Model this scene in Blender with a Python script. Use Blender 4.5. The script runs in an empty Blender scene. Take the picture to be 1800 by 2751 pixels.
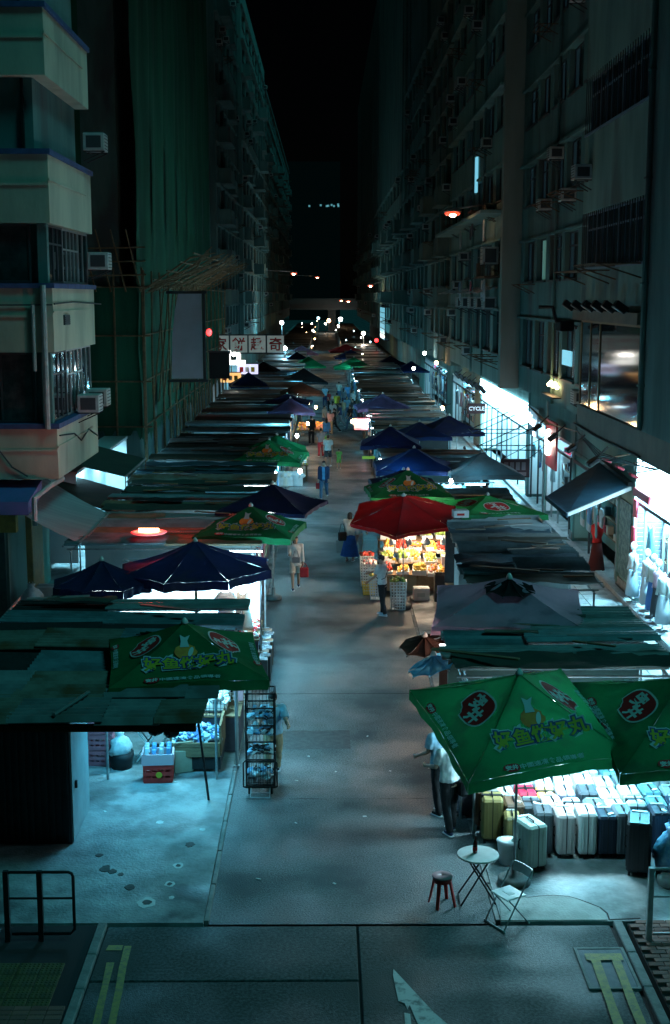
import bpy, bmesh, math, random
from mathutils import Vector, Matrix, noise

random.seed(11)
R = math.radians
SC = bpy.context.scene
COL = SC.collection
PI = math.pi

# ---------------------------------------------------------------- camera
# world: +Y runs down the street, +X to the right, the road surface is z = 0
cam_d = bpy.data.cameras.new("camera")
cam = bpy.data.objects.new("camera", cam_d)
COL.objects.link(cam)
cam.location = (0, 0, 8.8)
cam.rotation_euler = (R(90 - 9.378), 0, R(-0.445))
cam_d.sensor_fit = 'HORIZONTAL'
cam_d.sensor_width = 36
cam_d.lens = 70.0
cam_d.clip_start = 0.1
cam_d.clip_end = 3000
SC.camera = cam

# ---------------------------------------------------------------- night sky, faint sky glow
world = bpy.data.worlds.new("World")
SC.world = world
world.use_nodes = True
wn = world.node_tree
wn.nodes.clear()
w_out = wn.nodes.new('ShaderNodeOutputWorld')
w_bg = wn.nodes.new('ShaderNodeBackground')
w_sky = wn.nodes.new('ShaderNodeTexSky')
w_sky.sky_type = 'NISHITA'
w_sky.sun_disc = False
w_sky.sun_elevation = R(38)
w_sky.sun_rotation = R(140)
wn.links.new(w_sky.outputs[0], w_bg.inputs[0])
wn.links.new(w_bg.outputs[0], w_out.inputs[0])
w_bg.inputs[1].default_value = 0.00008

sun_d = bpy.data.lights.new("street_fill_sun", 'SUN')  # added teal fill for street glow from behind the camera, no moon
sun_d.energy = 0.50
sun_d.color = (0.09, 0.80, 0.86)
sun_d.angle = R(14)
sun = bpy.data.objects.new("street_fill_sun", sun_d)
COL.objects.link(sun)
# light travels towards -X, +Y and down (from behind the camera, to the right)
sun.rotation_euler = Vector((-0.50, 0.30, -0.80)).to_track_quat('-Z', 'Y').to_euler()

SC.view_settings.view_transform = 'Standard'
SC.view_settings.look = 'None'
SC.view_settings.exposure = 0.45
SC.view_settings.gamma = 1.0
SC.view_settings.use_curve_mapping = False
SC.render.engine = 'CYCLES'
SC.cycles.max_bounces = 5
SC.cycles.diffuse_bounces = 3
SC.cycles.glossy_bounces = 3
SC.cycles.transmission_bounces = 4
SC.cycles.transparent_max_bounces = 8
SC.cycles.sample_clamp_indirect = 4.0
SC.cycles.caustics_reflective = False
SC.cycles.caustics_refractive = False
SC.cycles.use_denoising = True
SC.cycles.use_light_tree = True

ORD = ['first', 'second', 'third', 'fourth', 'fifth', 'sixth', 'seventh', 'eighth', 'ninth', 'tenth', 'eleventh', 'twelfth', 'thirteenth', 'fourteenth', 'fifteenth', 'sixteenth', 'seventeenth', 'eighteenth', 'nineteenth', 'twentieth', 'twenty-first', 'twenty-second', 'twenty-third', 'twenty-fourth', 'twenty-fifth', 'twenty-sixth', 'twenty-seventh', 'twenty-eighth', 'twenty-ninth', 'thirtieth', 'thirty-first', 'thirty-second', 'thirty-third', 'thirty-fourth', 'thirty-fifth', 'thirty-sixth', 'thirty-seventh', 'thirty-eighth', 'thirty-ninth', 'fortieth']

# ---------------------------------------------------------------- mesh builder
class MB:
    """Collects simple shapes; build() links them as one mesh object."""
    def __init__(self):
        self.v, self.f, self.mi = [], [], []

    def add(self, vs, fs, m=0):
        b = len(self.v)
        self.v.extend([tuple(p) for p in vs])
        for f in fs:
            self.f.append(tuple(i + b for i in f))
            self.mi.append(m)
        return self

    def box(self, c, s, rz=0.0, m=0, ch=0.0, M=None):
        hx, hy, hz = s[0] / 2, s[1] / 2, s[2] / 2
        if ch > 0:
            a = min(ch, hx * .9, hy * .9, hz * .9)
            vs, idx = [], {}
            for sx in (-1, 1):
                for sy in (-1, 1):
                    for sz in (-1, 1):
                        for k in range(3):
                            d = [hx - a, hy - a, hz - a]
                            d[k] += a
                            idx[(sx, sy, sz, k)] = len(vs)
                            vs.append((sx * d[0], sy * d[1], sz * d[2]))
            fs = []
            for k in range(3):
                o1, o2 = (k + 1) % 3, (k + 2) % 3
                for s_ in (-1, 1):
                    q = []
                    for p1, p2 in ((-1, -1), (1, -1), (1, 1), (-1, 1)):
                        key = [0, 0, 0]
                        key[k], key[o1], key[o2] = s_, p1, p2
                        q.append(idx[(key[0], key[1], key[2], k)])
                    fs.append(q if s_ > 0 else q[::-1])
            for k in range(3):
                o1, o2 = (k + 1) % 3, (k + 2) % 3
                for p1 in (-1, 1):
                    for p2 in (-1, 1):
                        q = []
                        for kk, e in ((o1, -1), (o1, 1), (o2, 1), (o2, -1)):
                            key = [0, 0, 0]
                            key[k], key[o1], key[o2] = e, p1, p2
                            q.append(idx[(key[0], key[1], key[2], kk)])
                        fs.append(q if p1 * p2 < 0 else q[::-1])
            for sx in (-1, 1):
                for sy in (-1, 1):
                    for sz in (-1, 1):
                        t = [idx[(sx, sy, sz, k)] for k in range(3)]
                        fs.append(t if sx * sy * sz > 0 else t[::-1])
        else:
            vs = [(x, y, z) for x in (-hx, hx) for y in (-hy, hy) for z in (-hz, hz)]
            fs = [(0, 1, 3, 2), (4, 6, 7, 5), (0, 4, 5, 1), (2, 3, 7, 6), (0, 2, 6, 4), (1, 5, 7, 3)]
        if M is None:
            M = Matrix.Rotation(rz, 3, 'Z')
        c = Vector(c)
        return self.add([M @ Vector(p) + c for p in vs], fs, m)

    def b6(self, x0, x1, y0, y1, z0, z1, m=0, ch=0.0):
        return self.box(((x0 + x1) / 2, (y0 + y1) / 2, (z0 + z1) / 2), (abs(x1 - x0), abs(y1 - y0), abs(z1 - z0)), 0, m, ch)

    def bar(self, p, q, w, h=None, m=0):
        p, q = Vector(p), Vector(q)
        d = q - p
        L = d.length
        M = d.to_track_quat('Z', 'Y').to_matrix()
        return self.box((p + q) / 2, (w, h or w, L), 0, m, 0, M)

    def tube(self, p, q, r0, r1=None, n=8, m=0):
        return self.path([p, q], [r0, r0 if r1 is None else r1], n, m)

    def path(self, pts, r, n=8, m=0, closed=False):
        pts = [Vector(p) for p in pts]
        k = len(pts)
        rs = r if isinstance(r, (list, tuple)) else [r] * k
        vs, fs = [], []
        up = None
        for i, p in enumerate(pts):
            a = pts[max(i - 1, 0)]
            b = pts[min(i + 1, k - 1)]
            d = (b - a)
            if d.length < 1e-9:
                d = Vector((0, 0, 1))
            d.normalize()
            if up is None:
                up = Vector((0, 0, 1)) if abs(d.z) < .9 else Vector((1, 0, 0))
            s = d.cross(up)
            if s.length < 1e-6:
                s = d.orthogonal()
            s.normalize()
            up = s.cross(d).normalized()
            for j in range(n):
                t = 2 * PI * j / n
                vs.append(p + rs[i] * (math.cos(t) * s + math.sin(t) * up))
        for i in range(k - 1):
            for j in range(n):
                a, b = i * n + j, i * n + (j + 1) % n
                fs.append((a, b, b + n, a + n))
        fs.append(tuple(range(n))[::-1])
        fs.append(tuple(range((k - 1) * n, k * n)))
        return self.add(vs, fs, m)

    def lathe(self, prof, c=(0, 0, 0), n=16, m=0, sx=1, sy=1):
        vs, fs = [], []
        for (r, z) in prof:
            for j in range(n):
                t = 2 * PI * j / n
                vs.append((c[0] + sx * r * math.cos(t), c[1] + sy * r * math.sin(t), c[2] + z))
        for i in range(len(prof) - 1):
            for j in range(n):
                a, b = i * n + j, i * n + (j + 1) % n
                fs.append((a, b, b + n, a + n))
        fs.append(tuple(range(n))[::-1])
        fs.append(tuple(range((len(prof) - 1) * n, len(prof) * n)))
        return self.add(vs, fs, m)

    def ball(self, c, r, nu=10, nv=7, m=0, M=None):
        r = (r, r, r) if not isinstance(r, (tuple, list)) else r
        vs, fs = [], []
        for i in range(nv + 1):
            ph = -PI / 2 + PI * i / nv
            for j in range(nu):
                t = 2 * PI * j / nu
                p = Vector((r[0] * math.cos(ph) * math.cos(t), r[1] * math.cos(ph) * math.sin(t), r[2] * math.sin(ph)))
                if M is not None:
                    p = M @ p
                vs.append(Vector(c) + p)
        for i in range(nv):
            for j in range(nu):
                a, b = i * nu + j, i * nu + (j + 1) % nu
                fs.append((a, b, b + nu, a + nu))
        return self.add(vs, fs, m)

    def prism(self, poly, ext, m=0):
        """poly: 3D points of a planar outline, ext: extrusion vector."""
        n = len(poly)
        e = Vector(ext)
        vs = [Vector(p) for p in poly] + [Vector(p) + e for p in poly]
        fs = [tuple(range(n))[::-1], tuple(range(n, 2 * n))]
        for i in range(n):
            j = (i + 1) % n
            fs.append((i, j, j + n, i + n))
        return self.add(vs, fs, m)

    def mesh(self, name, mats, smooth=False):
        me = bpy.data.meshes.new(name)
        me.from_pydata(self.v, [], self.f)
        for mt in (mats if isinstance(mats, (list, tuple)) else [mats]):
            me.materials.append(mt)
        if any(self.mi):
            me.polygons.foreach_set('material_index', self.mi)
        if smooth:
            me.polygons.foreach_set('use_smooth', [True] * len(me.polygons))
        me.validate()
        me.update()
        return me

    def build(self, name, mats, parent=None, smooth=False, loc=None, rz=None):
        return link(name, self.mesh(name, mats, smooth), parent, loc, rz)


def link(name, me, parent=None, loc=None, rz=None):
    o = bpy.data.objects.new(name, me)
    COL.objects.link(o)
    if parent is not None:
        o.parent = parent
    if loc is not None:
        o.location = loc
    if rz is not None:
        o.rotation_euler = (0, 0, rz)
    return o


def tag(o, label=None, cat=None, group=None, kind=None):
    if label:
        o['label'] = label
    if cat:
        o['category'] = cat
    if group:
        o['group'] = group
    if kind:
        o['kind'] = kind
    return o


def thing(name, label, cat, loc=(0, 0, 0), rz=0.0, group=None):
    o = bpy.data.objects.new(name, None)
    o.empty_display_size = 0.2
    COL.objects.link(o)
    o.location = loc
    o.rotation_euler = (0, 0, rz)
    return tag(o, label, cat, group)


def copy_tree(o, parent=None, label=None, loc=None, rz=None):
    c = o.copy()
    COL.objects.link(c)
    if parent is not None:
        c.parent = parent
    if label:
        c['label'] = label
    if loc is not None:
        c.location = loc
    if rz is not None:
        c.rotation_euler = (0, 0, rz)
    for ch in o.children:
        copy_tree(ch, c)
    return c


# ---------------------------------------------------------------- materials
MATS = {}
def mk(name, c, c2=None, sc=3.0, rough=.75, metal=0.0, bump=0.0, bsc=60.0, spec=.35, lo=.4, hi=.62, stretch=None, emis=None, estr=0.0, detail=5.0, rand=0.0, alpha=None, c3=None, sc3=1.0, wet=None):
    if name in MATS:
        return MATS[name]
    m = bpy.data.materials.new(name)
    m.use_nodes = True
    nt = m.node_tree
    N, L = nt.nodes, nt.links
    p = N['Principled BSDF']
    p.inputs['Base Color'].default_value = (*c, 1)
    p.inputs['Roughness'].default_value = rough
    p.inputs['Metallic'].default_value = metal
    p.inputs['Specular IOR Level'].default_value = spec
    tc = N.new('ShaderNodeTexCoord')
    vec = tc.outputs['Object']
    if stretch:
        mp = N.new('ShaderNodeMapping')
        mp.inputs['Scale'].default_value = stretch
        L.new(vec, mp.inputs[0])
        vec = mp.outputs[0]
    col_out = None
    if c2 is not None:
        nz = N.new('ShaderNodeTexNoise')
        nz.inputs['Scale'].default_value = sc
        nz.inputs['Detail'].default_value = detail
        nz.inputs['Roughness'].default_value = .62
        L.new(vec, nz.inputs['Vector'])
        rp = N.new('ShaderNodeValToRGB')
        rp.color_ramp.elements[0].position = lo
        rp.color_ramp.elements[1].position = hi
        rp.color_ramp.elements[0].color = (*c, 1)
        rp.color_ramp.elements[1].color = (*c2, 1)
        L.new(nz.outputs[0], rp.inputs[0])
        col_out = rp.outputs[0]
        if c3 is not None:
            n3 = N.new('ShaderNodeTexNoise')
            n3.inputs['Scale'].default_value = sc3
            n3.inputs['Detail'].default_value = 6
            L.new(vec, n3.inputs['Vector'])
            r3 = N.new('ShaderNodeValToRGB')
            r3.color_ramp.elements[0].position = .56
            r3.color_ramp.elements[1].position = .66
            L.new(n3.outputs[0], r3.inputs[0])
            mx = N.new('ShaderNodeMix')
            mx.data_type = 'RGBA'
            L.new(r3.outputs[0], mx.inputs[0])
            L.new(col_out, mx.inputs[6])
            mx.inputs[7].default_value = (*c3, 1)
            col_out = mx.outputs[2]
    if rand > 0:
        oi = N.new('ShaderNodeObjectInfo')
        hs = N.new('ShaderNodeHueSaturation')
        ma = N.new('ShaderNodeMath')
        ma.operation = 'MULTIPLY_ADD'
        L.new(oi.outputs['Random'], ma.inputs[0])
        ma.inputs[1].default_value = rand
        ma.inputs[2].default_value = 1 - rand / 2
        L.new(ma.outputs[0], hs.inputs['Value'])
        if col_out is not None:
            L.new(col_out, hs.inputs['Color'])
        else:
            hs.inputs['Color'].default_value = (*c, 1)
        col_out = hs.outputs[0]
    if col_out is not None:
        L.new(col_out, p.inputs['Base Color'])
    if wet is not None:
        nw = N.new('ShaderNodeTexNoise')
        nw.inputs['Scale'].default_value = wet[0]
        nw.inputs['Detail'].default_value = 4
        L.new(tc.outputs['Object'], nw.inputs['Vector'])
        mr = N.new('ShaderNodeMapRange')
        mr.inputs[1].default_value = .42
        mr.inputs[2].default_value = .62
        mr.inputs[3].default_value = wet[1]
        mr.inputs[4].default_value = wet[2]
        L.new(nw.outputs[0], mr.inputs[0])
        L.new(mr.outputs[0], p.inputs['Roughness'])
    if bump > 0:
        nb = N.new('ShaderNodeTexNoise')
        nb.inputs['Scale'].default_value = bsc
        nb.inputs['Detail'].default_value = 4
        L.new(vec, nb.inputs['Vector'])
        bp = N.new('ShaderNodeBump')
        bp.inputs['Strength'].default_value = bump
        bp.inputs['Distance'].default_value = .02
        L.new(nb.outputs[0], bp.inputs['Height'])
        L.new(bp.outputs[0], p.inputs['Normal'])
    if emis is not None:
        p.inputs['Emission Color'].default_value = (*emis, 1)
        p.inputs['Emission Strength'].default_value = estr
    if alpha is not None:
        p.inputs['Alpha'].default_value = alpha
    MATS[name] = m
    return m


def cloth(name, c, k=.8, tr=.42):
    m = mk(name, c, tuple(x * k for x in c), 1.7, .8, bump=.8, bsc=5, spec=.25, c3=tuple(x * .55 + .01 for x in c), sc3=1.6)
    nt = m.node_tree
    p = nt.nodes['Principled BSDF']
    out = nt.nodes['Material Output']
    tl = nt.nodes.new('ShaderNodeBsdfTranslucent')
    src = p.inputs['Base Color'].links[0].from_socket
    nt.links.new(src, tl.inputs[0])
    mx = nt.nodes.new('ShaderNodeMixShader')
    mx.inputs[0].default_value = tr
    nt.links.new(p.outputs[0], mx.inputs[1])
    nt.links.new(tl.outputs[0], mx.inputs[2])
    nt.links.new(mx.outputs[0], out.inputs[0])
    return m


def glow(name, c, s):
    return mk(name, (.8, .8, .8), emis=c, estr=s, rough=.4)


COOL = (.12, .66, .92)      # white LED as the film sees it
CYAN = (.07, .58, .92)
WARM = (1.0, .62, .30)
NEUT = (.24, .76, 1.0)

def lamp(kind, loc, power, color, size=.3, name="lamp_light", rot=None, sy=None, spread=None, parent=None):
    d = bpy.data.lights.new(name, kind)
    d.energy = power
    d.color = color
    if kind == 'AREA':
        d.shape = 'RECTANGLE' if sy else 'SQUARE'
        d.size = size
        if sy:
            d.size_y = sy
        if spread:
            d.spread = spread
    else:
        d.shadow_soft_size = size
    o = bpy.data.objects.new(name, d)
    COL.objects.link(o)
    o.location = loc
    if rot is not None:
        o.rotation_euler = rot
    if parent is not None:
        o.parent = parent
    return o


# small side scene in which meshes are evaluated, so that each one is quick
SIDE = bpy.data.scenes.new('side')
def evaluated(ob):
    SIDE.collection.objects.link(ob)
    vl = SIDE.view_layers[0]
    vl.update()
    dg = vl.depsgraph
    me = bpy.data.meshes.new_from_object(ob.evaluated_get(dg))
    SIDE.collection.objects.unlink(ob)
    return me

# text cut from Blender's own built-in font, as flat outlines
TXT = {}
def text_poly(body, size=1.0, offset=0.0):
    key = (body, size, offset)
    if key in TXT:
        return TXT[key]
    cu = bpy.data.curves.new('lettering', 'FONT')
    cu.body = body
    cu.size = size
    cu.offset = offset
    cu.resolution_u = 2
    cu.align_x = 'CENTER'
    ob = bpy.data.objects.new('lettering', cu)
    me = evaluated(ob)
    vs = [(v.co.x, v.co.y) for v in me.vertices]
    fs = [tuple(p.vertices) for p in me.polygons]
    bpy.data.objects.remove(ob)
    bpy.data.curves.remove(cu)
    bpy.data.meshes.remove(me)
    xs = [v[0] for v in vs]
    ys = [v[1] for v in vs]
    cx, cy = (min(xs) + max(xs)) / 2, (min(ys) + max(ys)) / 2
    vs = [(x - cx, y - cy) for x, y in vs]
    TXT[key] = (vs, fs)
    return TXT[key]


def text_on(name, body, size, mat, M, parent=None, offset=0.0, lift=0.0, sx=1.0):
    """Flat lettering on a plane: M is a 4x4 with local x/y the reading plane."""
    vs, fs = text_poly(body, size, offset)
    mb = MB()
    mb.add([M @ Vector((x * sx, y, lift)) for x, y in vs], fs)
    return mb.build(name, mat, parent)


# ---- palette
asphalt = mk('asphalt', (.036, .046, .050), (.155, .178, .178), 34, .8, bump=1.0, bsc=48, spec=.5, lo=.36, hi=.68, c3=(.052, .066, .070), sc3=.5, wet=(.5, .42, .8))
concrete = mk('worn_concrete', (.17, .19, .19), (.31, .33, .33), 1.6, .85, bump=.6, bsc=22, c3=(.085, .095, .098), sc3=.75, wet=(.7, .5, .9))
concrete_road = mk('road_concrete', (.026, .036, .036), (.075, .092, .09), 22, .85, bump=.5, bsc=50, c3=(.05, .055, .052), sc3=.5, wet=(.6, .55, .9))
kerb_m = mk('kerb_stone', (.16, .165, .16), (.25, .25, .24), 5, .85, bump=.4, bsc=30)
joint_m = mk('joint_tar', (.02, .02, .02), rough=.9)
yellow_paint = mk('worn_yellow_paint', (.36, .27, .07), (.17, .15, .08), 12, .7, lo=.42, hi=.66, bump=.3)
white_paint = mk('worn_white_paint', (.50, .52, .50), (.16, .17, .165), 7, .7, lo=.48, hi=.66, bump=.3)
paver_red = mk('red_paver', (.20, .085, .065), (.13, .07, .06), 6, .85, bump=.4, rand=.5)
paver_grey = mk('grey_paver', (.30, .31, .31), (.22, .23, .23), 2, .8, bump=.25, rand=.22, wet=(1.2, .45, .8))
tactile_y = mk('tactile_yellow', (.10, .085, .03), (.07, .06, .03), 5, .8)
tactile_g = mk('tactile_grey', (.30, .33, .29), (.24, .26, .23), 5, .8)
cream = mk('cream_render', (.52, .52, .40), (.40, .41, .32), .8, .9, bump=.3, bsc=14, stretch=(1, 1, .35), c3=(.33, .34, .27), sc3=.6)
blue_trim = mk('blue_trim', (.06, .10, .24), (.045, .07, .17), 4, .8)
wall_dark = mk('grey_render', (.12, .225, .21), (.07, .145, .138), .7, .9, bump=.3, bsc=12, stretch=(1, 1, .3), c3=(.085, .10, .10), sc3=.5)
wall_tan = mk('tan_render', (.185, .225, .185), (.13, .16, .135), .8, .9, bump=.3, bsc=12, stretch=(1, 1, .3), c3=(.17, .15, .12), sc3=.6)
wall_teal = mk('pale_green_render', (.20, .33, .295), (.13, .235, .21), .7, .9, bump=.3, bsc=12, stretch=(1, 1, .3), c3=(.12, .16, .15), sc3=.5)
wall_pale = mk('pale_mosaic', (.21, .33, .305), (.145, .245, .23), .9, .85, bump=.3, bsc=14, stretch=(1, 1, .3))
wall_brown = mk('brown_cladding', (.16, .12, .08), (.11, .085, .06), 1.2, .6, bump=.2)
dark_void = mk('dark_interior', (.012, .014, .015), rough=.95)
glass = mk('window_glass', (.012, .018, .022), rough=.06, spec=.9)
glass_dull = mk('dusty_window_glass', (.02, .028, .03), (.05, .06, .06), 3, .22, spec=.7)
alu = mk('aluminium_frame', (.35, .36, .36), rough=.45, metal=.6)
dark_frame = mk('dark_frame', (.045, .05, .055), rough=.6)
steel = mk('galvanised_steel', (.42, .44, .45), (.30, .31, .32), 8, .5, metal=.7)
black_metal = mk('black_metal', (.018, .018, .02), rough=.55, metal=.3)
rust = mk('rusty_steel', (.14, .075, .04), (.07, .045, .03), 6, .85, bump=.3)
ac_m = mk('ac_casing', (.45, .46, .44), (.34, .35, .34), 5, .7)
bamboo = mk('bamboo', (.24, .17, .09), (.15, .11, .06), 6, .7)
net_green = mk('green_netting', (.006, .085, .050), (.014, .14, .08), .9, .9, bump=.5, bsc=8, stretch=(1, 1, .12))
# ================================================================= ground
def sheet(name, x0, x1, y0, y1, z, mat, kind='structure'):
    mb = MB()
    mb.add([(x0, y0, z), (x1, y0, z), (x1, y1, z), (x0, y1, z)], [(0, 1, 2, 3)])
    return tag(mb.build(name, mat), kind=kind)

sheet('ground', -900, 900, -300, 2400, -.20, asphalt)
road = sheet('road', -1.66, 2.42, 17.32, 420, 0, asphalt)

# left and right pavement under the stalls
pav_l = MB().b6(-9.6, -1.74, 17.32, 420, -.19, .03).build('pavement_left', concrete)
tag(pav_l, kind='structure')
pav_r = MB().b6(2.50, 9.6, 17.32, 420, -.19, .03).build('pavement_right', concrete)
tag(pav_r, kind='structure')
# flush kerb strips with the open joint beside them
for nm, xa, xb in (('kerb_left', -1.735, -1.665), ('kerb_right', 2.425, 2.495)):
    k = thing(nm, None, None)
    tag(k, kind='structure')
    y = 17.4
    stone = MB().b6(xa, xb, 0, 1.17, -.15, .02, ch=.008).mesh('kerb_stone', kerb_m)
    for i in range(34):
        link('kerb_stone', stone, k, (random.uniform(-.006, .006), y + i * 1.2, random.uniform(-.006, .004)))

# concrete slabs of the carriageway in front, with open joints between them
cross = MB().b6(-3.2, 4.15, 8, 17.30, -.19, -.03).build('cross_road', joint_m)
tag(cross, kind='structure')
for (x0, x1, y0, y1) in ((-3.08, .43, 15.79, 17.27), (-3.08, .43, 12.4, 15.76), (-3.08, .43, 8, 12.37),
                         (.465, 4.03, 13.4, 17.27), (.465, 4.03, 8, 13.37)):
    MB().b6(x0, x1, y0, y1, -.16, random.uniform(-.004, .0), ch=.012).build('road_slab', concrete_road, cross)

# painted markings
def paint(name, poly, mat, parent, z=.008):
    mb = MB()
    mb.add([(x, y, z) for x, y in poly], [tuple(range(len(poly)))])
    return mb.build(name, mat, parent)

def jag(x0, y0, x1, y1, w, n=14, seed=0):
    rnd = random.Random(seed)
    l, r = [], []
    for i in range(n + 1):
        t = i / n
        x, y = x0 + (x1 - x0) * t, y0 + (y1 - y0) * t
        l.append((x - w / 2 + rnd.uniform(-.008, .008), y))
        r.append((x + w / 2 + rnd.uniform(-.008, .008), y))
    return r + l[::-1]

paint('yellow_line', jag(-2.88, 16.25, -2.52, 8.5, .095, seed=1)[:], yellow_paint, cross)
paint('yellow_line', jag(-2.72, 16.70, -2.30, 8.5, .10, seed=2), yellow_paint, cross)
paint('yellow_line_end', [(-3.0, 16.58), (-2.78, 16.58), (-2.78, 16.72), (-2.98, 16.72)], yellow_paint, cross)
paint('yellow_line', jag(3.62, 16.22, 3.42, 8.5, .12, seed=3), yellow_paint, cross, .03)
paint('yellow_line', jag(3.90, 16.22, 3.70, 8.5, .12, seed=4), yellow_paint, cross, .03)
paint('yellow_line_end', [(3.50, 16.22), (4.0, 16.22), (4.0, 16.40), (3.50, 16.40)], yellow_paint, cross, .03)
# direction arrow, pointing up the street, its left barb worn away
paint('road_arrow', [(.90, 16.05), (.885, 15.9), (.92, 15.25), (1.0, 15.2), (1.02, 15.05), (1.06, 15.16), (1.10, 14.9), (1.22, 14.2), (1.75, 14.25), (1.35, 14.98)], white_paint, cross)
paint('road_arrow_shaft', [(.98, 14.98), (1.05, 14.95), (1.05, 12.5), (.9, 12.5)], white_paint, cross)
# inspection cover with a bright metal rim
mh = thing('inspection_cover', 'square metal inspection cover crossed by the right yellow lines', 'manhole', (3.72, 16.05, 0))
MB().b6(-.29, .31, -.50, .50, -.02, .012).build('cover_plate', mk('cover_plate', (.05, .065, .08), (.085, .10, .115), 7, .65, spec=.3, bump=.3), mh)
rim = MB()
rim.b6(-.33, -.29, -.54, .54, -.02, .02).b6(.31, .35, -.54, .54, -.02, .02).b6(-.29, .31, -.54, -.50, -.02, .02).b6(-.29, .31, .50, .54, -.02, .02)
rim.build('cover_rim', kerb_m, mh)

# corner pavements in front: kerb, brick pavers, tactile tiles
pvl = MB().b6(-9.6, -3.24, 8, 17.28, -.19, .015).build('corner_pavement_left', joint_m)
tag(pvl, kind='structure')
pvr = MB().b6(4.29, 9.6, 8, 17.28, -.19, .015).build('corner_pavement_right', joint_m)
tag(pvr, kind='structure')
for nm, xc, par in (('kerb_stone', -3.16, pvl), ('kerb_stone', 4.15, pvr)):
    me = MB().b6(-.065, .065, 0, .88, -.15, .05, ch=.012).mesh('kerb_stone', kerb_m)
    for i in range(10):
        link(nm, me, par, (xc, 8.4 + i * .89, 0))
brick = MB().box((0, 0, 0), (.205, .10, .06), ch=.006).mesh('brick', paver_red)
for iy in range(30):
    for ix in range(10):
        x = 4.40 + ix * .213 + (.106 if iy % 2 else 0)
        y = 14.15 + iy * .1075
        if 4.62 < x - .11 and y < 16.55 and x < 5.5:
            continue
        link('brick', brick, pvr, (x, y, .018 + random.uniform(-.004, .004)))
for iy in range(9):
    for ix in range(5):
        if iy > 1 or True:
            link('brick', brick, pvl, (-3.36 - ix * .213, 14.2 + iy * .1075, .016), 0)

def tactile(name, x, y, mat, par):
    mb = MB().b6(-.145, .145, -.145, .145, -.03, .018, ch=.004)
    for i in range(5):
        for j in range(5):
            mb.lathe([(.018, 0), (.016, .006), (.009, .009)], (-.112 + i * .056, -.112 + j * .056, .017), 6)
    return mb.mesh(name, mat)
tm_g = tactile('tactile_tile', 0, 0, tactile_g, pvr)
tm_y = tactile('tactile_tile', 0, 0, tactile_y, pvl)
for iy in range(8):
    for ix in range(3):
        link('tactile_tile', tm_g, pvr, (4.78 + ix * .30, 16.35 - iy * .30, .018))
        link('tactile_tile', tm_y, pvl, (-3.62 - ix * .30, 16.05 - iy * .30, .018))
cl = MB()
for iy in range(5):
    for ix in range(8):
        MB().b6(-.44, .44, -.29, .29, -.03, .018, ch=.01).build('paving_slab', concrete_road, pvl, loc=(-5.0 - ix * .9, 16.9 - iy * .6, .016))

# broken-edged concrete patch on the right, in front of the suitcase stall
pts = [(2.5, 17.34), (4.02, 17.34), (4.03, 17.55), (3.98, 17.72), (3.86, 17.84), (3.72, 17.98), (3.60, 18.07), (3.38, 18.11), (3.16, 18.08), (3.0, 18.04), (2.78, 18.12), (2.58, 18.13)]
patch = MB().prism([(x, y, .02) for x, y in pts], (0, 0, .022)).build('concrete_patch', mk('patch_concrete', (.24, .25, .23), (.33, .34, .32), 2.5, .8, bump=.5, bsc=26, c3=(.16, .17, .16), sc3=1.2), None)
tag(patch, kind='structure')
cr = MB()
cpts = [(2.58, 18.15), (2.78, 18.14), (3.0, 18.06), (3.16, 18.10), (3.38, 18.13), (3.60, 18.09), (3.73, 18.0), (3.88, 17.86), (4.0, 17.73), (4.06, 17.56), (4.05, 17.36), (4.5, 17.40)]
for a, b in zip(cpts, cpts[1:]):
    cr.bar((*a, .026), (*b, .026), .022, .02)
cr.build('open_crack', joint_m, patch)
# small pits, spalls and a ring stain in the concrete on the left
pit_w = mk('chalky_scar', (.62, .64, .64), (.5, .52, .52), 10, .9)
pits = [(-2.62, 17.95, .085, 1), (-2.36, 18.55, .05, 1), (-2.30, 19.2, .05, 1), (-2.95, 18.45, .09, 0), (-3.3, 19.0, .08, 0), (-3.42, 19.1, .11, 0), (-2.2, 20.0, .10, 0), (-3.6, 19.6, .07, 0), (-2.28, 18.1, .045, 2), (-2.05, 20.6, .05, 2), (-3.15, 18.9, .06, 0), (-2.8, 20.9, .06, 2)]
for (x, y, r, k) in pits:
    rnd = random.Random(int(x * 100))
    def blob(rr, z):
        return [(x + rr * rnd.uniform(.75, 1.2) * math.cos(t * PI / 7), y + 1.25 * rr * rnd.uniform(.75, 1.2) * math.sin(t * PI / 7), z) for t in range(14)]
    if k == 1:
        MB().prism(blob(r * 1.6, .028), (0, 0, .006)).build('chalk_ring', pit_w, pav_l)
    if k == 2:
        MB().prism(blob(r, .028), (0, 0, .006)).build('chalk_spot', pit_w, pav_l)
    else:
        MB().prism(blob(r * .8, .029), (0, 0, .0075)).build('pit', mk('pit_concrete', (.06, .063, .062), (.10, .10, .10), 9, .9), pav_l)

# pavers of the right-hand footway, between the stalls and the shop fronts
pm = MB().b6(-.395, .395, -.295, .295, -.02, .022, ch=.006).mesh('paving_slab', paver_grey)
for iy in range(70):
    for ix in range(3):
        y = 26.0 + iy * .61
        link('paving_slab', pm, pav_r, (6.42 + ix * .81, y, .024 + random.uniform(-.003, .003)))
step = MB().b6(8.62, 8.86, 25, 100, -.05, .17, ch=.015).build('shop_step', mk('step_stone', (.32, .34, .35), (.24, .25, .26), 3, .6), pav_r)
pml = MB().b6(-.395, .395, -.395, .395, -.02, .022, ch=.006).mesh('paving_slab', paver_grey)
for iy in range(46):
    for ix in range(2):
        link('paving_slab', pml, pav_l, (-6.95 - ix * .81, 27.0 + iy * .81, .024 + random.uniform(-.003, .003)))

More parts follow.
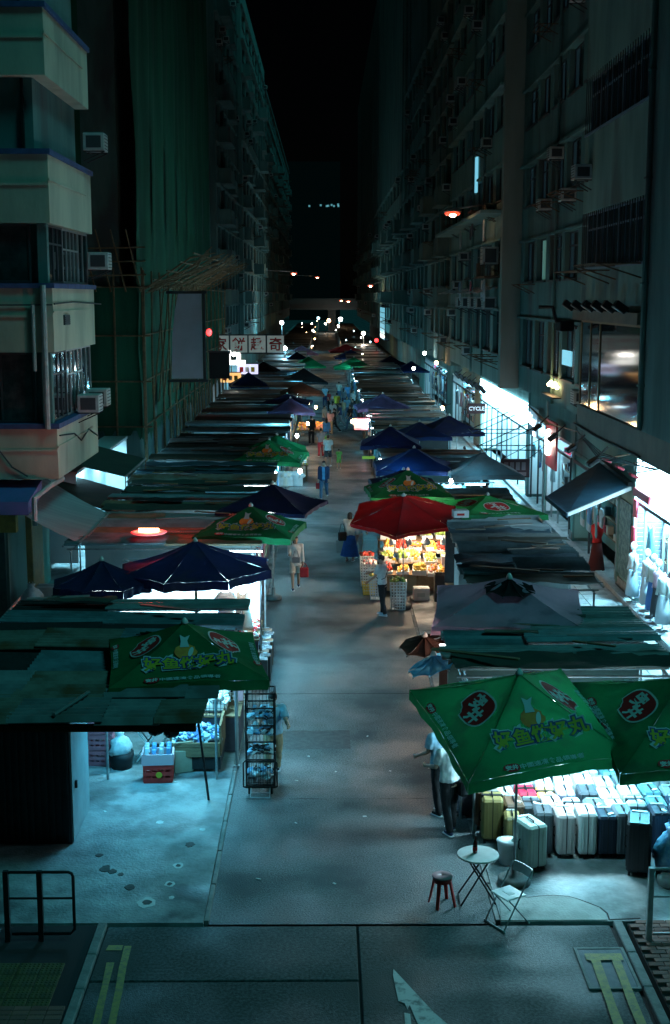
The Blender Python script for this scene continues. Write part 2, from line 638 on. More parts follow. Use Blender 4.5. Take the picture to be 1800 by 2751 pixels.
# mended strips, seams and litter on the lane
seam = mk('asphalt_mend', (.07, .071, .072), (.10, .10, .10), 8, .75, bump=.8, bsc=60)
def wobble(x0, x1, y, w, n, z):
    a = [(x0 + (x1 - x0) * i / n, y + random.uniform(-.02, .02), z) for i in range(n + 1)]
    b = [(p_[0], p_[1] + w + random.uniform(-.01, .01), z) for p_ in a]
    return a + b[::-1]
for (x0, x1, y, w, m) in ((-1.6, 2.38, 28.2, .03, joint_m), (-1.6, 2.38, 41.0, .03, joint_m), (-1.6, 1.0, 50.2, .04, joint_m), (-.9, .5, 24.6, 1.1, seam), (.4, 1.9, 44.5, 2.4, seam), (-1.5, -.3, 60.5, 3.0, seam), (-1.6, 2.38, 22.0, .012, joint_m)):
    MB().add(wobble(x0, x1, y, w, 16, .004), [tuple(range(34))]).build('road_mend', m, road)
litter_m = mk('litter_paper', (.6, .62, .6), rough=.9)
for i in range(16):
    x, y = random.uniform(-3.9, 2.3), random.uniform(17.6, 27)
    if -1.9 < x < -1.5:
        x -= .5
    t = tag(MB().box((0, 0, .006), (random.uniform(.03, .09), random.uniform(.02, .05), .01), 0, 0, .003).build('paper_scrap', litter_m, None, loc=(x, y, .035 if x < -1.7 else .005), rz=random.uniform(0, 3)), 'one of the tiny pale paper scraps scattered on the ground in front', 'litter', 'paper scraps on the ground')
# ================================================================= buildings
def WB(mb, name, mat, root, smooth=False):
    """Build in world coordinates as a part of a thing whose Empty stands elsewhere."""
    return mb.build(name, mat, root, smooth, loc=-root.location)

def SB(mb, name, mat, part, smooth=False):
    """Sub-part in world coordinates of a part made with WB."""
    return mb.build(name, mat, part, smooth)

def win_x(root, xf, s, ya, yb, za, zb, nm=2, rec=.16, frame=dark_frame, gl=glass_dull, fw=.05, transom=None, sill=True):
    """Window in a wall whose plane is x = xf and whose outside is towards s (+1 or -1)."""
    x = xf - s * rec
    f = MB()
    f.b6(x - .03, x + .03, ya, ya + fw, za, zb).b6(x - .03, x + .03, yb - fw, yb, za, zb)
    f.b6(x - .03, x + .03, ya + fw, yb - fw, za, za + fw).b6(x - .03, x + .03, ya + fw, yb - fw, zb - fw, zb)
    w = (yb - ya - 2 * fw) / nm
    for i in range(1, nm):
        y = ya + fw + w * i
        f.b6(x - .028, x + .028, y - fw / 2, y + fw / 2, za + fw, zb - fw)
    if transom:
        zt = za + (zb - za) * transom
        f.b6(x - .026, x + .026, ya + fw, yb - fw, zt - fw / 2, zt + fw / 2)
    if sill:
        f.b6(xf - .02 if s > 0 else xf - .08, xf + .08 if s > 0 else xf + .02, ya - .04, yb + .04, za - .07, za - .003)
    o = WB(f, 'window', frame, root)
    for i in range(nm):
        y = ya + fw + w * i
        t = random.uniform(-.006, .006)
        p = MB()
        a, b = y + fw / 2, y + w - fw / 2
        p.add([(x + t, a, za + fw), (x - t, b, za + fw), (x - t, b, zb - fw), (x + t, a, zb - fw),
               (x + t - s * .012, a, za + fw), (x - t - s * .012, b, za + fw), (x - t - s * .012, b, zb - fw), (x + t - s * .012, a, zb - fw)],
              [(0, 1, 2, 3), (7, 6, 5, 4), (0, 4, 5, 1), (1, 5, 6, 2), (2, 6, 7, 3), (3, 7, 4, 0)])
        SB(p, 'pane', gl[i % len(gl)] if isinstance(gl, (list, tuple)) else gl, o)
    return o

def ac_x(root, xf, s, y, z, w=.62, h=.42, d=.5):
    x = xf + s * d / 2
    mb = MB().b6(x - d / 2, x + d / 2, y - w / 2, y + w / 2, z, z + h, ch=.02)
    o = WB(mb, 'air_conditioner', ac_m, root)
    g = MB()
    xo = xf + s * (d + .006)
    for i in range(5):
        zz = z + .06 + i * (h - .12) / 4
        g.b6(xo - .004, xo + .004, y - w * .38, y + w * .38, zz - .012, zz + .012)
    g.b6(x - d * .35, x + d * .35, y - w / 2 - .008, y - w / 2 - .001, z + .08, z + h - .08)
    SB(g, 'grille', dark_frame, o)
    b = MB()
    for yy in (y - w * .4, y + w * .4):
        b.bar((xf, yy, z - .3), (xf + s * d, yy, z - .02), .03)
        b.b6(min(xf, xf + s * d), max(xf, xf + s * d), yy - .015, yy + .015, z - .035, z - .002)
    b.b6(min(xf + s * .1, xf + s * .14), max(xf + s * .1, xf + s * .14), y - w * .4, y + w * .4, z - .034, z - .008)
    SB(b, 'bracket', dark_frame, o)
    return o

def rack_x(root, xf, s, y0, y1, z, n=4, reach=.8):
    """Laundry rack of thin pipes projecting from a wall."""
    mb = MB()
    for i in range(n):
        xx = xf + s * reach * (i + 1) / n
        mb.tube((xx, y0, z), (xx, y1, z), .018, n=5)
    for yy in (y0 + .1, y1 - .1):
        mb.tube((xf, yy, z - .35), (xf + s * reach, yy, z), .02, n=5)
        mb.tube((xf, yy, z), (xf + s * reach, yy, z), .02, n=5)
    return WB(mb, 'laundry_rack', rust, root)

def pipe_x(root, xf, s, y, z0, z1, r=.055, mat=None):
    mb = MB().tube((xf + s * (r + .03), y, z0), (xf + s * (r + .03), y, z1), r, n=7)
    z = z0 + 1
    while z < z1:
        mb.b6(xf, xf + s * (2 * r + .05), y - r - .02, y + r + .02, z, z + .04)
        z += 2.4
    return WB(mb, 'drain_pipe', mat or wall_dark, root)

# ----------------------------------------------------------------- left corner block with cream parapet bands
def left_corner_block():
    X, Y0, Y1, XB = -7.0, 34.0, 40.1, -15.0
    b = thing('corner_building', 'cream corner building with blue ledges and dark window bands on the left', 'building', (-11, 37, 0))
    # core set back behind the bands
    WB(MB().b6(XB, X - .42, Y0 + .42, Y1 - .02, 4.1, 19), 'wall', wall_dark, b)
    WB(MB().b6(XB, -8.6, Y0 + .8, Y1 - .02, 0, 4.08), 'ground_floor_wall', wall_teal, b)
    pl = MB().b6(-8.95, -8.42, Y0 + 2.9, Y0 + 4.3, 0.03, 4.06, ch=.02)
    WB(pl, 'pillar', mk('ochre_tile', (.30, .20, .07), (.22, .15, .06), 5, .5), b)
    WB(MB().b6(-8.97, -8.66, Y0 + 2.55, Y0 + 2.88, 0.03, 4.06, ch=.02), 'pillar_edge', mk('yellow_tile', (.6, .42, .06), (.45, .3, .05), 5, .4), b)
    for i in range(5):
        SB_ = WB(MB().b6(-10.9 + i * .45, -10.47 + i * .45, Y0 + .77, Y0 + .80, .05, 2.9, ch=.01), 'shutter_panel', mk('shutter_green', (.08, .14, .13), (.06, .1, .1), 4, .5), b)
    bands = [(4.07, 5.40), (7.38, 9.02), (10.66, 12.36), (14.28, 15.90), (17.9, 19.6)]
    for i, (za, zb) in enumerate(bands):
        mb = MB()
        mb.b6(X - .40, X, Y0 + .40, Y1, za, zb)            # street face
        mb.b6(XB, X, Y0, Y0 + .398, za, zb)                # face towards the camera
        WB(mb, 'parapet_band', cream, b)
        led = MB()
        led.b6(X - .42, X + .07, Y0 + .42, Y1 + .05, zb, zb + .13).b6(XB, X + .07, Y0 - .07, Y0 + .418, zb, zb + .13)
        WB(led, 'ledge', blue_trim, b)
        WB(MB().b6(XB, X - .001, Y0 - .035, Y0 - .002, za + (zb - za) * .55, za + (zb - za) * .55 + .06).b6(X + .002, X + .035, Y0 - .035, Y1 - .9 , za + (zb - za) * .62, za + (zb - za) * .62 + .05), 'moulding', cream, b)
        WB(MB().b6(XB, X - .41, Y0 + .02, Y1, za + .02, za + .18), 'floor_slab', wall_dark, b)
    # window bands between the parapets on both faces
    for (za, zb, kind) in ((5.55, 7.36, 1), (9.17, 10.64, 1), (12.5, 14.26, 0), (16.05, 17.88, 0)):
        if kind:
            win_x(b, X - .05, 1, Y0 + .42, Y0 + 2.2, za, zb, 3, .12, dark_frame, glass, transom=.68, sill=False)
            win_x(b, X - .05, 1, Y0 + 2.25, Y0 + 4.5, za, zb, 4, .12, alu, [glass, glass_dull], transom=.62, sill=False)
            win_x(b, X - .05, 1, Y0 + 4.55, Y1 - .1, za, zb, 2, .12, alu, glass, sill=False)
            # windows facing the camera
            x = X - .5
            for k in range(4):
                f = MB()
                xa, xb = x - 1.85 * (k + 1), x - 1.85 * k - .06
                yy = Y0 + .22
                f.b6(xa, xa + .05, yy - .03, yy + .03, za, zb).b6(xb - .05, xb, yy - .03, yy + .03, za, zb).b6(xa + .05, xb - .05, yy - .03, yy + .03, zb - .05, zb).b6(xa + .05, xb - .05, yy - .03, yy + .03, za, za + .05)
                f.b6((xa + xb) / 2 - .025, (xa + xb) / 2 + .025, yy - .03, yy + .03, za + .05, zb - .05)
                f.b6(xa + .05, (xa + xb) / 2 - .026, yy - .03, yy + .03, za + .6, za + .65)
                o = WB(f, 'window', dark_frame, b)
                for q in range(2):
                    a = xa + .05 + q * (xb - xa - .1) / 2
                    SB(MB().b6(a + .03, a + (xb - xa - .1) / 2 - .03, yy, yy + .012, za + .05, zb - .05), 'pane', glass_dull if (k + q) % 3 else glass, o)
        else:
            WB(MB().b6(X - .7, X - .64, Y0 + .3, Y1, za, zb), 'recess_wall', dark_void, b)
    WB(MB().b6(X - .36, X - .12, Y0 + .1, Y0 + .36, 5.53, 7.38), 'corner_post', wall_dark, b)
    WB(MB().b6(X - .36, X - .12, Y0 + .1, Y0 + .36, 9.15, 10.66), 'corner_post', wall_dark, b)
    for (y, z) in ((Y0 + 3.3, 5.56), (Y0 + 4.7, 5.62), (Y0 + 5.6, 9.6), (Y0 + 5.45, 13.0)):
        ac_x(b, X - .02, 1, y, z, .7, .5, .62)
    # bent cables and pipes across the parapets
    for pts in ([(X + .03, Y0 + .2, 5.2), (X + .03, Y0 + 2.2, 5.05), (X + .03, Y0 + 3.2, 4.75), (X + .03, Y0 + 4.4, 4.95), (X + .03, Y1 - .2, 4.6)],
                [(X + .05, Y0 - .05, 8.62), (X + .05, Y0 + 2.5, 8.66), (X + .05, Y1 + .9, 8.58)],
                [(XB, Y0 - .05, 8.55), (X, Y0 - .05, 8.6)], [(XB, Y0 - .05, 5.0), (X - 1.6, Y0 - .05, 4.95), (X - 1.2, Y0 - .06, 4.4), (X - .8, Y0 - .05, 4.15)]):
        WB(MB().path(pts, .022, 6), 'cable', dark_frame, b)
    WB(MB().tube((X - .22, Y0 - .09, 5.4), (X - .22, Y0 - .09, 9.1), .075, n=8).tube((X - .5, Y0 - .09, 6.9), (X - .5, Y0 - .09, 8.6), .05, n=8), 'drain_pipe', ac_m, b)
    vent = MB().b6(X + .002, X + .05, Y0 + 1.3, Y0 + 2.0, 8.05, 8.32)
    for i in range(4):
        vent.b6(X + .05, X + .07, Y0 + 1.34, Y0 + 1.96, 8.08 + i * .055, 8.10 + i * .055)
    WB(vent, 'vent', dark_frame, b)
    # front shop canopy, ochre fascia below
    WB(MB().prism([(XB, Y0 + .7, 3.95), (XB, Y0 - 1.0, 3.62), (XB, Y0 - 1.0, 3.28), (XB, Y0 + .7, 3.55)], (-7.6 - XB, 0, 0)), 'front_canopy', mk('violet_canopy', (.14, .13, .34), (.1, .12, .28), 2, .7), b)
    WB(MB().b6(XB, -8.3, Y0 + .5, Y0 + .78, 2.55, 3.3), 'shop_fascia', mk('ochre_board', (.42, .36, .10), (.3, .26, .08), 3, .7, c3=(.1, .1, .12), sc3=1.5), b)
    WB(MB().path([(-7.45, Y0 - .95, 3.0), (-7.45, Y0 - .95, 3.7), (-7.15, Y0 - .3, 3.95), (-7.02, Y0 + .6, 4.0)], .07, 8), 'rain_pipe', ac_m, b)
    return b
left_corner_block()

# ----------------------------------------------------------------- generic street block
def street_block(name, label, xf, s, y0, y1, bands, ztop, wall, wins, frame=dark_frame, gl=glass_dull, seed=1, zbase=4.6, depth=9, nac=6, nrack=4, cornice=True, shopx=None):
    rnd = random.Random(seed)
    b = thing(name, label, 'building', (xf - s * depth / 2, (y0 + y1) / 2, 0))
    xi = xf - s * depth
    lo, hi = (xi, xf - s * .32) if s > 0 else (xf - s * .32, xi)
    WB(MB().b6(lo, hi, y0 + .02, y1 - .02, zbase, ztop), 'wall', wall, b)
    xsh = shopx if shopx is not None else xf - s * 1.2
    lo2, hi2 = (xi, xsh) if s > 0 else (xsh, xi)
    WB(MB().b6(lo2, hi2, y0 + .02, y1 - .02, 0, zbase - .004), 'ground_floor_wall', wall_dark, b)
    edges = [zbase] + [z for bd in bands for z in bd] + [ztop]
    for i in range(0, len(edges), 2):
        za, zb = edges[i], edges[i + 1]
        x0, x1 = sorted((xf, xf - s * .318))
        WB(MB().b6(x0, x1, y0, y1, za, zb), 'wall_band', wall, b)
        if cornice and i > 0:
            x0, x1 = sorted((xf + s * .002, xf + s * rnd.uniform(.08, .3)))
            WB(MB().b6(x0, x1, y0 + .03, y1 - .03, za + .003, za + .10), 'ledge', wall, b)
    for (za, zb) in bands:
        prev = y0
        for (ya, yb, nm) in wins:
            x0, x1 = sorted((xf - s * .003, xf - s * .316))
            if ya - prev > .03:
                WB(MB().b6(x0, x1, prev, ya, za + .001, zb - .001), 'pier', wall, b)
            win_x(b, xf, s, ya + .01, yb - .01, za + .01, zb - .01, nm, .2, frame, gl, transom=.7 if rnd.random() < .5 else None)
            prev = yb
        if y1 - prev > .03:
            x0, x1 = sorted((xf - s * .003, xf - s * .316))
            WB(MB().b6(x0, x1, prev, y1, za + .001, zb - .001), 'pier', wall, b)
    for i in range(nac):
        za, zb = rnd.choice(bands)
        ac_x(b, xf - s * .01, s, rnd.uniform(y0 + .6, y1 - .6), (zb - .5) if rnd.random() < .4 else za - .5)
    for i in range(nrack):
        za, zb = rnd.choice(bands)
        yy = rnd.uniform(y0 + .3, y1 - 2.6)
        rack_x(b, xf, s, yy, yy + rnd.uniform(1.4, 2.3), za - rnd.uniform(.1, .4), 4, rnd.uniform(.6, 1.1))
    for i in range(2):
        pipe_x(b, xf, s, rnd.uniform(y0 + .3, y1 - .3), zbase, ztop - 1)
    return b

# ----------------------------------------------------------------- right near block: big glazed bay, brown fascia
def right_near_block():
    X, Y0, Y1 = 7.6, 25.0, 39.2
    b = thing('bay_window_building', 'dark building with large glazed bay and brown fascia at right edge', 'building', (12, 32, 0))
    WB(MB().b6(X + .5, 17, Y0, Y1, 5.0, 18), 'wall', wall_teal, b)
    WB(MB().b6(X, X + .498, Y0, Y1, 4.92, 5.62), 'fascia', mk('brown_fascia', (.17, .165, .13), (.13, .125, .10), 1.5, .7), b)
    WB(MB().b6(10.2, 17, Y0, Y1, 0, 4.99), 'ground_floor_wall', wall_dark, b)
    WB(MB().b6(X - .02, X + .5, Y0, 31.05, 5.624, 18), 'corner_pier', wall_dark, b)
    # glazed bay: one large reflecting pane and narrower ones behind it
    f = MB()
    x = X + .06
    za, zb = 5.64, 8.06
    fr = mk('brown_window_frame', (.22, .13, .06), rough=.5)
    ys = [31.07, 36.5, 37.8, 39.17]
    for y in ys:
        f.b6(x - .015, x + .06, y - .045, y + .045, za, zb)
    f.b6(x - .014, x + .05, ys[0], ys[-1], zb, zb + .07)
    o = WB(f, 'window', fr, b)
    for a, c in zip(ys, ys[1:]):
        SB(MB().add([(x, a + .05, za), (x + .01, c - .05, za), (x + .01, c - .05, zb), (x, a + .05, zb)], [(0, 3, 2, 1)]).b6(x + .03, x + .04, a + .05, c - .05, za, zb), 'pane', glass, o)
    WB(MB().b6(X - .22, X + .45, 31.06, 39.2, 8.14, 8.42), 'eave', wall_brown, b)
    # black floodlights under the eave
    for i, y in enumerate((32.0, 33.3, 34.6, 35.9, 37.4, 38.8)):
        fl = MB()
        M = Matrix.Rotation(R(35), 3, 'Y')
        fl.box((X - .42, y, 8.55), (.34, .26, .2), 0, 0, .02, M)
        fl.bar((X - .2, y, 8.44), (X - .4, y, 8.52), .05)
        WB(fl, 'floodlight', black_metal, b)
    WB(MB().b6(X, X + .498, 31.06, Y1, 8.424, 9.62), 'wall_band', wall_teal, b)
    WB(MB().b6(X, X + .498, 31.06, Y1, 11.2, 13.42), 'wall_band', wall_teal, b)
    WB(MB().b6(X, X + .498, 31.06, Y1, 15.0, 18), 'wall_band', wall_teal, b)
    for (za, zb) in ((9.64, 11.18), (13.44, 14.98)):
        for k, (ya, yb) in enumerate(((31.1, 33.0), (33.05, 35.0), (35.05, 37.1), (37.15, 39.15))):
            win_x(b, X + .05, -1, ya, yb, za, zb, 3, .12, mk('blue_grey_frame', (.14, .20, .26), rough=.5), glass, transom=.7)
        g = MB()
        for i in range(30):
            y = 31.2 + i * .27
            g.tube((X - .02, y, za), (X - .02, y, zb), .014, n=4)
        WB(g, 'window_grille', dark_frame, b)
    rack_x(b, X, -1, 31.6, 34.6, 9.6, 4, 1.1)
    rack_x(b, X, -1, 35.2, 38.6, 9.5, 4, .9)
    ac_x(b, X, -1, 38.3, 12.1)
    pipe_x(b, X, -1, 30.95, 5.7, 17, .07)
    WB(MB().path([(X - .03, 31.1, 5.0), (X - .05, 36, 4.96), (X - .05, 39.4, 5.02)], .03, 6), 'cable', dark_frame, b)
    # brackets and a short pipe bundle below the eave near the gap
    WB(MB().path([(X - .1, 39.0, 7.9), (X - .7, 39.2, 8.1), (X - .8, 39.3, 8.5), (X - 1.2, 39.4, 8.5)], .06, 6).box((X - .55, 38.6, 7.95), (.5, .3, .3), .4, 0, .03), 'loudspeaker_bracket', black_metal, b)
    return b
right_near_block()

curtain = mk('lit_curtain', (.5, .62, .55), rough=.9, emis=(.25, .75, .62), estr=.10)
lit_win = mk('lit_room_glass', (.2, .3, .35), rough=.3, emis=(.25, .78, 1.0), estr=.55)
dim_win = mk('dim_room_glass', (.05, .07, .08), rough=.2, emis=(.2, .55, .75), estr=.012)

def right_middle_blocks():
    b1 = street_block('recessed_tenement', 'recessed dark tenement front right of the tall concrete fin', 8.25, -1, 39.6, 55.6,
                 [(6.0, 7.9), (9.4, 11.0), (12.4, 14.0), (15.5, 17.0), (18.5, 20.0), (21.5, 23)], 58, wall_dark,
                 [(40.2, 42.6, 3), (43.2, 45.6, 3), (46.2, 48.6, 4), (49.4, 51.6, 3), (52.2, 54.8, 3)], seed=4, zbase=5.0, nac=5, nrack=5,
                 gl=[glass, glass_dull, dim_win], shopx=10.3)
    for (y, z) in ((50.3, 9.46), (52.0, 9.46)):
        WB(MB().b6(8.36, 8.40, y, y + .55, z, z + 1.45), 'lit_curtain', curtain, b1)
    WB(MB().b6(8.19, 8.248, 43.6, 45.2, 6.5, 7.0), 'lit_panel', lit_win, b1)
    b2 = street_block('fin_tenement', 'grey tenement front with air conditioners left of the concrete fin', 7.6, -1, 56.3, 79.6,
                 [(6.35, 8.2), (9.75, 11.2), (12.9, 14.4), (16.0, 17.5), (19.0, 20.5), (22.0, 23.5), (25, 26.5)], 60, wall_pale,
                 [(57.0, 59.4, 3), (60.4, 63.4, 4), (64.6, 67.4, 3), (68.6, 71.6, 4), (72.8, 75.6, 3), (76.4, 79.0, 3)], seed=9, zbase=5.0, nac=16, nrack=9,
                 gl=[glass, glass_dull, glass_dull, dim_win], shopx=10.3)
    WB(MB().b6(7.45, 8.248, 55.62, 56.28, 4.95, 60), 'concrete_fin', mk('fin_concrete', (.25, .29, .26), (.20, .235, .21), .8, .9, bump=.3, stretch=(1, 1, .2)), b2)
    WB(MB().b6(6.6, 7.598, 56.4, 79.5, 12.30, 12.44), 'canopy_slab', wall_pale, b2)
    for y in (58.5, 61.5, 64.2, 67.8, 70.3):
        ac_x(b2, 7.58, -1, y, 8.25, .8, .55, .6)
    ac_x(b2, 7.58, -1, 58.2, 10.2, .9, .75, .7)
    WB(MB().b6(7.46, 7.56, 66.0, 66.5, 13.9, 15.6), 'lit_window', lit_win, b2)
    sb = MB().b6(6.9, 7.59, 57.2, 60.5, 9.62, 9.70)
    for i in range(12):
        sb.tube((6.92, 57.3 + i * .28, 9.7), (6.92, 57.3 + i * .28, 10.3), .012, n=4)
    WB(sb, 'balcony_cage', rust, b2)
    for i, y in enumerate((58, 61, 65, 69, 73, 76)):
        WB(MB().prism([(7.59, y, 9.2), (6.7, y, 8.95), (6.7, y, 8.99), (7.59, y, 9.28)], (0, 1.9, 0)), 'window_awning', steel, b2)
right_middle_blocks()

def window_list(y0, y1, w, gap, nm=2):
    out, y = [], y0 + gap
    while y + w < y1 - .2:
        out.append((y, y + w, nm))
        y += w + gap
    return out

def bays(b, xf, s, y0, y1, zs, wall, d=.9):
    """Projecting bay slabs that give the far fronts their ragged edge."""
    for z in zs:
        x0, x1 = sorted((xf + s * .004, xf + s * d))
        WB(MB().b6(x0, x1, y0, y1, z, z + 1.05), 'balcony_parapet', wall, b)
        x0, x1 = sorted((xf + s * .004, xf + s * (d + .1)))
        WB(MB().b6(x0, x1, y0 - .1, y1 + .1, z - .12, z - .003), 'balcony_slab', wall, b)

floors = [(6.4, 8.0), (9.5, 11.1), (12.6, 14.2), (15.7, 17.3), (18.8, 20.4), (21.9, 23.5), (25.0, 26.6), (28.1, 29.7), (31.2, 32.8), (34.3, 35.9)]
R_FAR = [('mid_tenement', 'brownish tenement front beyond the white-lit shop on the right', 7.7, 80.2, 99.0, wall_tan, 21, 60),
         ('mid_tenement', 'dull grey tenement standing just before the lit stairwell window', 7.5, 99.4, 124.0, wall_dark, 22, 56),
         ('mid_tenement', 'bluish grey tenement with the lit stairwell window on the right', 7.4, 124.4, 186, wall_teal, 23, 54),
         ('far_tenement', 'last dim tenement on the right before the flyover', 7.4, 186.4, 300, wall_dark, 24, 50)]
for (nm, lb, xf, y0, y1, wl, sd, zt) in R_FAR:
    w = 2.4 if y1 < 130 else 4.0
    b = street_block(nm, lb, xf, -1, y0, y1, floors[:7] if y1 < 130 else floors[:5], zt, wl, window_list(y0, y1, w, w * .6, 2), seed=sd, nac=14, nrack=8, gl=[glass_dull, glass], shopx=10.3)
    k = 0
    y = y0 + 2
    while y < y1 - 5:
        bays(b, xf, -1, y, y + 3.4, [8.3, 11.4, 14.5][k % 2::1], wl, .7 + .3 * (k % 3))
        y += 8.5
        k += 1
    if sd == 23:
        lw = MB()
        for i in range(4):
            for j in range(6):
                SBp = WB(MB().b6(6.86, 6.9, 150.5 + i * 3.2, 153.5 + i * 3.2, 3.9 + j * .62, 4.45 + j * .62), 'lit_pane', lit_win, b)
        for i in range(5):
            lw.b6(6.84, 6.92, 150.35 + i * 3.2, 150.48 + i * 3.2, 3.85, 7.6)
        for j in range(7):
            lw.b6(6.84, 6.92, 150.35, 163.4, 3.83 + j * .62, 3.88 + j * .62)
        lw.b6(6.92, 7.39, 150.3, 163.4, 3.8, 3.9).b6(6.92, 7.39, 150.3, 163.4, 7.6, 7.7)
        WB(lw, 'stairwell_frame', dark_frame, b)

L_FAR = [('left_tenement', 'grey tenement behind the four-character hanging sign on the left', -8.2, 101.0, 128, wall_dark, 31, 39),
         ('left_tenement', 'pale tenement with rounded balconies beside the white globe lamp', -7.9, 128.4, 178, wall_pale, 32, 38),
         ('far_tenement', 'last dark tenement on the left before the flyover', -8.0, 178.4, 300, wall_dark, 33, 37)]
for (nm, lb, xf, y0, y1, wl, sd, zt) in L_FAR:
    w = 2.6 if y1 < 140 else 4.0
    b = street_block(nm, lb, xf, 1, y0, y1, floors[:10], zt, wl, window_list(y0, y1, w, w * .5, 2), seed=sd, nac=14, nrack=8, gl=[glass_dull, glass, dim_win], shopx=-9.3)
    y, k = y0 + 3, 0
    while y < y1 - 5:
        rb_ = random.Random(sd * 7 + k)
        bays(b, xf, 1, y, y + rb_.uniform(2.2, 5.0), [z_ for z_ in (8.3, 11.4, 14.5, 17.6, 20.7, 23.8, 26.9, 30) if rb_.random() < .6], wl, rb_.uniform(.35, 1.3))
        y += rb_.uniform(6, 13)
        k += 1

# ----------------------------------------------------------------- scaffolded building under green netting
def scaffold_building():
    XF, Y0, Y1 = -8.6, 55.6, 100.6
    b = thing('scaffolded_building', 'building wrapped in green netting and bamboo scaffold on the left', 'building', (-12, 78, 0))
    WB(MB().b6(-18, XF, Y0, Y1, 0, 38), 'wall', wall_dark, b)
    for j in range(6):
        for i in range(3):
            x0 = -16.5 + i * 2.4
            z0 = 3.6 + j * 3.1
            f = MB().b6(x0, x0 + 1.5, Y0 - .06, Y0 - .002, z0, z0 + 1.5)
            o = WB(f, 'window', dark_frame, b)
            SB(MB().b6(x0 + .06, x0 + .72, Y0 - .075, Y0 - .062, z0 + .06, z0 + 1.44), 'pane', glass_dull, o)
            SB(MB().b6(x0 + .78, x0 + 1.44, Y0 - .075, Y0 - .062, z0 + .06, z0 + 1.44), 'pane', glass_dull, o)
    s = thing('bamboo_scaffold', 'bamboo scaffold frame with a fan of poles under green netting', 'scaffold', (-7.6, 55, 0))
    rnd = random.Random(5)
    XO, YO = -7.55, 54.8
    # standards
    for i in range(16):
        y = YO + i * 3.0
        top = 9.9
        p = [(XO + rnd.uniform(-.05, .05), y + rnd.uniform(-.1, .1), 0.03), (XO + rnd.uniform(-.06, .06), y, 6), (XO + rnd.uniform(-.06, .06), y, top)]
        WB(MB().path(p, [.055, .05, .04], 6), 'bamboo_pole', bamboo, s)
        WB(MB().path([(XO + .45, y + .4, .03), (XO + .4, y + .3, 3.6)], [.045, .04], 6), 'bamboo_pole', bamboo, s)
    for i in range(5):
        x = XO - 1.2 * i
        WB(MB().path([(x, YO, .03), (x + rnd.uniform(-.06, .06), YO, 10)], [.055, .045], 6), 'bamboo_pole', bamboo, s)
    # ledgers
    for z in (1.5, 3.4, 5.3, 7.2, 9.2):
        WB(MB().path([(XO - .03, YO - .4, z), (XO - .03, YO + 22, z + .05)], .035, 5), 'bamboo_pole', bamboo, s)
        WB(MB().path([(XO - .03, YO + 21, z + .05), (XO - .03, YO + 45, z)], .035, 5), 'bamboo_pole', bamboo, s)
        WB(MB().path([(XO + .3, YO - .05, z), (XO - 6, YO - .05, z)], .035, 5), 'bamboo_pole', bamboo, s)
    # raking poles over the netting
    for i in range(10):
        y = YO + 1.5 + i * 1.9
        WB(MB().path([(XO + .15, y, 4.2), (XO + .42, y + 2.6, 9.5)], [.04, .03], 5), 'bamboo_pole', bamboo, s)
    # catch fan leaning out over the street
    for i in range(34):
        y = YO + .2 + i * .85
        a = rnd.uniform(-.25, .25)
        WB(MB().path([(XO - .1, y, 9.1 + rnd.uniform(-.15, .15)), (XO + 1.5 + rnd.uniform(-.1, .5), y + a + .9, 10.2 + rnd.uniform(-.2, .25)), (XO + 2.4 + rnd.uniform(-.3, .5), y + 2 * a + 1.5, 10.75 + rnd.uniform(-.3, .3))], [.04, .035, .028], 5), 'bamboo_pole', bamboo, s)
    for k in range(4):
        xx = XO + .5 + k * .55
        WB(MB().path([(xx, YO - .2, 9.5 + k * .36), (xx, YO + 29, 9.55 + k * .36)], .032, 5), 'bamboo_pole', bamboo, s)
    for i in range(6):
        x = XO - .4 - i * .62
        WB(MB().path([(x + .35, YO - .1, 9.0), (x - .15, YO - .6, 11.5)], [.04, .028], 5), 'bamboo_pole', bamboo, s)
    for k in range(3):
        WB(MB().path([(XO + .2, YO - .25 - .1 * k, 9.7 + .55 * k), (XO - 5, YO - .25 - .1 * k, 9.6 + .55 * k)], .032, 5), 'bamboo_pole', bamboo, s)
    # netting: hung sheets with folds
    def net(name, p0, p1, z0, z1, out, n=26, m=10, amp=.10):
        d = Vector(p1) - Vector(p0)
        vs, fs = [], []
        for side in (0, 1):
            for j in range(m + 1):
                for i in range(n + 1):
                    t = i / n
                    z = z0 + (z1 - z0) * j / m + (rnd.uniform(-.5, .2) if j == 0 else 0) * (side == 0)
                    off = amp * math.sin(t * d.length * 1.9 + .7 * math.sin(j * .8)) + amp * .6 * noise.noise((t * d.length * .5, z * .25, p0[0]))
                    q = Vector((p0[0], p0[1], 0)) + d * t
                    vs.append((q.x + out[0] * (off + .02 * side), q.y + out[1] * (off + .02 * side), z))
        K = (n + 1) * (m + 1)
        for side in (0, 1):
            for j in range(m):
                for i in range(n):
                    a = side * K + j * (n + 1) + i
                    q = (a, a + 1, a + n + 2, a + n + 1)
                    fs.append(q if side else q[::-1])
        return WB(MB().add(vs, fs), name, net_green, s, True)
    y = YO + .1
    for i in range(9):
        net('netting_sheet', (XO - .22, y, 0), (XO - .22, y + 4.95, 0), 3.0 + (rnd.uniform(-.4, .5)), 9.3, (1, 0))
        if i < 7:
            net('netting_sheet', (XO - .25, y, 0), (XO - .25, y + 4.95, 0), 9.3, 32, (1, 0), m=12)
        y += 5.0
    net('netting_sheet', (XO - 6, YO + .25, 0), (XO - .1, YO + .25, 0), 3.2, 9.2, (0, -1), 30)
    net('netting_sheet', (XO - 6, YO + .25, 0), (XO - 2.4, YO + .25, 0), 9.2, 30, (0, -1), 20)
    return b
scaffold_building()

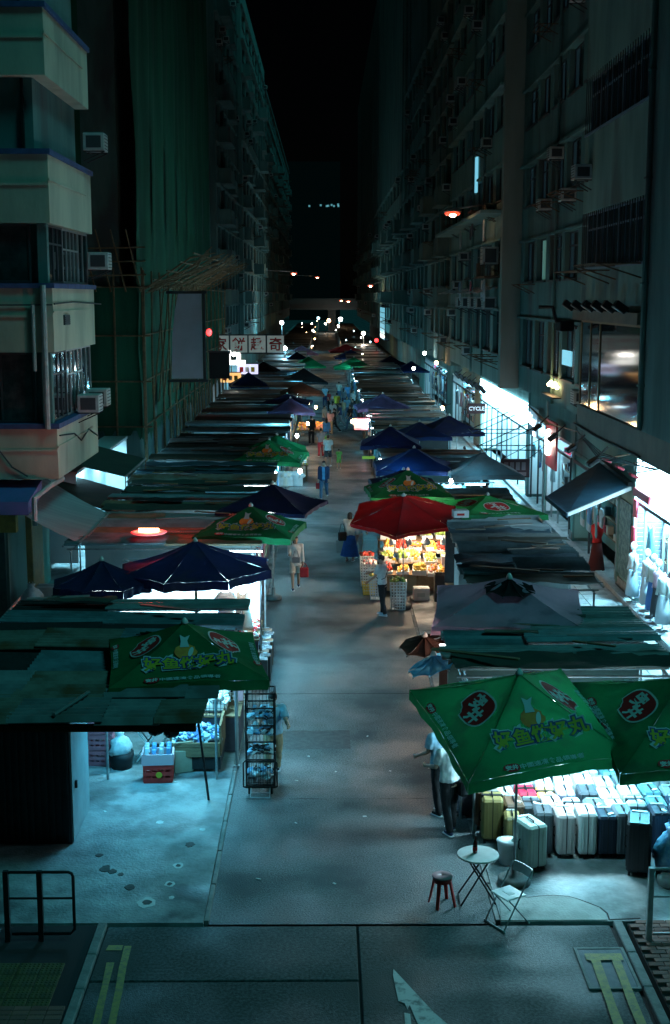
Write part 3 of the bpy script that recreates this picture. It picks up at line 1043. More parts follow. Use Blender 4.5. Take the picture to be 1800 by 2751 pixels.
# far end: elevated road across the street
fly = thing('flyover', 'concrete flyover crossing the far end of the street', 'bridge', (0, 335, 0))
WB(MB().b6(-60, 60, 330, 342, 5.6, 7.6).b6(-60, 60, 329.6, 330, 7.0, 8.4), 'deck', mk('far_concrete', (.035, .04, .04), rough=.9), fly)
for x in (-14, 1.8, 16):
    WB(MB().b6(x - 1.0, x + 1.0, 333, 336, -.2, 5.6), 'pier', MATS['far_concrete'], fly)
tower = thing('distant_tower', 'dark distant tower beyond the flyover with small lit windows', 'building', (4, 520, 0))
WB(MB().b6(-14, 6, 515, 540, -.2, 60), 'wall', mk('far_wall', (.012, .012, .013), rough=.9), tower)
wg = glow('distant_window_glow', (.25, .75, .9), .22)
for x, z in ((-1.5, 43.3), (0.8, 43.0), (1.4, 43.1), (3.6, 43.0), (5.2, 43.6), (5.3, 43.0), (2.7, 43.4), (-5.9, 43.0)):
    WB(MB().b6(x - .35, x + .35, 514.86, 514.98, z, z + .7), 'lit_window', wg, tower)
# ================================================================= umbrellas
green_c = cloth('green_canopy', (.012, .19, .065), .8, .34)
navy_c = cloth('navy_canopy', (.008, .011, .050), .8, .15)
blue_c = cloth('blue_canopy', (.009, .024, .10), .8, .15)
red_c = cloth('red_canopy', (.26, .008, .012), .8, .16)
mauve_c = cloth('mauve_canopy', (.70, .40, .52), .85, .5)
grey_c = cloth('grey_canopy', (.10, .115, .13))
black_c = cloth('black_canopy', (.014, .015, .018))
brown_c = cloth('brown_canopy', (.085, .045, .035))
sky_c = cloth('light_blue_canopy', (.10, .52, .85), .85, .55)
plum_c = cloth('plum_canopy', (.12, .10, .22))
p_red = mk('print_red', (.55, .02, .02), rough=.7)
p_white = mk('print_white', (.62, .64, .61), rough=.7)
p_yellow = mk('print_yellow', (.46, .37, .03), rough=.7)
p_blue = mk('print_dark_blue', (.03, .06, .20), rough=.7)
p_orange = mk('print_orange', (.75, .16, .03), (.85, .3, .05), 3, .7)
p_grey = mk('print_pale_grey', (.48, .54, .55), rough=.7)
wood_m = mk('old_wood', (.24, .15, .08), (.16, .10, .06), 4, .75, stretch=(1, 8, 8))
base_m = mk('stone_base', (.22, .22, .21), (.15, .15, .15), 5, .9)

def shield(w, h, n=26):
    """Rounded badge outline with a bite at the lower left."""
    pts = []
    for i in range(n):
        t = i / n * 2 * PI
        x, y = math.cos(t), math.sin(t)
        x = math.copysign(abs(x) ** .75, x)
        y = math.copysign(abs(y) ** .8, y)
        if -2.75 < (t - 2 * PI if t > PI else t) < -2.15:
            x, y = x * .80, y * .84
        pts.append((x * w / 2, y * h / 2))
    return pts

def umbrella(label, cx, cy, size, rz=0.0, z_edge=2.45, rise=.75, tilt=(0, 0), cl=green_c, n=4, prints=None, valance=.16, name='market_umbrella', pole=True, finial=True, base=True, sag=.05, pole_r=.022, group=None, foot=None):
    """size: half side (n = 4) or radius. tilt: change of height per metre along x and y."""
    root = thing(name, label, 'umbrella', (cx, cy, 0), 0, group)
    apex = Vector((0, 0, z_edge + rise))
    Rr = size * math.sqrt(2) if n == 4 else size
    cor = []
    for k in range(n):
        t = rz + 2 * PI * k / n + (PI / n if n != 4 else PI / 4) - PI / 2 - (PI / n if n != 4 else PI / 4) * 2
        # corner 0 -> 1 is the side facing the camera for n = 4
        x, y = Rr * math.cos(t), Rr * math.sin(t)
        cor.append(Vector((x, y, z_edge + tilt[0] * x + tilt[1] * y)))
    ax = Vector((0, 0, 0))
    NR, NT = 12, 12
    def surf(k, r, t):
        a, b = cor[k], cor[(k + 1) % n]
        e = a.lerp(b, t)
        p = apex.lerp(e, r)
        bow = 4 * t * (1 - t)
        p = p + (Vector((0, 0, 0)) - Vector((e.x, e.y, 0))) * (.035 * bow * r * r)
        p.z += -sag * bow * math.sin(PI * min(r, 1)) + .02 * bow * r - .05 * math.sin(PI * r)
        p.z += .030 * r * noise.noise((cx + p.x * 1.9, cy + p.y * 1.9, k)) + .014 * r * noise.noise((cx + p.x * 5.5, cy + p.y * 5.5, k + 9))
        return p
    def normal(k, r, t):
        a = surf(k, max(r - .05, .01), t)
        b = surf(k, r + .05, t)
        c_ = surf(k, r, t - .05)
        d = surf(k, r, t + .05)
        nn = (b - a).cross(d - c_).normalized()
        return nn if nn.z > 0 else -nn
    panels = []
    for k in range(n):
        vs, fs = [], []
        for i in range(NR + 1):
            for j in range(NT + 1):
                vs.append(surf(k, .02 + .98 * i / NR, j / NT))
        for i in range(NR):
            for j in range(NT):
                a = i * (NT + 1) + j
                fs.append((a + NT + 1, a + NT + 2, a + 1, a))
        pan = MB().add(vs, fs).build('canopy_panel', cl, root, True)
        panels.append(pan)
        if valance > 0:
            vs, fs = [], []
            W = NT * 2 + 1
            for i in range(3):
                for j in range(W):
                    t = j / (NT * 2)
                    p = surf(k, 1, t)
                    o = Vector((p.x, p.y, 0)).normalized()
                    vs.append(p + o * (.004 + .02 * math.sin(t * 23 + k) * (i / 2)) - Vector((0, 0, valance * i / 2)))
            for i in range(2):
                for j in range(W - 1):
                    a = i * W + j
                    fs.append((a, a + 1, a + W + 1, a + W))
            MB().add(vs, fs).build('valance', cl, pan, True)
    # ribs and struts below the cloth
    for k in range(n):
        pr = [surf(k, r, 0) - Vector((0, 0, .03)) for r in (.03, .4, .75, .99)]
        rb = MB().path(pr, .012, 5).build('rib', steel if pole_r < .03 else wood_m, root)
        mid = surf(k, .5, 0) - Vector((0, 0, .04))
        MB().tube((0, 0, z_edge + rise * .2), mid, .009, n=5).build('strut', steel, rb)
    if pole:
        MB().tube((foot[0], foot[1], .03) if foot else (0, 0, .04), (0, 0, apex.z + .02), pole_r, n=10).build('pole', black_metal if foot else steel if pole_r < .03 else wood_m, root)
    if base:
        MB().lathe([(.24, 0), (.25, .02), (.25, .09), (.2, .12), (.05, .13), (.045, .34), (.04, .35)], (0, 0, .03), 18).build('base', base_m, root, True)
    if finial:
        MB().lathe([(.055, 0), (.06, .02), (.05, .05), (.028, .085), (.01, .1)], (0, 0, apex.z - .02), 10).build('finial', p_white, root, True)

    def place(k, nm, pts, faces, u0, v0, mat, lift, rot=0.0):
        a, b = cor[k], cor[(k + 1) % n]
        L = (b - a).length
        Hs = (a.lerp(b, .5) - apex).length
        c_, s_ = math.cos(rot), math.sin(rot)
        vs = []
        for (x, y) in pts:
            u = u0 + x * c_ - y * s_
            v = v0 + x * s_ + y * c_
            r = max(1 - v / Hs, .03)
            t = .5 + u / (L * r)
            vs.append(surf(k, r, t) + normal(k, r, .5) * (lift * 1.3 + .010))
        o = MB().add(vs, faces).build(nm, mat, panels[k])
        return o
    def disc(k, nm, pts, u0, v0, mat, lift, rot=0.0):
        m_ = len(pts)
        place(k, nm, [(0, 0)] + list(pts), [(0, i + 1, (i + 1) % m_ + 1) for i in range(m_)], u0, v0, mat, lift, rot)
    if prints:
        s = size / 1.3
        for k, kind in prints.items():
            Hs = (cor[k].lerp(cor[(k + 1) % n], .5) - apex).length
            if kind == 'badge':
                u, v = 0, Hs * .48
                disc(k, 'badge_edge', shield(.78 * s, .62 * s), u, v, p_white, .010, .12)
                disc(k, 'badge_field', shield(.72 * s, .56 * s), u, v, p_red, .014, .12)
                vs, fs = text_poly('安', .30 * s, .012)
                place(k, 'badge_lettering', vs, fs, u - .10 * s, v + .09 * s, p_white, .019, .15)
                vs, fs = text_poly('井', .32 * s, .012)
                place(k, 'badge_lettering', vs, fs, u + .10 * s, v - .10 * s, p_white, .019, .15)
            else:
                u, v = .02, Hs * .47
                # banner outline and lettering
                vs, fs = text_poly('好鱼做好丸', .30 * s, .045)
                place(k, 'slogan_outline', [(x, y * 1.05) for x, y in vs], fs, u, v - .12 * s, p_grey, .010, .05)
                vs, fs = text_poly('好鱼做好丸', .30 * s, .028)
                place(k, 'slogan_outline', [(x, y * 1.05) for x, y in vs], fs, u, v - .12 * s, p_blue, .015, .05)
                vs, fs = text_poly('好鱼做好丸', .30 * s, .008)
                place(k, 'slogan_lettering', [(x, y * 1.05) for x, y in vs], fs, u, v - .12 * s, p_yellow, .020, .05)
                # orange ball with a pale tail and splash
                ball = [(.19 * s * math.cos(t * PI / 10) * (1 + .08 * math.cos(3 * t)), .17 * s * math.sin(t * PI / 10)) for t in range(20)]
                disc(k, 'ball_print', ball, u - .04 * s, v + .16 * s, p_orange, .012)
                disc(k, 'ball_shine', [(.04 * s * math.cos(t * PI / 6) , .11 * s * math.sin(t * PI / 6)) for t in range(12)], u + .05 * s, v + .15 * s, p_white, .016, -.3)
                disc(k, 'tail_print', [(-.07 * s, -.1 * s), (.09 * s, -.1 * s), (.06 * s, .03 * s), (.11 * s, .14 * s), (.02 * s, .1 * s), (-.06 * s, .15 * s), (-.05 * s, .02 * s)], u - .06 * s, v + .36 * s, p_grey, .018)
                disc(k, 'splash_print', [(-.06 * s, 0), (0, .025 * s), (.06 * s, .03 * s), (.03 * s, -.02 * s)], u - .30 * s, v + .06 * s, p_grey, .012, .4)
                disc(k, 'splash_print', [(-.06 * s, .02 * s), (0, .03 * s), (.07 * s, .05 * s), (.03 * s, -.02 * s)], u + .22 * s, v + .06 * s, p_grey, .012, .2)
            # strip of lettering along the hem
            vb = .10 * s
            disc(k, 'hem_badge', shield(.26 * s, .16 * s), -.62 * s, vb, p_red, .012)
            vs, fs = text_poly('安井', .10 * s, .004)
            place(k, 'hem_lettering', vs, fs, -.62 * s, vb, p_white, .017)
            vs, fs = text_poly('中國速凍食品領導者', .115 * s, .002)
            place(k, 'hem_lettering', vs, fs, .02 * s, vb, p_grey, .012)
    return root

FS = {0: 'slogan', 1: 'badge', 2: 'slogan', 3: 'badge'}
# left side, from the camera outwards
umbrella('green printed umbrella over the tin roofs at lower left', -2.30, 20.75, 1.24, R(9), 2.93, .62, (0, .05), prints=FS, base=False, foot=(.24, 1.15))
umbrella('wide navy umbrella over the white-lit stall on the left', -2.98, 29.4, 1.84, R(6), 2.66, .62, (.02, 0), navy_c, 8, valance=.2, pole_r=.032)
umbrella('small navy umbrella beside the yellow pillar', -4.98, 28.5, 1.15, R(10), 2.52, .5, (0, 0), navy_c, 8, valance=.2)
umbrella('green printed umbrella right behind the wide navy one', -1.92, 33.3, 1.25, R(-8), 2.85, .62, (0, 0), prints=FS)
umbrella('dark navy umbrella overhanging the lane behind the second green one', -1.52, 37.4, 1.32, R(-14), 2.8, .66, (0, 0), navy_c, valance=.1)
umbrella('green printed umbrella of the left row with a bulb at its corner', -2.1, 48.8, 1.3, R(-4), 2.8, .72, (0, 0), prints=FS)
umbrella('green umbrella hidden behind the third green one on the left', -1.9, 51.6, 1.2, R(4), 2.8, .6, (0, 0))
umbrella('plum and red umbrella beside the lantern-lit fruit stand', -1.85, 70.0, 1.25, R(4), 2.75, .7, (0, 0), plum_c)
umbrella('dark blue umbrella just behind the plum one', -2.2, 76, 1.4, R(-4), 2.75, .5, (0, 0), navy_c)
umbrella('brown umbrella over the warm-lit stall where people gather', -1.5, 83.5, 1.4, R(3), 2.75, .7, (0, 0), brown_c)
umbrella('bright blue tent umbrella on the left footway under the neon board', -5.3, 91, 1.35, R(6), 2.75, .9, (0, 0), blue_c)
umbrella('large black umbrella reaching into the lane in the distance', -1.6, 99, 1.7, R(5), 2.5, 1.0, (0, 0), black_c)
umbrella('black canopy below the hanging sign', -5.0, 107, 1.9, R(-6), 2.5, 1.1, (0, 0), black_c)
umbrella('distant olive green umbrella on the left', -1.5, 121, 1.5, R(5), 2.5, .9, (0, 0))
umbrella('distant dark blue umbrella left of the lane', -2.8, 131, 1.6, R(4), 2.5, .9, (0, 0), navy_c)
umbrella('far plum umbrella on the left near the far bulbs', -2.6, 148, 1.8, R(4), 2.5, .9, (0, 0), plum_c)
# right side
umbrella('big green printed umbrella tilted over the suitcases', 2.86, 18.55, 1.27, R(15), 2.58, .74, (.0, .23), prints=FS, pole_r=.02)
umbrella('green printed umbrella cut by the right edge beside the big one', 5.27, 18.5, 1.30, R(4), 2.58, .70, (.0, .2), prints=FS, pole_r=.02)
umbrella('mauve grey umbrella over the tin roof on the right', 3.60, 24.9, 1.45, R(-7), 2.78, .62, (0, .05), mauve_c)
umbrella('red umbrella over the fruit stall', 2.22, 36.3, 1.62, R(20), 2.72, .55, (.03, .20), red_c, 6, valance=.1, pole_r=.018)
umbrella('green printed umbrella just behind the red one', 2.65, 41.2, 1.3, R(3), 2.65, .72, (0, 0), prints=FS)
umbrella('flat green printed umbrella right of the red one', 4.75, 37.6, 1.32, R(16), 2.72, .38, (-.04, 0), prints={0: 'badge', 1: 'badge', 2: 'badge', 3: 'badge'})
umbrella('blue umbrella over the bright clothes stall on the right', 3.35, 48.6, 1.48, R(0), 2.5, .72, (0, 0), blue_c)
umbrella('grey umbrella next to the blue one by the footway', 5.75, 47.2, 1.3, R(3), 2.5, .72, (0, 0), grey_c)
umbrella('dark blue umbrella low beneath the blue one', 2.75, 45.2, 1.15, R(2), 2.35, .5, (0, 0), navy_c)
umbrella('navy umbrella with a yellow tag at the lane edge', 2.75, 54.4, 1.25, R(-2), 2.75, .72, (0, 0), navy_c)
umbrella('blue umbrella in the middle of the right row', 4.2, 57.6, 1.2, R(8), 2.75, .6, (0, 0), blue_c)
umbrella('navy umbrella close to the footway below the black sign', 5.7, 59.6, 1.35, R(8), 2.75, .7, (0, 0), navy_c)
umbrella('mauve umbrella above the stall with the haloed light box', 3.2, 72.5, 1.5, R(3), 2.75, .75, (0, 0), plum_c)
umbrella('green and red umbrella over the bright lane-end stall', 2.6, 117, 1.8, R(2), 2.6, .9, (0, 0))
umbrella('far navy umbrella at the right footway', 6.2, 124, 1.6, R(2), 2.5, .8, (0, 0), navy_c)
umbrella('far blue umbrella right of the green and red one', 7.4, 112, 1.4, R(2), 2.6, .8, (0, 0), blue_c)
umbrella('far red umbrella in the middle of the view', 2.4, 150, 1.9, R(2), 2.7, .8, (0, 0), red_c)
umbrella('far bright blue umbrella below the far red one', 2.8, 141, 1.8, R(2), 2.4, .8, (0, 0), blue_c)
# folding rain umbrellas hung on the stalls
umbrella('small navy rain umbrella opened on top of the mauve one', 3.58, 24.7, .52, R(0), 3.2, .22, (0, .1), black_c, 8, valance=0, name='rain_umbrella', pole=False, base=False, pole_r=.01, sag=.05)
umbrella('small brown rain umbrella hung at the stall corner', 1.92, 24.4, .50, R(20), 2.15, .2, (.1, .2), brown_c, 8, valance=0, name='rain_umbrella', base=False, pole=False, pole_r=.01, sag=.05)
umbrella('small light blue rain umbrella hung at the stall corner', 2.0, 23.25, .48, R(10), 2.10, .2, (.35, .1), sky_c, 8, valance=0, name='rain_umbrella', base=False, pole=False, pole_r=.01, sag=.05)
# ================================================================= market stalls
tin_blue = mk('tin_blue_grey', (.17, .25, .28), (.10, .16, .18), 1.6, .38, metal=.15, bump=.2, c3=(.11, .14, .15), sc3=.9, rand=.35)
tin_grey = mk('tin_grey', (.26, .29, .29), (.17, .19, .195), 1.6, .38, metal=.15, bump=.2, c3=(.17, .165, .15), sc3=.9, rand=.35)
tin_rust = mk('tin_rusty', (.24, .22, .18), (.15, .11, .08), 1.3, .7, metal=.05, bump=.3, c3=(.17, .07, .03), sc3=1.1, rand=.3)
tin_pale = mk('plastic_pale', (.34, .42, .45), (.25, .31, .33), 1.3, .5, bump=.15, rand=.2)
tarp_black = mk('black_tarpaulin', (.012, .013, .014), (.02, .021, .022), 3, .6, bump=.4, bsc=10)
tarp_olive = mk('olive_tarpaulin', (.05, .065, .05), (.035, .045, .04), 2, .7, bump=.4, bsc=8)
tarp_blue = mk('faded_blue_tarpaulin', (.06, .12, .16), (.04, .08, .11), 2, .6, bump=.5, bsc=8)
ply = mk('plywood_roof', (.22, .16, .10), (.15, .11, .07), 2, .8, bump=.2)
plastic_white = mk('white_plastic', (.68, .70, .70), (.58, .6, .6), 4, .4)
board_white = mk('white_board', (.72, .74, .74), (.62, .65, .66), 2, .6)
cloth_skirt = mk('counter_skirt', (.10, .09, .12), (.07, .07, .09), 3, .85)
lamp_white = glow('tube_glow_white', (.80, .95, 1.0), 14)
lamp_warm = glow('bulb_glow_warm', (1.0, .62, .28), 30)
lamp_bulb = glow('bulb_glow_white', (1.0, .93, .82), 40)
lamp_red = glow('tube_glow_red', (1.0, .30, .12), 30)

SHEETS = {}
def sheet_mesh(w, l, per=.17, amp=.052, flat=False):
    """Corrugated sheet, ridges along x; w along x, l along y; origin at centre."""
    key = (round(w, 2), round(l, 2), flat, per)
    if key in SHEETS:
        return SHEETS[key]
    n = 2 if flat else max(int(l / per * 4), 4)
    top, bot = [], []
    for i in range(n + 1):
        y = -l / 2 + l * i / n
        z = 0 if flat else amp * math.sin(2 * PI * y / per)
        top.append((y, z + .008))
        bot.append((y, z - (.02 if flat else .004)))
    prof = top + bot[::-1]
    K = len(prof)
    vs = [(-w / 2, y, z) for y, z in prof] + [(w / 2, y, z) for y, z in prof]
    fs = []
    for i in range(K):
        j = (i + 1) % K
        fs.append((i, i + K, j + K, j))
    for i in range(n):
        a, b, c, d = i, i + 1, K - 2 - i, K - 1 - i
        fs.append((a, b, c, d))
        fs.append((a + K, d + K, c + K, b + K))
    me = MB().add(vs, fs).mesh('roof_sheet', tin_grey)
    me['k'] = 1
    SHEETS[key] = me
    return me

def roof_sheet(root, xc, yc, z, w, l, mat, ry=0.0, rx=0.0, rz=0.0, flat=False, name='roof_sheet', per=.17):
    me = sheet_mesh(w, l, per, flat=flat).copy()
    me.materials.clear()
    me.materials.append(mat)
    o = link(name, me, root, (xc, yc, z))
    o.rotation_euler = (rx, ry, rz)
    return o

def tube_light(root, x0, y0, x1, y1, z, mat=None, r=.022):
    return MB().tube((x0, y0, z), (x1, y1, z), r, n=8).build('tube_lamp', mat or lamp_white, root)

def bulb(root, x, y, z, mat=None, r=.06):
    o = MB().ball((x, y, z), (r, r, r * 1.25), 12, 8).build('light_bulb', mat or lamp_bulb, root, True)
    MB().tube((x, y, z + r), (x, y, z + r + .09), .022, n=7).build('socket', black_metal, o)
    return o

def frame(root, x0, x1, y0, y1, h, mat=steel, r=.024):
    for x in (x0, x1):
        for y in (y0, y1):
            MB().tube((x, y, .03), (x, y, h), r, n=6).build('post', mat, root)
    for y in (y0, y1):
        MB().tube((x0 - .1, y, h), (x1 + .1, y, h), r * .9, n=6).build('beam', mat, root)
    for x in (x0, x1):
        MB().tube((x, y0 - .1, h - .05), (x, y1 + .1, h - .05), r * .9, n=6).build('beam', mat, root)

def counter(root, x0, x1, y0, y1, h=.78, top=wood_m, skirt=cloth_skirt):
    c = MB().b6(x0, x1, y0, y1, h - .04, h, ch=.006).build('counter_top', top, root)
    MB().b6(x0 + .03, x1 - .03, y0 + .03, y1 - .03, .05, h - .044).build('counter_skirt', skirt, c)
    return c

# ---- goods that hang or lie about, each its own object
shirt_cols = [(.62, .64, .66), (.12, .30, .55), (.55, .58, .60), (.08, .16, .34), (.50, .10, .14), (.20, .45, .52), (.66, .60, .52), (.10, .10, .12), (.38, .52, .60), (.60, .35, .42)]
shirt_m = [mk('garment_%s' % n_, c, tuple(x * .8 for x in c), 4, .9) for n_, c in zip(('white', 'blue', 'pale', 'navy', 'crimson', 'teal', 'cream', 'black', 'sky', 'pink'), shirt_cols)]
def garment_mesh(kind):
    if kind == 0:   # shirt
        o = [(-.11, 0), (-.16, -.03), (-.30, -.20), (-.22, -.28), (-.18, -.22), (-.19, -.62), (.19, -.62), (.18, -.22), (.22, -.28), (.30, -.20), (.16, -.03), (.11, 0), (.05, -.05), (-.05, -.05)]
    elif kind == 1:  # dress
        o = [(-.09, 0), (-.15, -.04), (-.14, -.30), (-.26, -.98), (.26, -.98), (.14, -.30), (.15, -.04), (.09, 0), (.04, -.10), (-.04, -.10)]
    else:           # trousers
        o = [(-.18, 0), (-.21, -.95), (-.06, -.95), (0, -.32), (.06, -.95), (.21, -.95), (.18, 0)]
    mb = MB()
    n = len(o)
    cx = sum(p[0] for p in o) / n
    cy = sum(p[1] for p in o) / n
    vs = []
    for d, s in ((-.035, .86), (-.012, 1), (.012, 1), (.035, .86)):
        vs += [(cx + (x - cx) * s, d, cy + (y - cy) * s) for x, y in o]
    fs = [tuple(range(n)), tuple(range(3 * n, 4 * n))[::-1]]
    for k in range(3):
        for i in range(n):
            j = (i + 1) % n
            fs.append((k * n + j, k * n + i, (k + 1) * n + i, (k + 1) * n + j))
    return mb.add(vs, fs)
SN = ('white', 'blue', 'pale', 'navy', 'crimson', 'teal', 'cream', 'black', 'sky blue', 'pink')
GM = [[garment_mesh(k).mesh('garment', m, True) for m in shirt_m] for k in range(3)]
def hang(x, y, z, label, group, kind=None, ci=None, rz=None, rnd=random):
    k = rnd.choice((0, 0, 1, 2)) if kind is None else kind
    c = rnd.randrange(len(shirt_m)) if ci is None else ci
    nm = ('hanging_shirt', 'hanging_dress', 'hanging_trousers')[k]
    o = link(nm, GM[k][c], None, (x, y, z), rnd.uniform(-.3, .3) if rz is None else rz)
    return tag(o, label, 'garment', group)

def rail(root, p, q):
    return MB().tube(p, q, .014, n=6).build('hanging_rail', steel, root)

# ----------------------------------------------------------------- left stall at the front corner
def front_left_stall():
    st = thing('market_stall', 'front left stall with corrugated tin roof and dark metal cabin', 'stall', (-3.6, 20.5, 0))
    L = st.location
    def lx(x): return x - L.x
    def ly(y): return y - L.y
    # cabin
    cab = MB().b6(lx(-6.6), lx(-4.12), ly(20.05), ly(21.55), .03, 2.42).build('cabin', mk('cabin_dark_steel', (.045, .058, .062), (.03, .04, .044), 3, .6, metal=.3), st)
    for i in range(22):
        x = -6.55 + i * .112
        MB().b6(lx(x), lx(x + .05), ly(20.02), ly(20.048), .06, 2.38).build('cabin_rib', MATS['cabin_dark_steel'], cab)
    MB().b6(lx(-4.118), lx(-4.09), ly(20.08), ly(21.52), .05, 2.40).build('cabin_lit_side', mk('lit_blue_side', (.26, .36, .38), (.2, .28, .3), 2, .6), cab)  # paler blue paints the lamp light falling on this side of the cabin
    MB().box((lx(-4.07), ly(20.3), .95), (.04, .05, .12)).build('hasp', black_metal, cab)
    # roof: rows of sheets, ridges along x
    rows = [(18.25, 19.3, 2.70, [(-5.35, 1.5, tin_rust), (-3.95, 1.4, tin_grey), (-2.9, .95, tin_grey), (-2.15, .7, tin_rust)]),
            (19.22, 20.5, 2.77, [(-5.5, 1.6, tin_grey), (-4.05, 1.5, tin_rust), (-2.75, 1.25, tin_grey), (-1.95, .6, tin_grey)]),
            (20.62, 21.9, 2.70, [(-5.6, 1.8, tarp_black), (-4.1, 1.6, tin_blue), (-2.7, 1.4, tin_pale)]),
            (21.95, 23.1, 2.76, [(-5.7, 1.7, tin_rust), (-4.3, 1.5, tin_rust), (-2.9, 1.5, tin_blue)]),
            (23.15, 24.0, 2.66, [(-5.3, 2.2, tarp_black), (-3.4, 1.9, tarp_black)])]
    for y0, y1, z, ss in rows:
        for x, w, m in ss:
            roof_sheet(st, lx(x), ly((y0 + y1) / 2), z + random.uniform(-.02, .03), w, y1 - y0 + .1, m, R(random.uniform(-1.5, 1.5)), R(random.uniform(-1, 2.5)), R(random.uniform(-1, 1)))
    for y in (18.4, 20.55, 22.8):
        MB().b6(lx(-6.2), lx(-1.9), ly(y - .04), ly(y + .04), 2.50, 2.60).build('beam', rust, st)
    MB().tube((lx(-3.62), ly(19.25), 2.83), (lx(-3.95), ly(18.25), 2.80), .03, n=6).build('roof_pipe', alu, st)
    for x, y in ((-2.0, 22.9), (-4.0, 22.9), (-6.2, 18.5), (-6.2, 22.9)):
        MB().tube((lx(x), ly(y), .03), (lx(x), ly(y), 2.55), .025, n=7).build('post', steel, st)
    # dim hanging things under the eave
    for i, (x, y) in enumerate(((-2.35, 19.1), (-2.15, 19.4), (-2.6, 19.2))):
        MB().box((lx(x), ly(y), 2.30), (.22, .18, .26), random.uniform(0, 1), 0, .04).build('eave_bundle', tarp_black, st)
    tube_light(st, lx(-3.6), ly(22.5), lx(-2.4), ly(22.5), 2.44)
    lamp('AREA', (-3.0, 22.2, 2.40), 75, CYAN, 1.2, sy=.2)
    lamp('AREA', (-2.5, 24.2, 2.4), 110, NEUT, 1.0, sy=.2)
    return st
front_left_stall()

crate_red = mk('red_crate_plastic', (.60, .035, .03), (.48, .03, .025), 4, .5)
crate_pink = mk('pink_crate_plastic', (.50, .16, .20), (.4, .12, .16), 4, .5)
foam_m = mk('styrofoam', (.74, .76, .76), (.66, .69, .70), 5, .7)
bag_blue = mk('thin_blue_bag', (.10, .30, .52), (.30, .52, .66), 7, .35, bump=.6, bsc=20)
bag_white = mk('thin_white_bag', (.62, .68, .70), (.48, .55, .58), 7, .35, bump=.6, bsc=20)

def crate(name, label, x, y, z, sx, sy, sz, mat, rz=0, group=None):
    """Open crate with rim, slotted sides and grip."""
    t = thing(name, label, 'crate', (x, y, z), rz, group)
    w = .022
    MB().b6(-sx / 2, sx / 2, -sy / 2, sy / 2, 0, .02).build('bottom', mat, t)
    for a in (-1, 1):
        m1, m2 = MB(), MB()
        for (za, zb) in ((.02, sz * .3), (sz * .42, sz * .62), (sz * .76, sz)):
            m1.b6(-sx / 2, sx / 2, a * sy / 2 - w / 2, a * sy / 2 + w / 2, za, zb)
            m2.b6(a * sx / 2 - w / 2, a * sx / 2 + w / 2, -sy / 2 + w, sy / 2 - w, za, zb)
        n = 5
        for i in range(n):
            xx = -sx / 2 + .02 + (sx - .04) * i / (n - 1)
            m1.b6(xx - .014, xx + .014, a * sy / 2 - w * .45, a * sy / 2 + w * .45, .021, sz - .002)
            yy = -sy / 2 + .03 + (sy - .06) * i / (n - 1)
            m2.b6(a * sx / 2 - w * .45, a * sx / 2 + w * .45, yy - .014, yy + .014, .021, sz - .002)
        m1.build('side', mat, t)
        m2.build('side', mat, t)
    return t

def heap(root, sx, sy, z0, h, mats, n=40, r=.06, seed=1, name='heap', smooth=True):
    rnd = random.Random(seed)
    mb = MB()
    for i in range(n):
        x, y = rnd.uniform(-.5, .5), rnd.uniform(-.5, .5)
        z = z0 + h * (1 - (abs(x) * 1.2) ** 2) * (1 - (abs(y) * 1.2) ** 2) * rnd.uniform(.3, 1)
        q = r * rnd.uniform(.7, 1.2)
        if 'goods' in name:
            Mr = Matrix.Rotation(rnd.uniform(0, 3), 3, 'Z') @ Matrix.Rotation(rnd.uniform(-.7, .7), 3, 'X') @ Matrix.Rotation(rnd.uniform(-.7, .7), 3, 'Y')
            mb.box((x * sx, y * sy, z), (q * rnd.uniform(1.4, 2.8), q * rnd.uniform(1.2, 2.0), q * rnd.uniform(.4, .9)), 0, rnd.randrange(len(mats)), q * .2, Mr)
            continue
        mb.ball((x * sx, y * sy, z), (q, q, q), 7, 5, rnd.randrange(len(mats)))
    o = mb.build(name, mats, root, smooth and 'goods' not in name)
    o['kind'] = 'stuff'
    return o

def bag(name, label, x, y, z, s, mat, cat='bag', group=None, seed=0):
    rnd = random.Random(seed)
    t = thing(name, label, cat, (x, y, z), rnd.uniform(0, 3), group)
    mb = MB()
    prof = [(.24, 0), (.33, .05), (.37, .16), (.36, .28), (.30, .40), (.24, .48), (.13, .54), (.09, .58), (.14, .66)]
    n = 26
    vs, fs = [], []
    for (r, zz) in prof:
        for j in range(n):
            a = 2 * PI * j / n
            rr = r * (1 + .30 * noise.noise((math.cos(a) * 2 + seed, math.sin(a) * 2, zz * 5)) + .14 * noise.noise((math.cos(a) * 6 + seed, math.sin(a) * 6, zz * 9)))
            vs.append((s * rr * math.cos(a), s * rr * .62 * math.sin(a), s * zz * 1.1))
    for i in range(len(prof) - 1):
        for j in range(n):
            a, b = i * n + j, i * n + (j + 1) % n
            fs.append((a, b, b + n, a + n))
    fs.append(tuple(range(n))[::-1])
    fs.append(tuple(range((len(prof) - 1) * n, len(prof) * n)))
    mb.add(vs, fs).build('bag_body', mat, t, True)
    for sgn in (-1, 1):
        MB().path([(sgn * .08 * s, 0, .58 * s), (sgn * .12 * s, .02, .72 * s), (sgn * .05 * s, .03, .80 * s), (sgn * .02 * s, 0, .62 * s)], .012 * s, 5).build('bag_handle', mat, t)
    return t

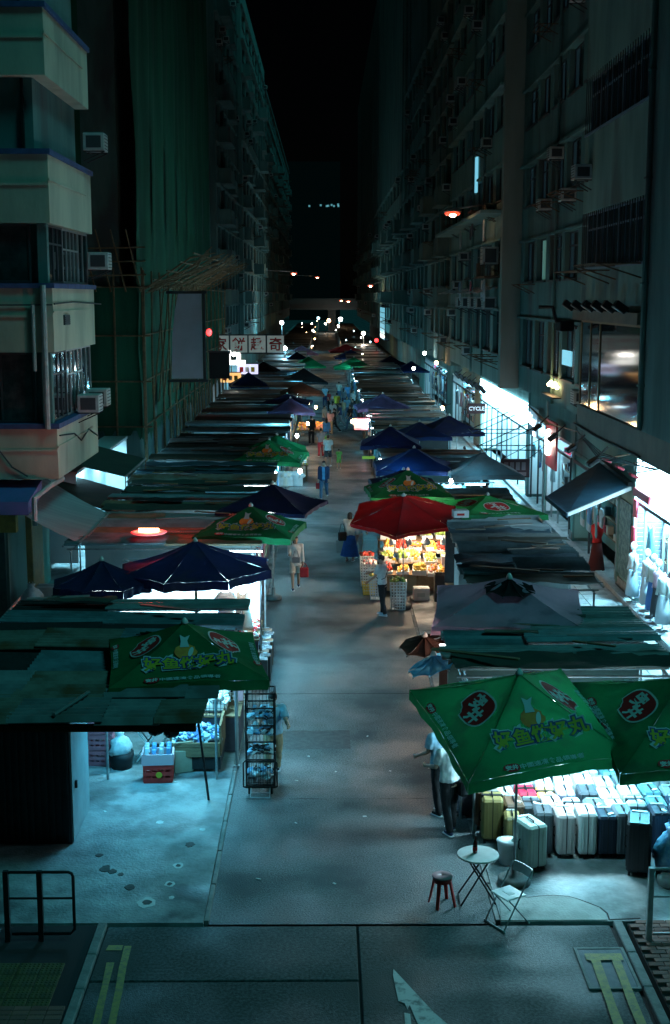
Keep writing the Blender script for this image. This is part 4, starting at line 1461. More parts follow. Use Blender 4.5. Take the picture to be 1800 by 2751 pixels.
# goods of the front left stall
c1 = crate('plastic_crate', 'red plastic crate holding a foam box on the left concrete', -3.07, 22.9, .03, .52, .38, .34, crate_red, R(4))
MB().lathe([(.06, 0), (.06, .006)], (0, 0, 0), 12).build('round_label', p_yellow, c1).matrix_local = Matrix.Translation((0.02, -.205, .16)) @ Matrix.Rotation(R(90), 4, 'X')
fb = thing('foam_box', 'open white foam box of wrapped goods on the red crate', 'box', (-3.07, 22.9, .375), R(4))
for nm, a in (('box_side', (-.29, .29, -.21, -.18, 0, .2)), ('box_side', (-.29, .29, .18, .21, 0, .2)), ('box_side', (-.29, -.26, -.18, .18, 0, .2)), ('box_side', (.26, .29, -.18, .18, 0, .2)), ('box_bottom', (-.26, .26, -.18, .18, 0, .02))):
    MB().b6(*a).build(nm, mk('pink_foam', (.55, .38, .42), rough=.6), fb)
rnd = random.Random(3)
wr = MB()
for i in range(16):
    M = Matrix.Rotation(rnd.uniform(-.5, .5), 3, 'Z') @ Matrix.Rotation(rnd.uniform(.9, 1.6), 3, 'X')
    wr.box((-.20 + .4 * (i % 4) / 3, -.13 + .26 * (i // 4) / 3, .19 + rnd.uniform(0, .09)), (.08, .16, .05), 0, i % 2, .015, M)
w_ = wr.build('wrapped_goods', [bag_white, mk('blue_wrap', (.15, .35, .6), rough=.5)], fb)
w_['kind'] = 'stuff'
crate('plastic_crate', 'small red crate behind the foam box', -3.0, 23.55, .03, .40, .3, .25, crate_red, R(-10))
cbx = thing('cardboard_flap', 'torn cardboard box leaning beside the foam box', 'box', (-2.68, 23.35, .03), R(20))
MB().box((0, 0, .22), (.36, .28, .42), 0, 0, .01).build('carton', mk('cardboard', (.36, .30, .22), (.3, .25, .18), 4, .85), cbx)
MB().box((.0, -.05, .50), (.36, .02, .24), 0, 0, 0, Matrix.Rotation(R(35), 3, 'X')).build('flap', MATS['cardboard'], cbx)

# long bin of bagged goods with wooden front, wire tray behind
bn = thing('goods_bin', 'long wooden bin heaped with blue and white wrapped goods', 'bin', (-2.42, 23.65, .03))
MB().b6(-.46, .46, -.42, -.38, .30, .58, ch=.01).build('front_board', wood_m, bn)
for k in range(3):
    MB().b6(-.45, .45, -.405 - .012 * k, -.39 - .012 * k, .34 + k * .08, .36 + k * .08).build('slat', wood_m, bn)
MB().b6(-.46, .46, -.38, .9, .05, .32).build('plinth', tarp_black, bn)
MB().b6(-.48, -.44, -.38, .9, .32, .9).build('side_board', wood_m, bn)
MB().b6(.44, .48, -.38, .9, .32, .9).build('side_board', wood_m, bn)
heap(bn, .86, .8, .50, .26, [bag_blue, bag_white, shirt_m[8], shirt_m[3]], 130, .055, 5, 'wrapped_goods').location = (0, .05, 0)
h2 = heap(bn, .9, .9, .95, .22, [bag_white, shirt_m[0], p_white], 120, .06, 6, 'wrapped_goods')
h2.location = (.06, 1.25, 0)
MB().b6(-.42, .5, .80, 1.75, .80, .94, ch=.02).build('upper_tray', plastic_white, bn)
wt = MB()
for i in range(14):
    wt.tube((-.44 + i * .07, .55, .78), (-.44 + i * .07, .62, 1.06), .006, n=4)
for i in range(5):
    wt.tube((-.46, .55 + i * .017, .79 + i * .068), (.5, .55 + i * .017, .79 + i * .068), .006, n=4)
wt.build('wire_panel', black_metal, bn)
grid = thing('display_grid', 'white wire display grid with hanging blue packets at the lane edge', 'display rack', (-1.95, 25.2, .03))
gm = MB()
for i in range(12):
    gm.tube((-.35 + i * .065, 0, .8), (-.35 + i * .065, 0, 2.1), .007, n=4)
for i in range(20):
    gm.tube((-.36, 0, .8 + i * .068), (.37, 0, .8 + i * .068), .007, n=4)
gm.tube((-.36, .02, 0), (-.36, .02, 2.1), .016, n=6).tube((.37, .02, 0), (.37, .02, 2.1), .016, n=6)
gm.build('wire_grid', plastic_white, grid)
for i in range(8):
    hang(-2.45 + (i % 4) * .13, 24.9 + (i // 4) * .3, 1.95, '%s packet hung %s behind the bin at the front left stall' % (SN[(1, 3, 0, 8)[i % 4]], ORD[i]), 'packets hung at the front left stall', 2 if i % 3 else 0, (1, 3, 0, 8)[i % 4], 0.3)
pk = thing('pink_towel', 'pink towel hung from a white rail at the lane edge', 'towel', (-1.72, 25.0, 0))
MB().box((0, 0, 1.25), (.20, .05, .80), .5, 0, .02).build('towel_cloth', shirt_m[9], pk)
MB().tube((-.45, -.1, 1.66), (.3, .05, 1.66), .012, n=6).build('rail', plastic_white, pk)
sp = thing('steel_post', 'thin pale post standing at the kerb beside the front left stall', 'post', (-1.68, 23.6, .02))
MB().tube((0, 0, 0), (0, 0, 2.3), .024, n=8).build('tube', alu, sp)
MB().b6(-.06, .06, -.06, .06, 0, .02).build('foot_plate', steel, sp)
MB().b6(.01, .16, -.015, .015, 1.52, 1.55).build('hook', steel, sp)
# pink stacked crates and white bag near the cabin
for k in range(3):
    crate('plastic_crate', ('lowest pink crate stacked by the cabin wall', 'middle pink crate stacked by the cabin wall', 'topmost pink crate stacked by the cabin wall')[k], -4.25, 23.75, .03 + k * .31, .44, .34, .30, crate_pink, R(3 * k - 3))
bag('plastic_bag', 'large white plastic bag beside the pink crates', -3.85, 23.5, .28, .62, bag_white, seed=4)
bkt = thing('black_bin', 'black bin under the white plastic bag', 'bin', (-3.85, 23.55, .03))
MB().lathe([(.2, 0), (.24, .3), (.23, .3)], (0, 0, 0), 14).build('bucket', black_metal, bkt, True)
def fold_stand(label, x, y, rz):
    t = thing('folding_stand', label, 'stand', (x, y, .03), rz)
    for s in (-1, 1):
        m = MB().tube((-.22, s * .16, 0), (.22, s * .16, .62), .014, n=6).build('leg', plastic_white, t)
        m = MB().tube((.22, s * .14, 0), (-.22, s * .14, .62), .014, n=6).build('leg', plastic_white, t)
    for x_, z_ in ((-.22, .62), (.22, .62)):
        MB().tube((x_, -.17, z_), (x_, .17, z_), .012, n=6).build('crossbar', plastic_white, t)
    MB().b6(-.26, .26, -.2, .2, .63, .655, ch=.006).build('top', wood_m, t)
fold_stand('white crossed-leg folding stand in the shade of the front left stall', -3.4, 24.0, .1)
fold_stand('second folding stand deeper inside the front left stall', -3.0, 24.5, .4)

# wheeled cage trolley on the lane
tr = thing('cage_trolley', 'tall black wire cage trolley filled with blue bags on the lane', 'trolley', (-1.16, 22.45, 0))
for x in (-.25, .25):
    for y in (-.22, .22):
        MB().b6(x - .014, x + .014, y - .014, y + .014, .16, 1.88).build('upright', black_metal, tr)
for z in (.18, .62, .98, 1.28, 1.60, 1.87):
    m = MB()
    for y in (-.22, .22):
        m.b6(-.236, .236, y - .012, y + .012, z - .012, z + .012)
    for x in (-.25, .25):
        m.b6(x - .011, x + .011, -.206, .206, z - .011, z + .011)
    for i in range(7):
        xx = -.2 + i * .066
        m.b6(xx - .004, xx + .004, -.215, .215, z - .006, z + .002)
    m.build('shelf_frame', black_metal, tr)
for y in (-.22, .22):
    m = MB()
    for i in range(8):
        xx = -.22 + i * .063
        m.tube((xx, y, .2), (xx, y, .6 if y < 0 else 1.85), .004, n=4)
    m.b6(-.24, .24, y - .003, y + .003, .59, .60).b6(-.24, .24, y - .003, y + .003, .21, .22)
    m.build('wire_side', black_metal, tr)
m = MB().path([(-.30, -.27, .16), (-.30, -.30, .62), (-.24, -.30, .68), (.24, -.30, .68), (.30, -.30, .62), (.30, -.27, .16)], .014, 6)
m.tube((-.30, -.27, .16), (.30, -.27, .16), .014, n=6)
for i in range(9):
    xx = -.25 + i * .0625
    m.tube((xx, -.27, .16), (xx, -.30, .67), .005, n=4)
m.build('front_basket', black_metal, tr)
MB().b6(-.27, .27, -.26, .26, .13, .158).build('base_deck', mk('deck_board', (.06, .05, .045), rough=.8), tr)
for x in (-.2, .2):
    for y in (-.2, .2):
        w_ = MB().tube((x - .018, y, .06), (x + .018, y, .06), .06, n=14).build('wheel', black_metal, tr)
        MB().b6(x - .026, x + .026, y - .02, y + .02, .07, .13).build('fork', steel, w_)
m = MB().path([(-.17, -.28, .14), (-.17, -.46, .03), (.17, -.46, .03), (.17, -.28, .14)], .012, 6).tube((-.17, -.37, .085), (.17, -.37, .085), .01, n=6).build('kick_stand', steel, tr)
for k, z in enumerate((.20, .64, 1.0, 1.30)):
    hp = heap(tr, .42, .38, z + .05, .20, [bag_blue, bag_white, tarp_black, shirt_m[8]], 42, .05, 30 + k, 'bagged_goods')
# ----------------------------------------------------------------- rest of the two rows
def row_stall(side, idx, x0, x1, y0, y1, h, mats, seed, near=True, power=60, col=COOL, tube=True, open_roof=False, lane_goods=True, label=None):
    rnd = random.Random(seed)
    xc, yc = (x0 + x1) / 2, (y0 + y1) / 2
    lb = label or 'tin-roofed stall, %s from the camera in the %s row' % (ORD[idx], side)
    st = thing('market_stall', lb, 'stall', (xc, yc, 0), 0, 'market stalls of the %s row' % side)
    w, l = x1 - x0, y1 - y0
    frame(st, -w / 2 + .15, w / 2 - .15, -l / 2 + .1, l / 2 - .1, h - .12)
    if not open_roof:
        k = max(1, int(round(l / (.78 if near else 1.05))))
        for r in range(k):
            m = rnd.choice(mats)
            if rnd.random() < .22 and (near or r % 2):
                # a tarpaulin tied over the frame instead of tin, sagging between its edges
                ty, vs, fs = -l / 2 + l * (r + .5) / k, [], []
                for a in range(15):
                    for b in range(8):
                        u, v_ = a / 14, b / 7
                        zz = h + .10 - .12 * math.sin(PI * v_) * (.6 + .4 * math.sin(u * 9 + r)) + .03 * rnd.uniform(-1, 1)
                        vs.append((-w / 2 + w * u + rnd.uniform(-.03, .03), ty + (v_ - .5) * (l / k + .25), zz))
                for a in range(14):
                    for b in range(7):
                        i0 = a * 8 + b
                        fs.append((i0, i0 + 8, i0 + 9, i0 + 1))
                MB().add(vs, fs).build('roof_tarpaulin', rnd.choice((tarp_olive, tarp_blue, tarp_blue, tarp_olive)), st, True)
                continue
            ya = -l / 2 + l * r / k
            if near and rnd.random() < .5:
                cut = rnd.uniform(.35, .65)
                roof_sheet(st, -w / 2 + w * cut / 2, ya + l / k / 2, h + rnd.uniform(-.06, .10), w * cut, l / k + .04, m, R(rnd.uniform(-1.2, 1.2)), R(rnd.uniform(-3, 5)), R(rnd.uniform(-.8, .8)))
                roof_sheet(st, w / 2 - w * (1 - cut) / 2, ya + l / k / 2, h + rnd.uniform(-.06, .12), w * (1 - cut) + .06, l / k + .05, rnd.choice(mats), R(rnd.uniform(-1.2, 1.2)), R(rnd.uniform(-3, 5)), R(rnd.uniform(-.8, .8)))
            else:
                roof_sheet(st, rnd.uniform(-.1, .1), ya + l / k / 2, h + rnd.uniform(-.08, .14), w + rnd.uniform(-.2, .2), l / k + rnd.uniform(-.14, .06), m, R(rnd.uniform(-1.5, 1.5)), R(rnd.uniform(-4, 7)), R(rnd.uniform(-.8, .8)), flat=not near)
        # pale edge pipe on the footway side, loose planks and rags on top
        fx = (-1 if side == 'left' else 1) * (w / 2 + .03)
        MB().tube((fx, -l / 2, h - .03), (fx, l / 2, h + .03), .028, n=6).build('edge_pipe', alu, st)
        if near:
            for q in range(rnd.randint(2, 4)):
                xx, yy = rnd.uniform(-w * .4, w * .35), rnd.uniform(-l * .4, l * .4)
                M_ = Matrix.Rotation(rnd.uniform(-.5, .5), 3, 'Z')
                MB().box((xx, yy, h + .15), (rnd.uniform(.5, 1.6), rnd.uniform(.05, .16), .03), 0, 0, .004, M_).build('roof_plank', rnd.choice((wood_m, alu, tin_rust)), st)
            if rnd.random() < .6:
                xx, yy = rnd.uniform(-w * .25, w * .2), rnd.uniform(-l * .3, l * .3)
                mbt = MB()
                sx, sy = rnd.uniform(1.0, 2.0), rnd.uniform(.35, .6)
                vs, fs = [], []
                for a in range(9):
                    for b in range(5):
                        vs.append((xx + (a / 8 - .5) * sx + rnd.uniform(-.04, .04), yy + (b / 4 - .5) * sy + rnd.uniform(-.03, .03), h + .14 + rnd.uniform(0, .05)))
                for a in range(8):
                    for b in range(4):
                        i0 = a * 5 + b
                        fs.append((i0, i0 + 5, i0 + 6, i0 + 1))
                mbt.add(vs, fs).build('roof_tarpaulin', rnd.choice((tarp_black, tarp_black, tarp_olive)), st, True)
    lane = 1 if side == 'left' else -1
    # counter towards the lane
    xe = lane * (w / 2 - .1)
    c0, c1 = sorted((xe, xe - lane * .8))
    counter(st, c0, c1, -l / 2 + .2, l / 2 - .2)
    # dark dividing curtain at the far end
    MB().b6(-w / 2 + .1, w / 2 - .2, l / 2 - .16, l / 2 - .13, .1, h - .25).build('back_curtain', rnd.choice((tarp_black, tarp_olive, board_white)), st)
    zt = h - .28
    if tube and power > 0:
        xx = lane * (w / 2 - .5)
        tube_light(st, xx - .5, -l * .25, xx + .5, -l * .25, zt)
        lamp('POINT', (xc + xx, yc - l * .25, zt - .1), power, col, .12)
    if lane_goods:
        for i in range(rnd.randint(3, 5)):
            yy = y0 + .3 + i * (l - .6) / 6
            kk, cc = rnd.choice((0, 0, 1, 2)), rnd.randrange(len(shirt_m))
            hang(xc + lane * (w / 2 - rnd.uniform(.05, .3)), yy, h - .35, '%s %s hung %s along the lane side of the %s %s-row stall' % (SN[cc], ('shirt', 'dress', 'pair of trousers')[kk], ORD[i], ORD[idx], side), 'garments hung along the %s row' % side, kk, cc, PI / 2 + rnd.uniform(-.4, .4), rnd)
    return st

LM = [tin_blue, tin_grey, tin_rust, tarp_olive, tin_blue, tarp_black, tin_pale, ply]
idx = 1
ys = [(24.1, 26.6), (26.7, 27.6)]
row_stall('left', 1, -6.2, -1.55, 24.1, 26.0, 2.70, [tin_rust, tin_blue, tarp_black, tin_grey], 101, power=0, lane_goods=False, tube=False)
row_stall('left', 2, -6.5, -1.6, 31.9, 34.3, 2.70, [tin_blue, ply, ply], 102, power=25)
y = 34.6
seed = 200
i = 3
while y < 128:
    l = random.Random(seed).uniform(2.5, 3.4) if y < 80 else 4.2
    x0 = -6.35 - .3 * random.Random(seed + 1).random()
    pw = random.Random(seed + 2).choice((0, 30, 60, 45)) if y < 60 else random.Random(seed + 2).choice((60, 130, 90, 200))
    row_stall('left', i, x0, -1.75, y, y + l - .12, 2.62 + .15 * random.Random(seed + 3).random(), LM, seed, near=y < 62, power=pw, col=COOL)
    y += l
    seed += 10
    i += 1
n_left = i
RM = [tin_blue, tin_grey, tin_blue, tarp_olive, tin_blue, tin_grey]
y = 28.2
seed = 900
row_stall('right', 0, 2.15, 5.95, 20.9, 23.2, 2.66, [tin_blue, tin_blue, tin_grey], 801, power=0, tube=False, lane_goods=False)
row_stall('right', 1, 2.15, 5.95, 23.3, 25.0, 2.62, [tin_blue, tin_grey], 802, power=34, col=(1.0, .55, .40), lane_goods=False)
row_stall('right', 2, 3.05, 5.95, 27.3, 30.2, 2.68, [tin_blue], 803, power=0, tube=False, lane_goods=False)
row_stall('right', 3, 3.25, 6.0, 30.3, 33.2, 2.66, [tin_blue, tin_grey], 804, power=0, tube=False, lane_goods=False)
row_stall('right', 4, 3.3, 6.0, 33.3, 36.4, 2.62, [tin_blue, tin_pale], 805, power=0, tube=False, lane_goods=False)
row_stall('right', 5, 2.4, 6.1, 40.4, 43.4, 2.3, [tin_blue, tin_grey], 806, power=0)
row_stall('right', 6, 2.2, 6.2, 46.6, 50.2, 2.28, [tin_grey], 807, power=120, col=COOL, open_roof=True)
row_stall('right', 7, 2.2, 6.3, 50.6, 53.2, 2.55, [tin_blue, tin_pale], 808, power=60)
i = 8
y = 60.8
while y < 128:
    l = random.Random(seed).uniform(2.6, 3.3) if y < 80 else 4.2
    row_stall('right', i, 2.3, 6.35, y, y + l - .12, 2.6 + .15 * random.Random(seed + 3).random(), [tin_grey, tin_grey, tin_blue, tarp_olive, tin_rust], seed, near=y < 62, power=random.Random(seed + 2).choice((50, 100, 60, 160)), col=COOL)
    y += l
    seed += 10
    i += 1
# stalls too far off to show anything but a roof edge
far_proto = None
k = 0
for y in range(130, 300, 7):
    for side, xa in (('left', -4.1), ('right', 4.3)):
        if far_proto is None:
            far_proto = thing('market_stall', '', 'stall', (xa, y, 0), 0, 'market stalls of the far end')
            frame(far_proto, -1.9, 1.9, -2.6, 2.6, 2.5)
            for q in range(3):
                roof_sheet(far_proto, 0, -2 + q * 2, 2.6 + .08 * q, 4.2, 1.9, [tin_blue, tin_grey, tarp_black][q], flat=True, rx=R(4))
            counter(far_proto, -1.7, 1.7, -2.3, -1.5)
            o = far_proto
        else:
            o = copy_tree(far_proto, loc=(xa, y, 0))
        o['label'] = 'dark tin-roofed stall, %s beyond the last lit one on the %s' % (ORD[(y - 130) // 7], side)
        o['group'] = 'far %s stalls' % side
for (x, y, p, c) in ((-4, 134, 260, COOL), (4.6, 138, 260, COOL), (-3.2, 152, 320, WARM), (5, 158, 260, COOL), (-4, 172, 320, COOL), (4, 182, 320, COOL), (3, 205, 300, WARM), (-3, 215, 300, COOL)):
    t = thing('hanging_lamp', '%s far lamp glowing %s the lane beyond the umbrellas' % ({134: 'nearest', 138: 'nearest', 152: 'second', 158: 'second', 172: 'third', 182: 'third', 205: 'farthest', 215: 'farthest'}[y], 'left of' if x < 0 else 'right of'), 'lamp', (x, y - 2.9, 0))
    MB().ball((0, 0, 2.5), .14, 10, 7).build('globe', lamp_warm if c is WARM else lamp_bulb, t, True)
    MB().tube((0, 0, 2.63), (0, 0, 3.0), .02, n=6).build('stem', black_metal, t)
    lamp('POINT', (x, y - 3.2, 2.4), p, c, .15)
# ================================================================= suitcase stall
case_cols = {'yellow': (.29, .20, .07), 'black': (.02, .02, .024), 'cream': (.58, .60, .50), 'white': (.72, .70, .68), 'blush': (.62, .50, .48), 'navy': (.012, .022, .042), 'teal': (.07, .15, .17), 'red': (.55, .02, .05), 'orange': (.72, .38, .10), 'lavender': (.40, .36, .48), 'charcoal': (.07, .075, .085), 'brown': (.16, .08, .05), 'pale blue': (.40, .45, .48), 'beige': (.50, .44, .36), 'slate': (.13, .145, .16), 'pale green': (.42, .52, .46)}
case_m = {k: mk('suitcase_' + k.replace(' ', '_'), c, tuple(x * .88 for x in c), 3, .38, bump=.12, bsc=30) for k, c in case_cols.items()}
def suitcase_meshes(w, d, h):
    """w along x, d along y, standing; returns the part meshes (material set later)."""
    body = MB().box((0, 0, .07 + h / 2), (w, d, h), 0, 0, .035)
    for i in range(4):      # raised ribs along the broad sides
        yy = -d / 2 + d * (i + 1) / 5
        for s in (-1, 1):
            body.box((s * w / 2, yy, .07 + h / 2), (.016, .03, h * .86), 0, 0, .005)
    for i in range(2):
        xx = -w / 4 + w / 2 * i
        body.box((xx, -d / 2, .07 + h / 2), (.03, .014, h * .84), 0, 0, .004)
    return body
CASE_CACHE = {}
def suitcase(label, x, y, col, w=.30, d=.46, h=.60, rz=0.0, z=.03, strap=False, tagged=False, group='suitcases standing at the right front stall'):
    t = thing('suitcase', label, 'suitcase', (x, y, z), rz, group)
    key = (w, d, h, col)
    if key not in CASE_CACHE:
        CASE_CACHE[key] = (suitcase_meshes(w, d, h).mesh('shell', case_m[col], False),
                           MB().b6(-.006, .006, -d / 2 - .004, d / 2 + .004, .075, h + .066).b6(-.0062, .0062, -d / 2 + .03, d / 2 - .03, h + .0665, h + .074).mesh('zip_seam', black_metal),
                           MB().path([(0, -.10, h + .068), (0, -.085, h + .10), (0, .085, h + .10), (0, .10, h + .068)], .012, 6).mesh('carry_handle', black_metal),
                           MB().b6(-w * .34, w * .34, d / 2 - .09, d / 2 - .03, h + .068, h + .082, ch=.004).mesh('pull_handle', steel),
                           MB().path([(-w / 2 - .004, 0, h * .45), (-w / 2 - .03, 0, h * .5), (-w / 2 - .03, 0, h * .66), (-w / 2 - .004, 0, h * .71)], .011, 6).mesh('side_handle', black_metal),
                           MB().tube((-.02, 0, 0), (.02, 0, 0), .032, n=12).mesh('wheel', black_metal),
                           MB().b6(-w / 2 - .004, w / 2 + .004, -.035, .035, .06, h + .078).mesh('strap', black_metal))
    c = CASE_CACHE[key]
    for nm, me in zip(('shell', 'zip_seam', 'carry_handle', 'pull_handle', 'side_handle'), c[:5]):
        link(nm, me, t)
    for sx in (-1, 1):
        for sy in (-1, 1):
            link('wheel', c[5], t, (sx * (w / 2 - .05), sy * (d / 2 - .06), .034))
    if strap:
        o = link('strap', c[6], t)
    if tagged:
        o = MB().box((w * .18, -d * .2, h + .082), (.055, .11, .006), random.uniform(-1, 1), 0, .001).build('price_tag', foam_m, t)
    return t

rows = [
 (19.62, [(3.47, 'charcoal'), (3.80, 'blush'), (4.13, 'white'), (4.46, 'navy'), (4.74, 'slate'), (5.30, 'navy'), (5.62, 'navy')]),
 (20.12, [(3.05, 'brown'), (3.36, 'charcoal'), (3.70, 'blush'), (4.04, 'white'), (4.38, 'slate'), (4.72, 'cream'), (5.06, 'pale blue'), (5.40, 'teal'), (5.72, 'navy')]),
 (20.62, [(3.00, 'cream'), (3.32, 'red'), (3.66, 'orange'), (4.00, 'lavender'), (4.34, 'charcoal'), (4.70, 'white'), (5.06, 'beige'), (5.40, 'teal'), (5.74, 'slate')]),
 (21.12, [(2.72, 'charcoal'), (3.05, 'pale blue'), (3.38, 'slate'), (3.72, 'white'), (4.06, 'cream'), (4.40, 'white'), (4.74, 'pale blue'), (5.08, 'slate'), (5.42, 'navy')]),
 (21.62, [(2.80, 'slate'), (3.15, 'white'), (3.50, 'charcoal'), (3.85, 'navy'), (4.2, 'beige'), (4.55, 'pale blue'), (4.9, 'teal'), (5.25, 'charcoal')])]
rn = ['front', 'second', 'third', 'fourth', 'rearmost']
rnd = random.Random(8)
for (yy, cs), r_ in zip(rows, rn):
    for j, (xx, c) in enumerate(cs):
        suitcase('%s suitcase, %s from the left in the %s row' % (c, ORD[j], r_), xx + rnd.uniform(-.02, .02), yy + rnd.uniform(-.02, .02), c, rnd.choice((.29, .31, .32)), rnd.choice((.46, .48)), rnd.choice((.58, .60, .63)) + (.05 if r_ == 'front' else 0), R(rnd.uniform(-3.5, 3.5)), strap=(c in ('red', 'orange') or rnd.random() < .12), tagged=rnd.random() < .6)
suitcase('yellow suitcase with black straps at the left end', 2.72, 20.2, 'yellow', .34, .48, .68, R(-3), strap=True)
suitcase('pale green suitcase turned aside beside the round table', 3.18, 19.15, 'pale green', .34, .50, .68, R(24))
suitcase('large black suitcase wrapped in clear film, set out in front', 4.84, 18.98, 'black', .36, .56, .80, R(-14))
suitcase('dark brown suitcase half hidden behind the yellow one', 2.66, 20.75, 'brown', .34, .46, .62, R(2))
suitcase('orange yellow suitcase tucked behind the brown one', 2.98, 19.72, 'yellow', .24, .40, .56, R(-4))
bag('plastic_bag', 'blue plastic bag of goods beside the large black suitcase', 5.32, 18.95, .05, 1.0, bag_blue, seed=9)
bkt = thing('white_bucket', 'white round tub behind the pale green suitcase', 'tub', (2.86, 19.28, .03))
MB().lathe([(.13, 0), (.17, .34), (.18, .36), (.16, .36), (.15, .34)], (0, 0, 0), 18).build('tub_wall', plastic_white, bkt, True)
MB().lathe([(.175, .362), (.18, .375), (.10, .39), (.02, .392)], (0, 0, 0), 18).build('lid', foam_m, bkt, True)
# the stall's own frame and lamps
st = thing('suitcase_stall_frame', 'light pole frame with lamps over the suitcases', 'stall', (4.2, 20.6, 0))
frame(st, -1.75, 1.75, -.2, 1.5, 2.35)
tube_light(st, -1.2, .1, .2, .1, 2.22)
tube_light(st, .6, .5, 1.6, .5, 2.22)
lamp('AREA', (3.9, 20.6, 2.18), 200, (.42, .77, .92), 1.3, sy=.3)
lamp('AREA', (5.2, 20.9, 2.18), 150, COOL, 1.0, sy=.3)
lamp('POINT', (3.25, 19.0, 2.05), 55, (.24, .72, .92), .15)
bulb(st, -.95, -1.6, 2.2)

# ----------------------------------------------------------------- round table, stool, folding chair
tb = thing('round_table', 'round white folding table with crossed black legs by the suitcases', 'table', (2.24, 18.05, 0))
MB().lathe([(.30, .70), (.308, .706), (.308, .722), (.30, .728), (.0, .728)], (0, 0, 0), 40).build('table_top', mk('table_top_white', (.60, .60, .58), (.52, .52, .50), 5, .45), tb, False)
for s in (-1, 1):
    MB().tube((-.26, s * .20, .008), (.16, s * .14, .695), .013, n=7).build('leg', black_metal, tb)
    MB().tube((.26, s * .17, .008), (-.16, s * .12, .695), .013, n=7).build('leg', black_metal, tb)
for (a, b) in (((-.26, -.20, .02), (-.26, .20, .02)), ((.26, -.17, .02), (.26, .17, .02)), ((-.16, -.14, .69), (-.16, .14, .69)), ((.16, -.14, .69), (.16, .14, .69))):
    MB().tube(a, b, .011, n=7).build('crossbar', black_metal, tb)
bo = thing('sauce_bottle', 'small dark red bottle standing on the round table', 'bottle', (2.20, 18.08, .73))
MB().lathe([(.034, 0), (.036, .01), (.036, .13), (.03, .16), (.013, .20), (.013, .25)], (0, 0, 0), 14).build('bottle_glass', mk('dark_red_glass', (.10, .012, .012), rough=.12, spec=.8), bo, True)
MB().lathe([(.0365, .04), (.0365, .10)], (0, 0, 0), 14).build('paper_label', p_red, bo, True)
MB().lathe([(.016, .245), (.016, .275)], (0, 0, 0), 12).build('cap', black_metal, bo, True)

so = thing('plastic_stool', 'red plastic stool left of the round table', 'stool', (1.71, 17.92, 0), R(20))
seat_m = mk('stool_seat_plastic', (.55, .30, .32), (.45, .22, .24), 5, .5)
MB().lathe([(.145, .43), (.155, .44), (.155, .452), (.14, .46), (.02, .458), (.018, .45)], (0, 0, 0), 24).build('seat', seat_m, so, True)
MB().lathe([(.13, .36), (.145, .43), (.12, .43), (.11, .37)], (0, 0, 0), 24).build('seat_skirt', crate_red, so, True)
for k in range(4):
    a = PI / 4 + k * PI / 2
    c, s = math.cos(a), math.sin(a)
    MB().prism([(c * .10 - s * .03, s * .10 + c * .03, .43), (c * .10 + s * .03, s * .10 - c * .03, .43), (c * .19 + s * .022, s * .19 - c * .022, 0), (c * .19 - s * .022, s * .19 + c * .022, 0)], (c * .025, s * .025, 0)).build('leg', crate_red, so)

ch = thing('folding_chair', 'white plastic folding chair beside the round table', 'chair', (2.60, 17.36, 0), R(-58))
pw = plastic_white
seat = MB().box((0, 0, .44), (.38, .36, .022), 0, 0, .01).build('seat', pw, ch)
MB().b6(-.08, .08, -.05, .05, .4515, .4545).build('seat_hole', foam_m, seat)
bk = MB()
n = 12
for i in range(n):
    x0, x1 = -.2 + .4 * i / n, -.2 + .4 * (i + 1) / n
    y0 = .24 + .03 * (1 - (x0 / .2) ** 2)
    y1 = .24 + .03 * (1 - (x1 / .2) ** 2)
    bk.prism([(x0, y0, .66), (x1, y1, .66), (x1, y1 + .02, .80), (x0, y0 + .02, .80)], (0, .016, 0))
bk.build('backrest', pw, ch)
for s in (-1, 1):
    MB().tube((s * .205, .25, .79), (s * .205, -.24, .02), .011, n=7).build('leg', alu, ch)
    MB().tube((s * .185, .22, .02), (s * .185, -.14, .43), .011, n=7).build('leg', alu, ch)
MB().tube((-.225, -.245, .014), (.225, -.245, .014), .014, n=7).build('foot_bar', pw, ch)
MB().tube((-.205, .225, .014), (.205, .225, .014), .014, n=7).build('foot_bar', pw, ch)

# ----------------------------------------------------------------- railings at the corner
def railing(label, x0, x1, y, h, mat, z0=.03):
    t = thing('corner_railing', label, 'railing', ((x0 + x1) / 2, y, z0))
    a, b = x0 - (x0 + x1) / 2, x1 - (x0 + x1) / 2
    r = .06
    MB().path([(a, 0, .10), (a, 0, h - r), (a + r * .3, 0, h - r * .3), (a + r, 0, h), (b - r, 0, h), (b - r * .3, 0, h - r * .3), (b, 0, h - r), (b, 0, .16), (b - r, 0, .10), (a + r, 0, .10)], .022, 8).build('loop', mat, t, True)
    MB().tube((a, 0, h * .62), (b, 0, h * .62), .016, n=7).build('rail', mat, t)
    for x in ((a + b) / 2, a):
        MB().b6(x - .035, x + .035, -.035, .035, 0, h + .02).build('post', mat, t)
    return t
railing('black pipe railing at the lower left corner', -4.38, -3.46, 16.82, 1.0, black_metal)
railing('grey pipe railing at the lower right corner', 4.46, 5.5, 16.75, 1.05, steel)

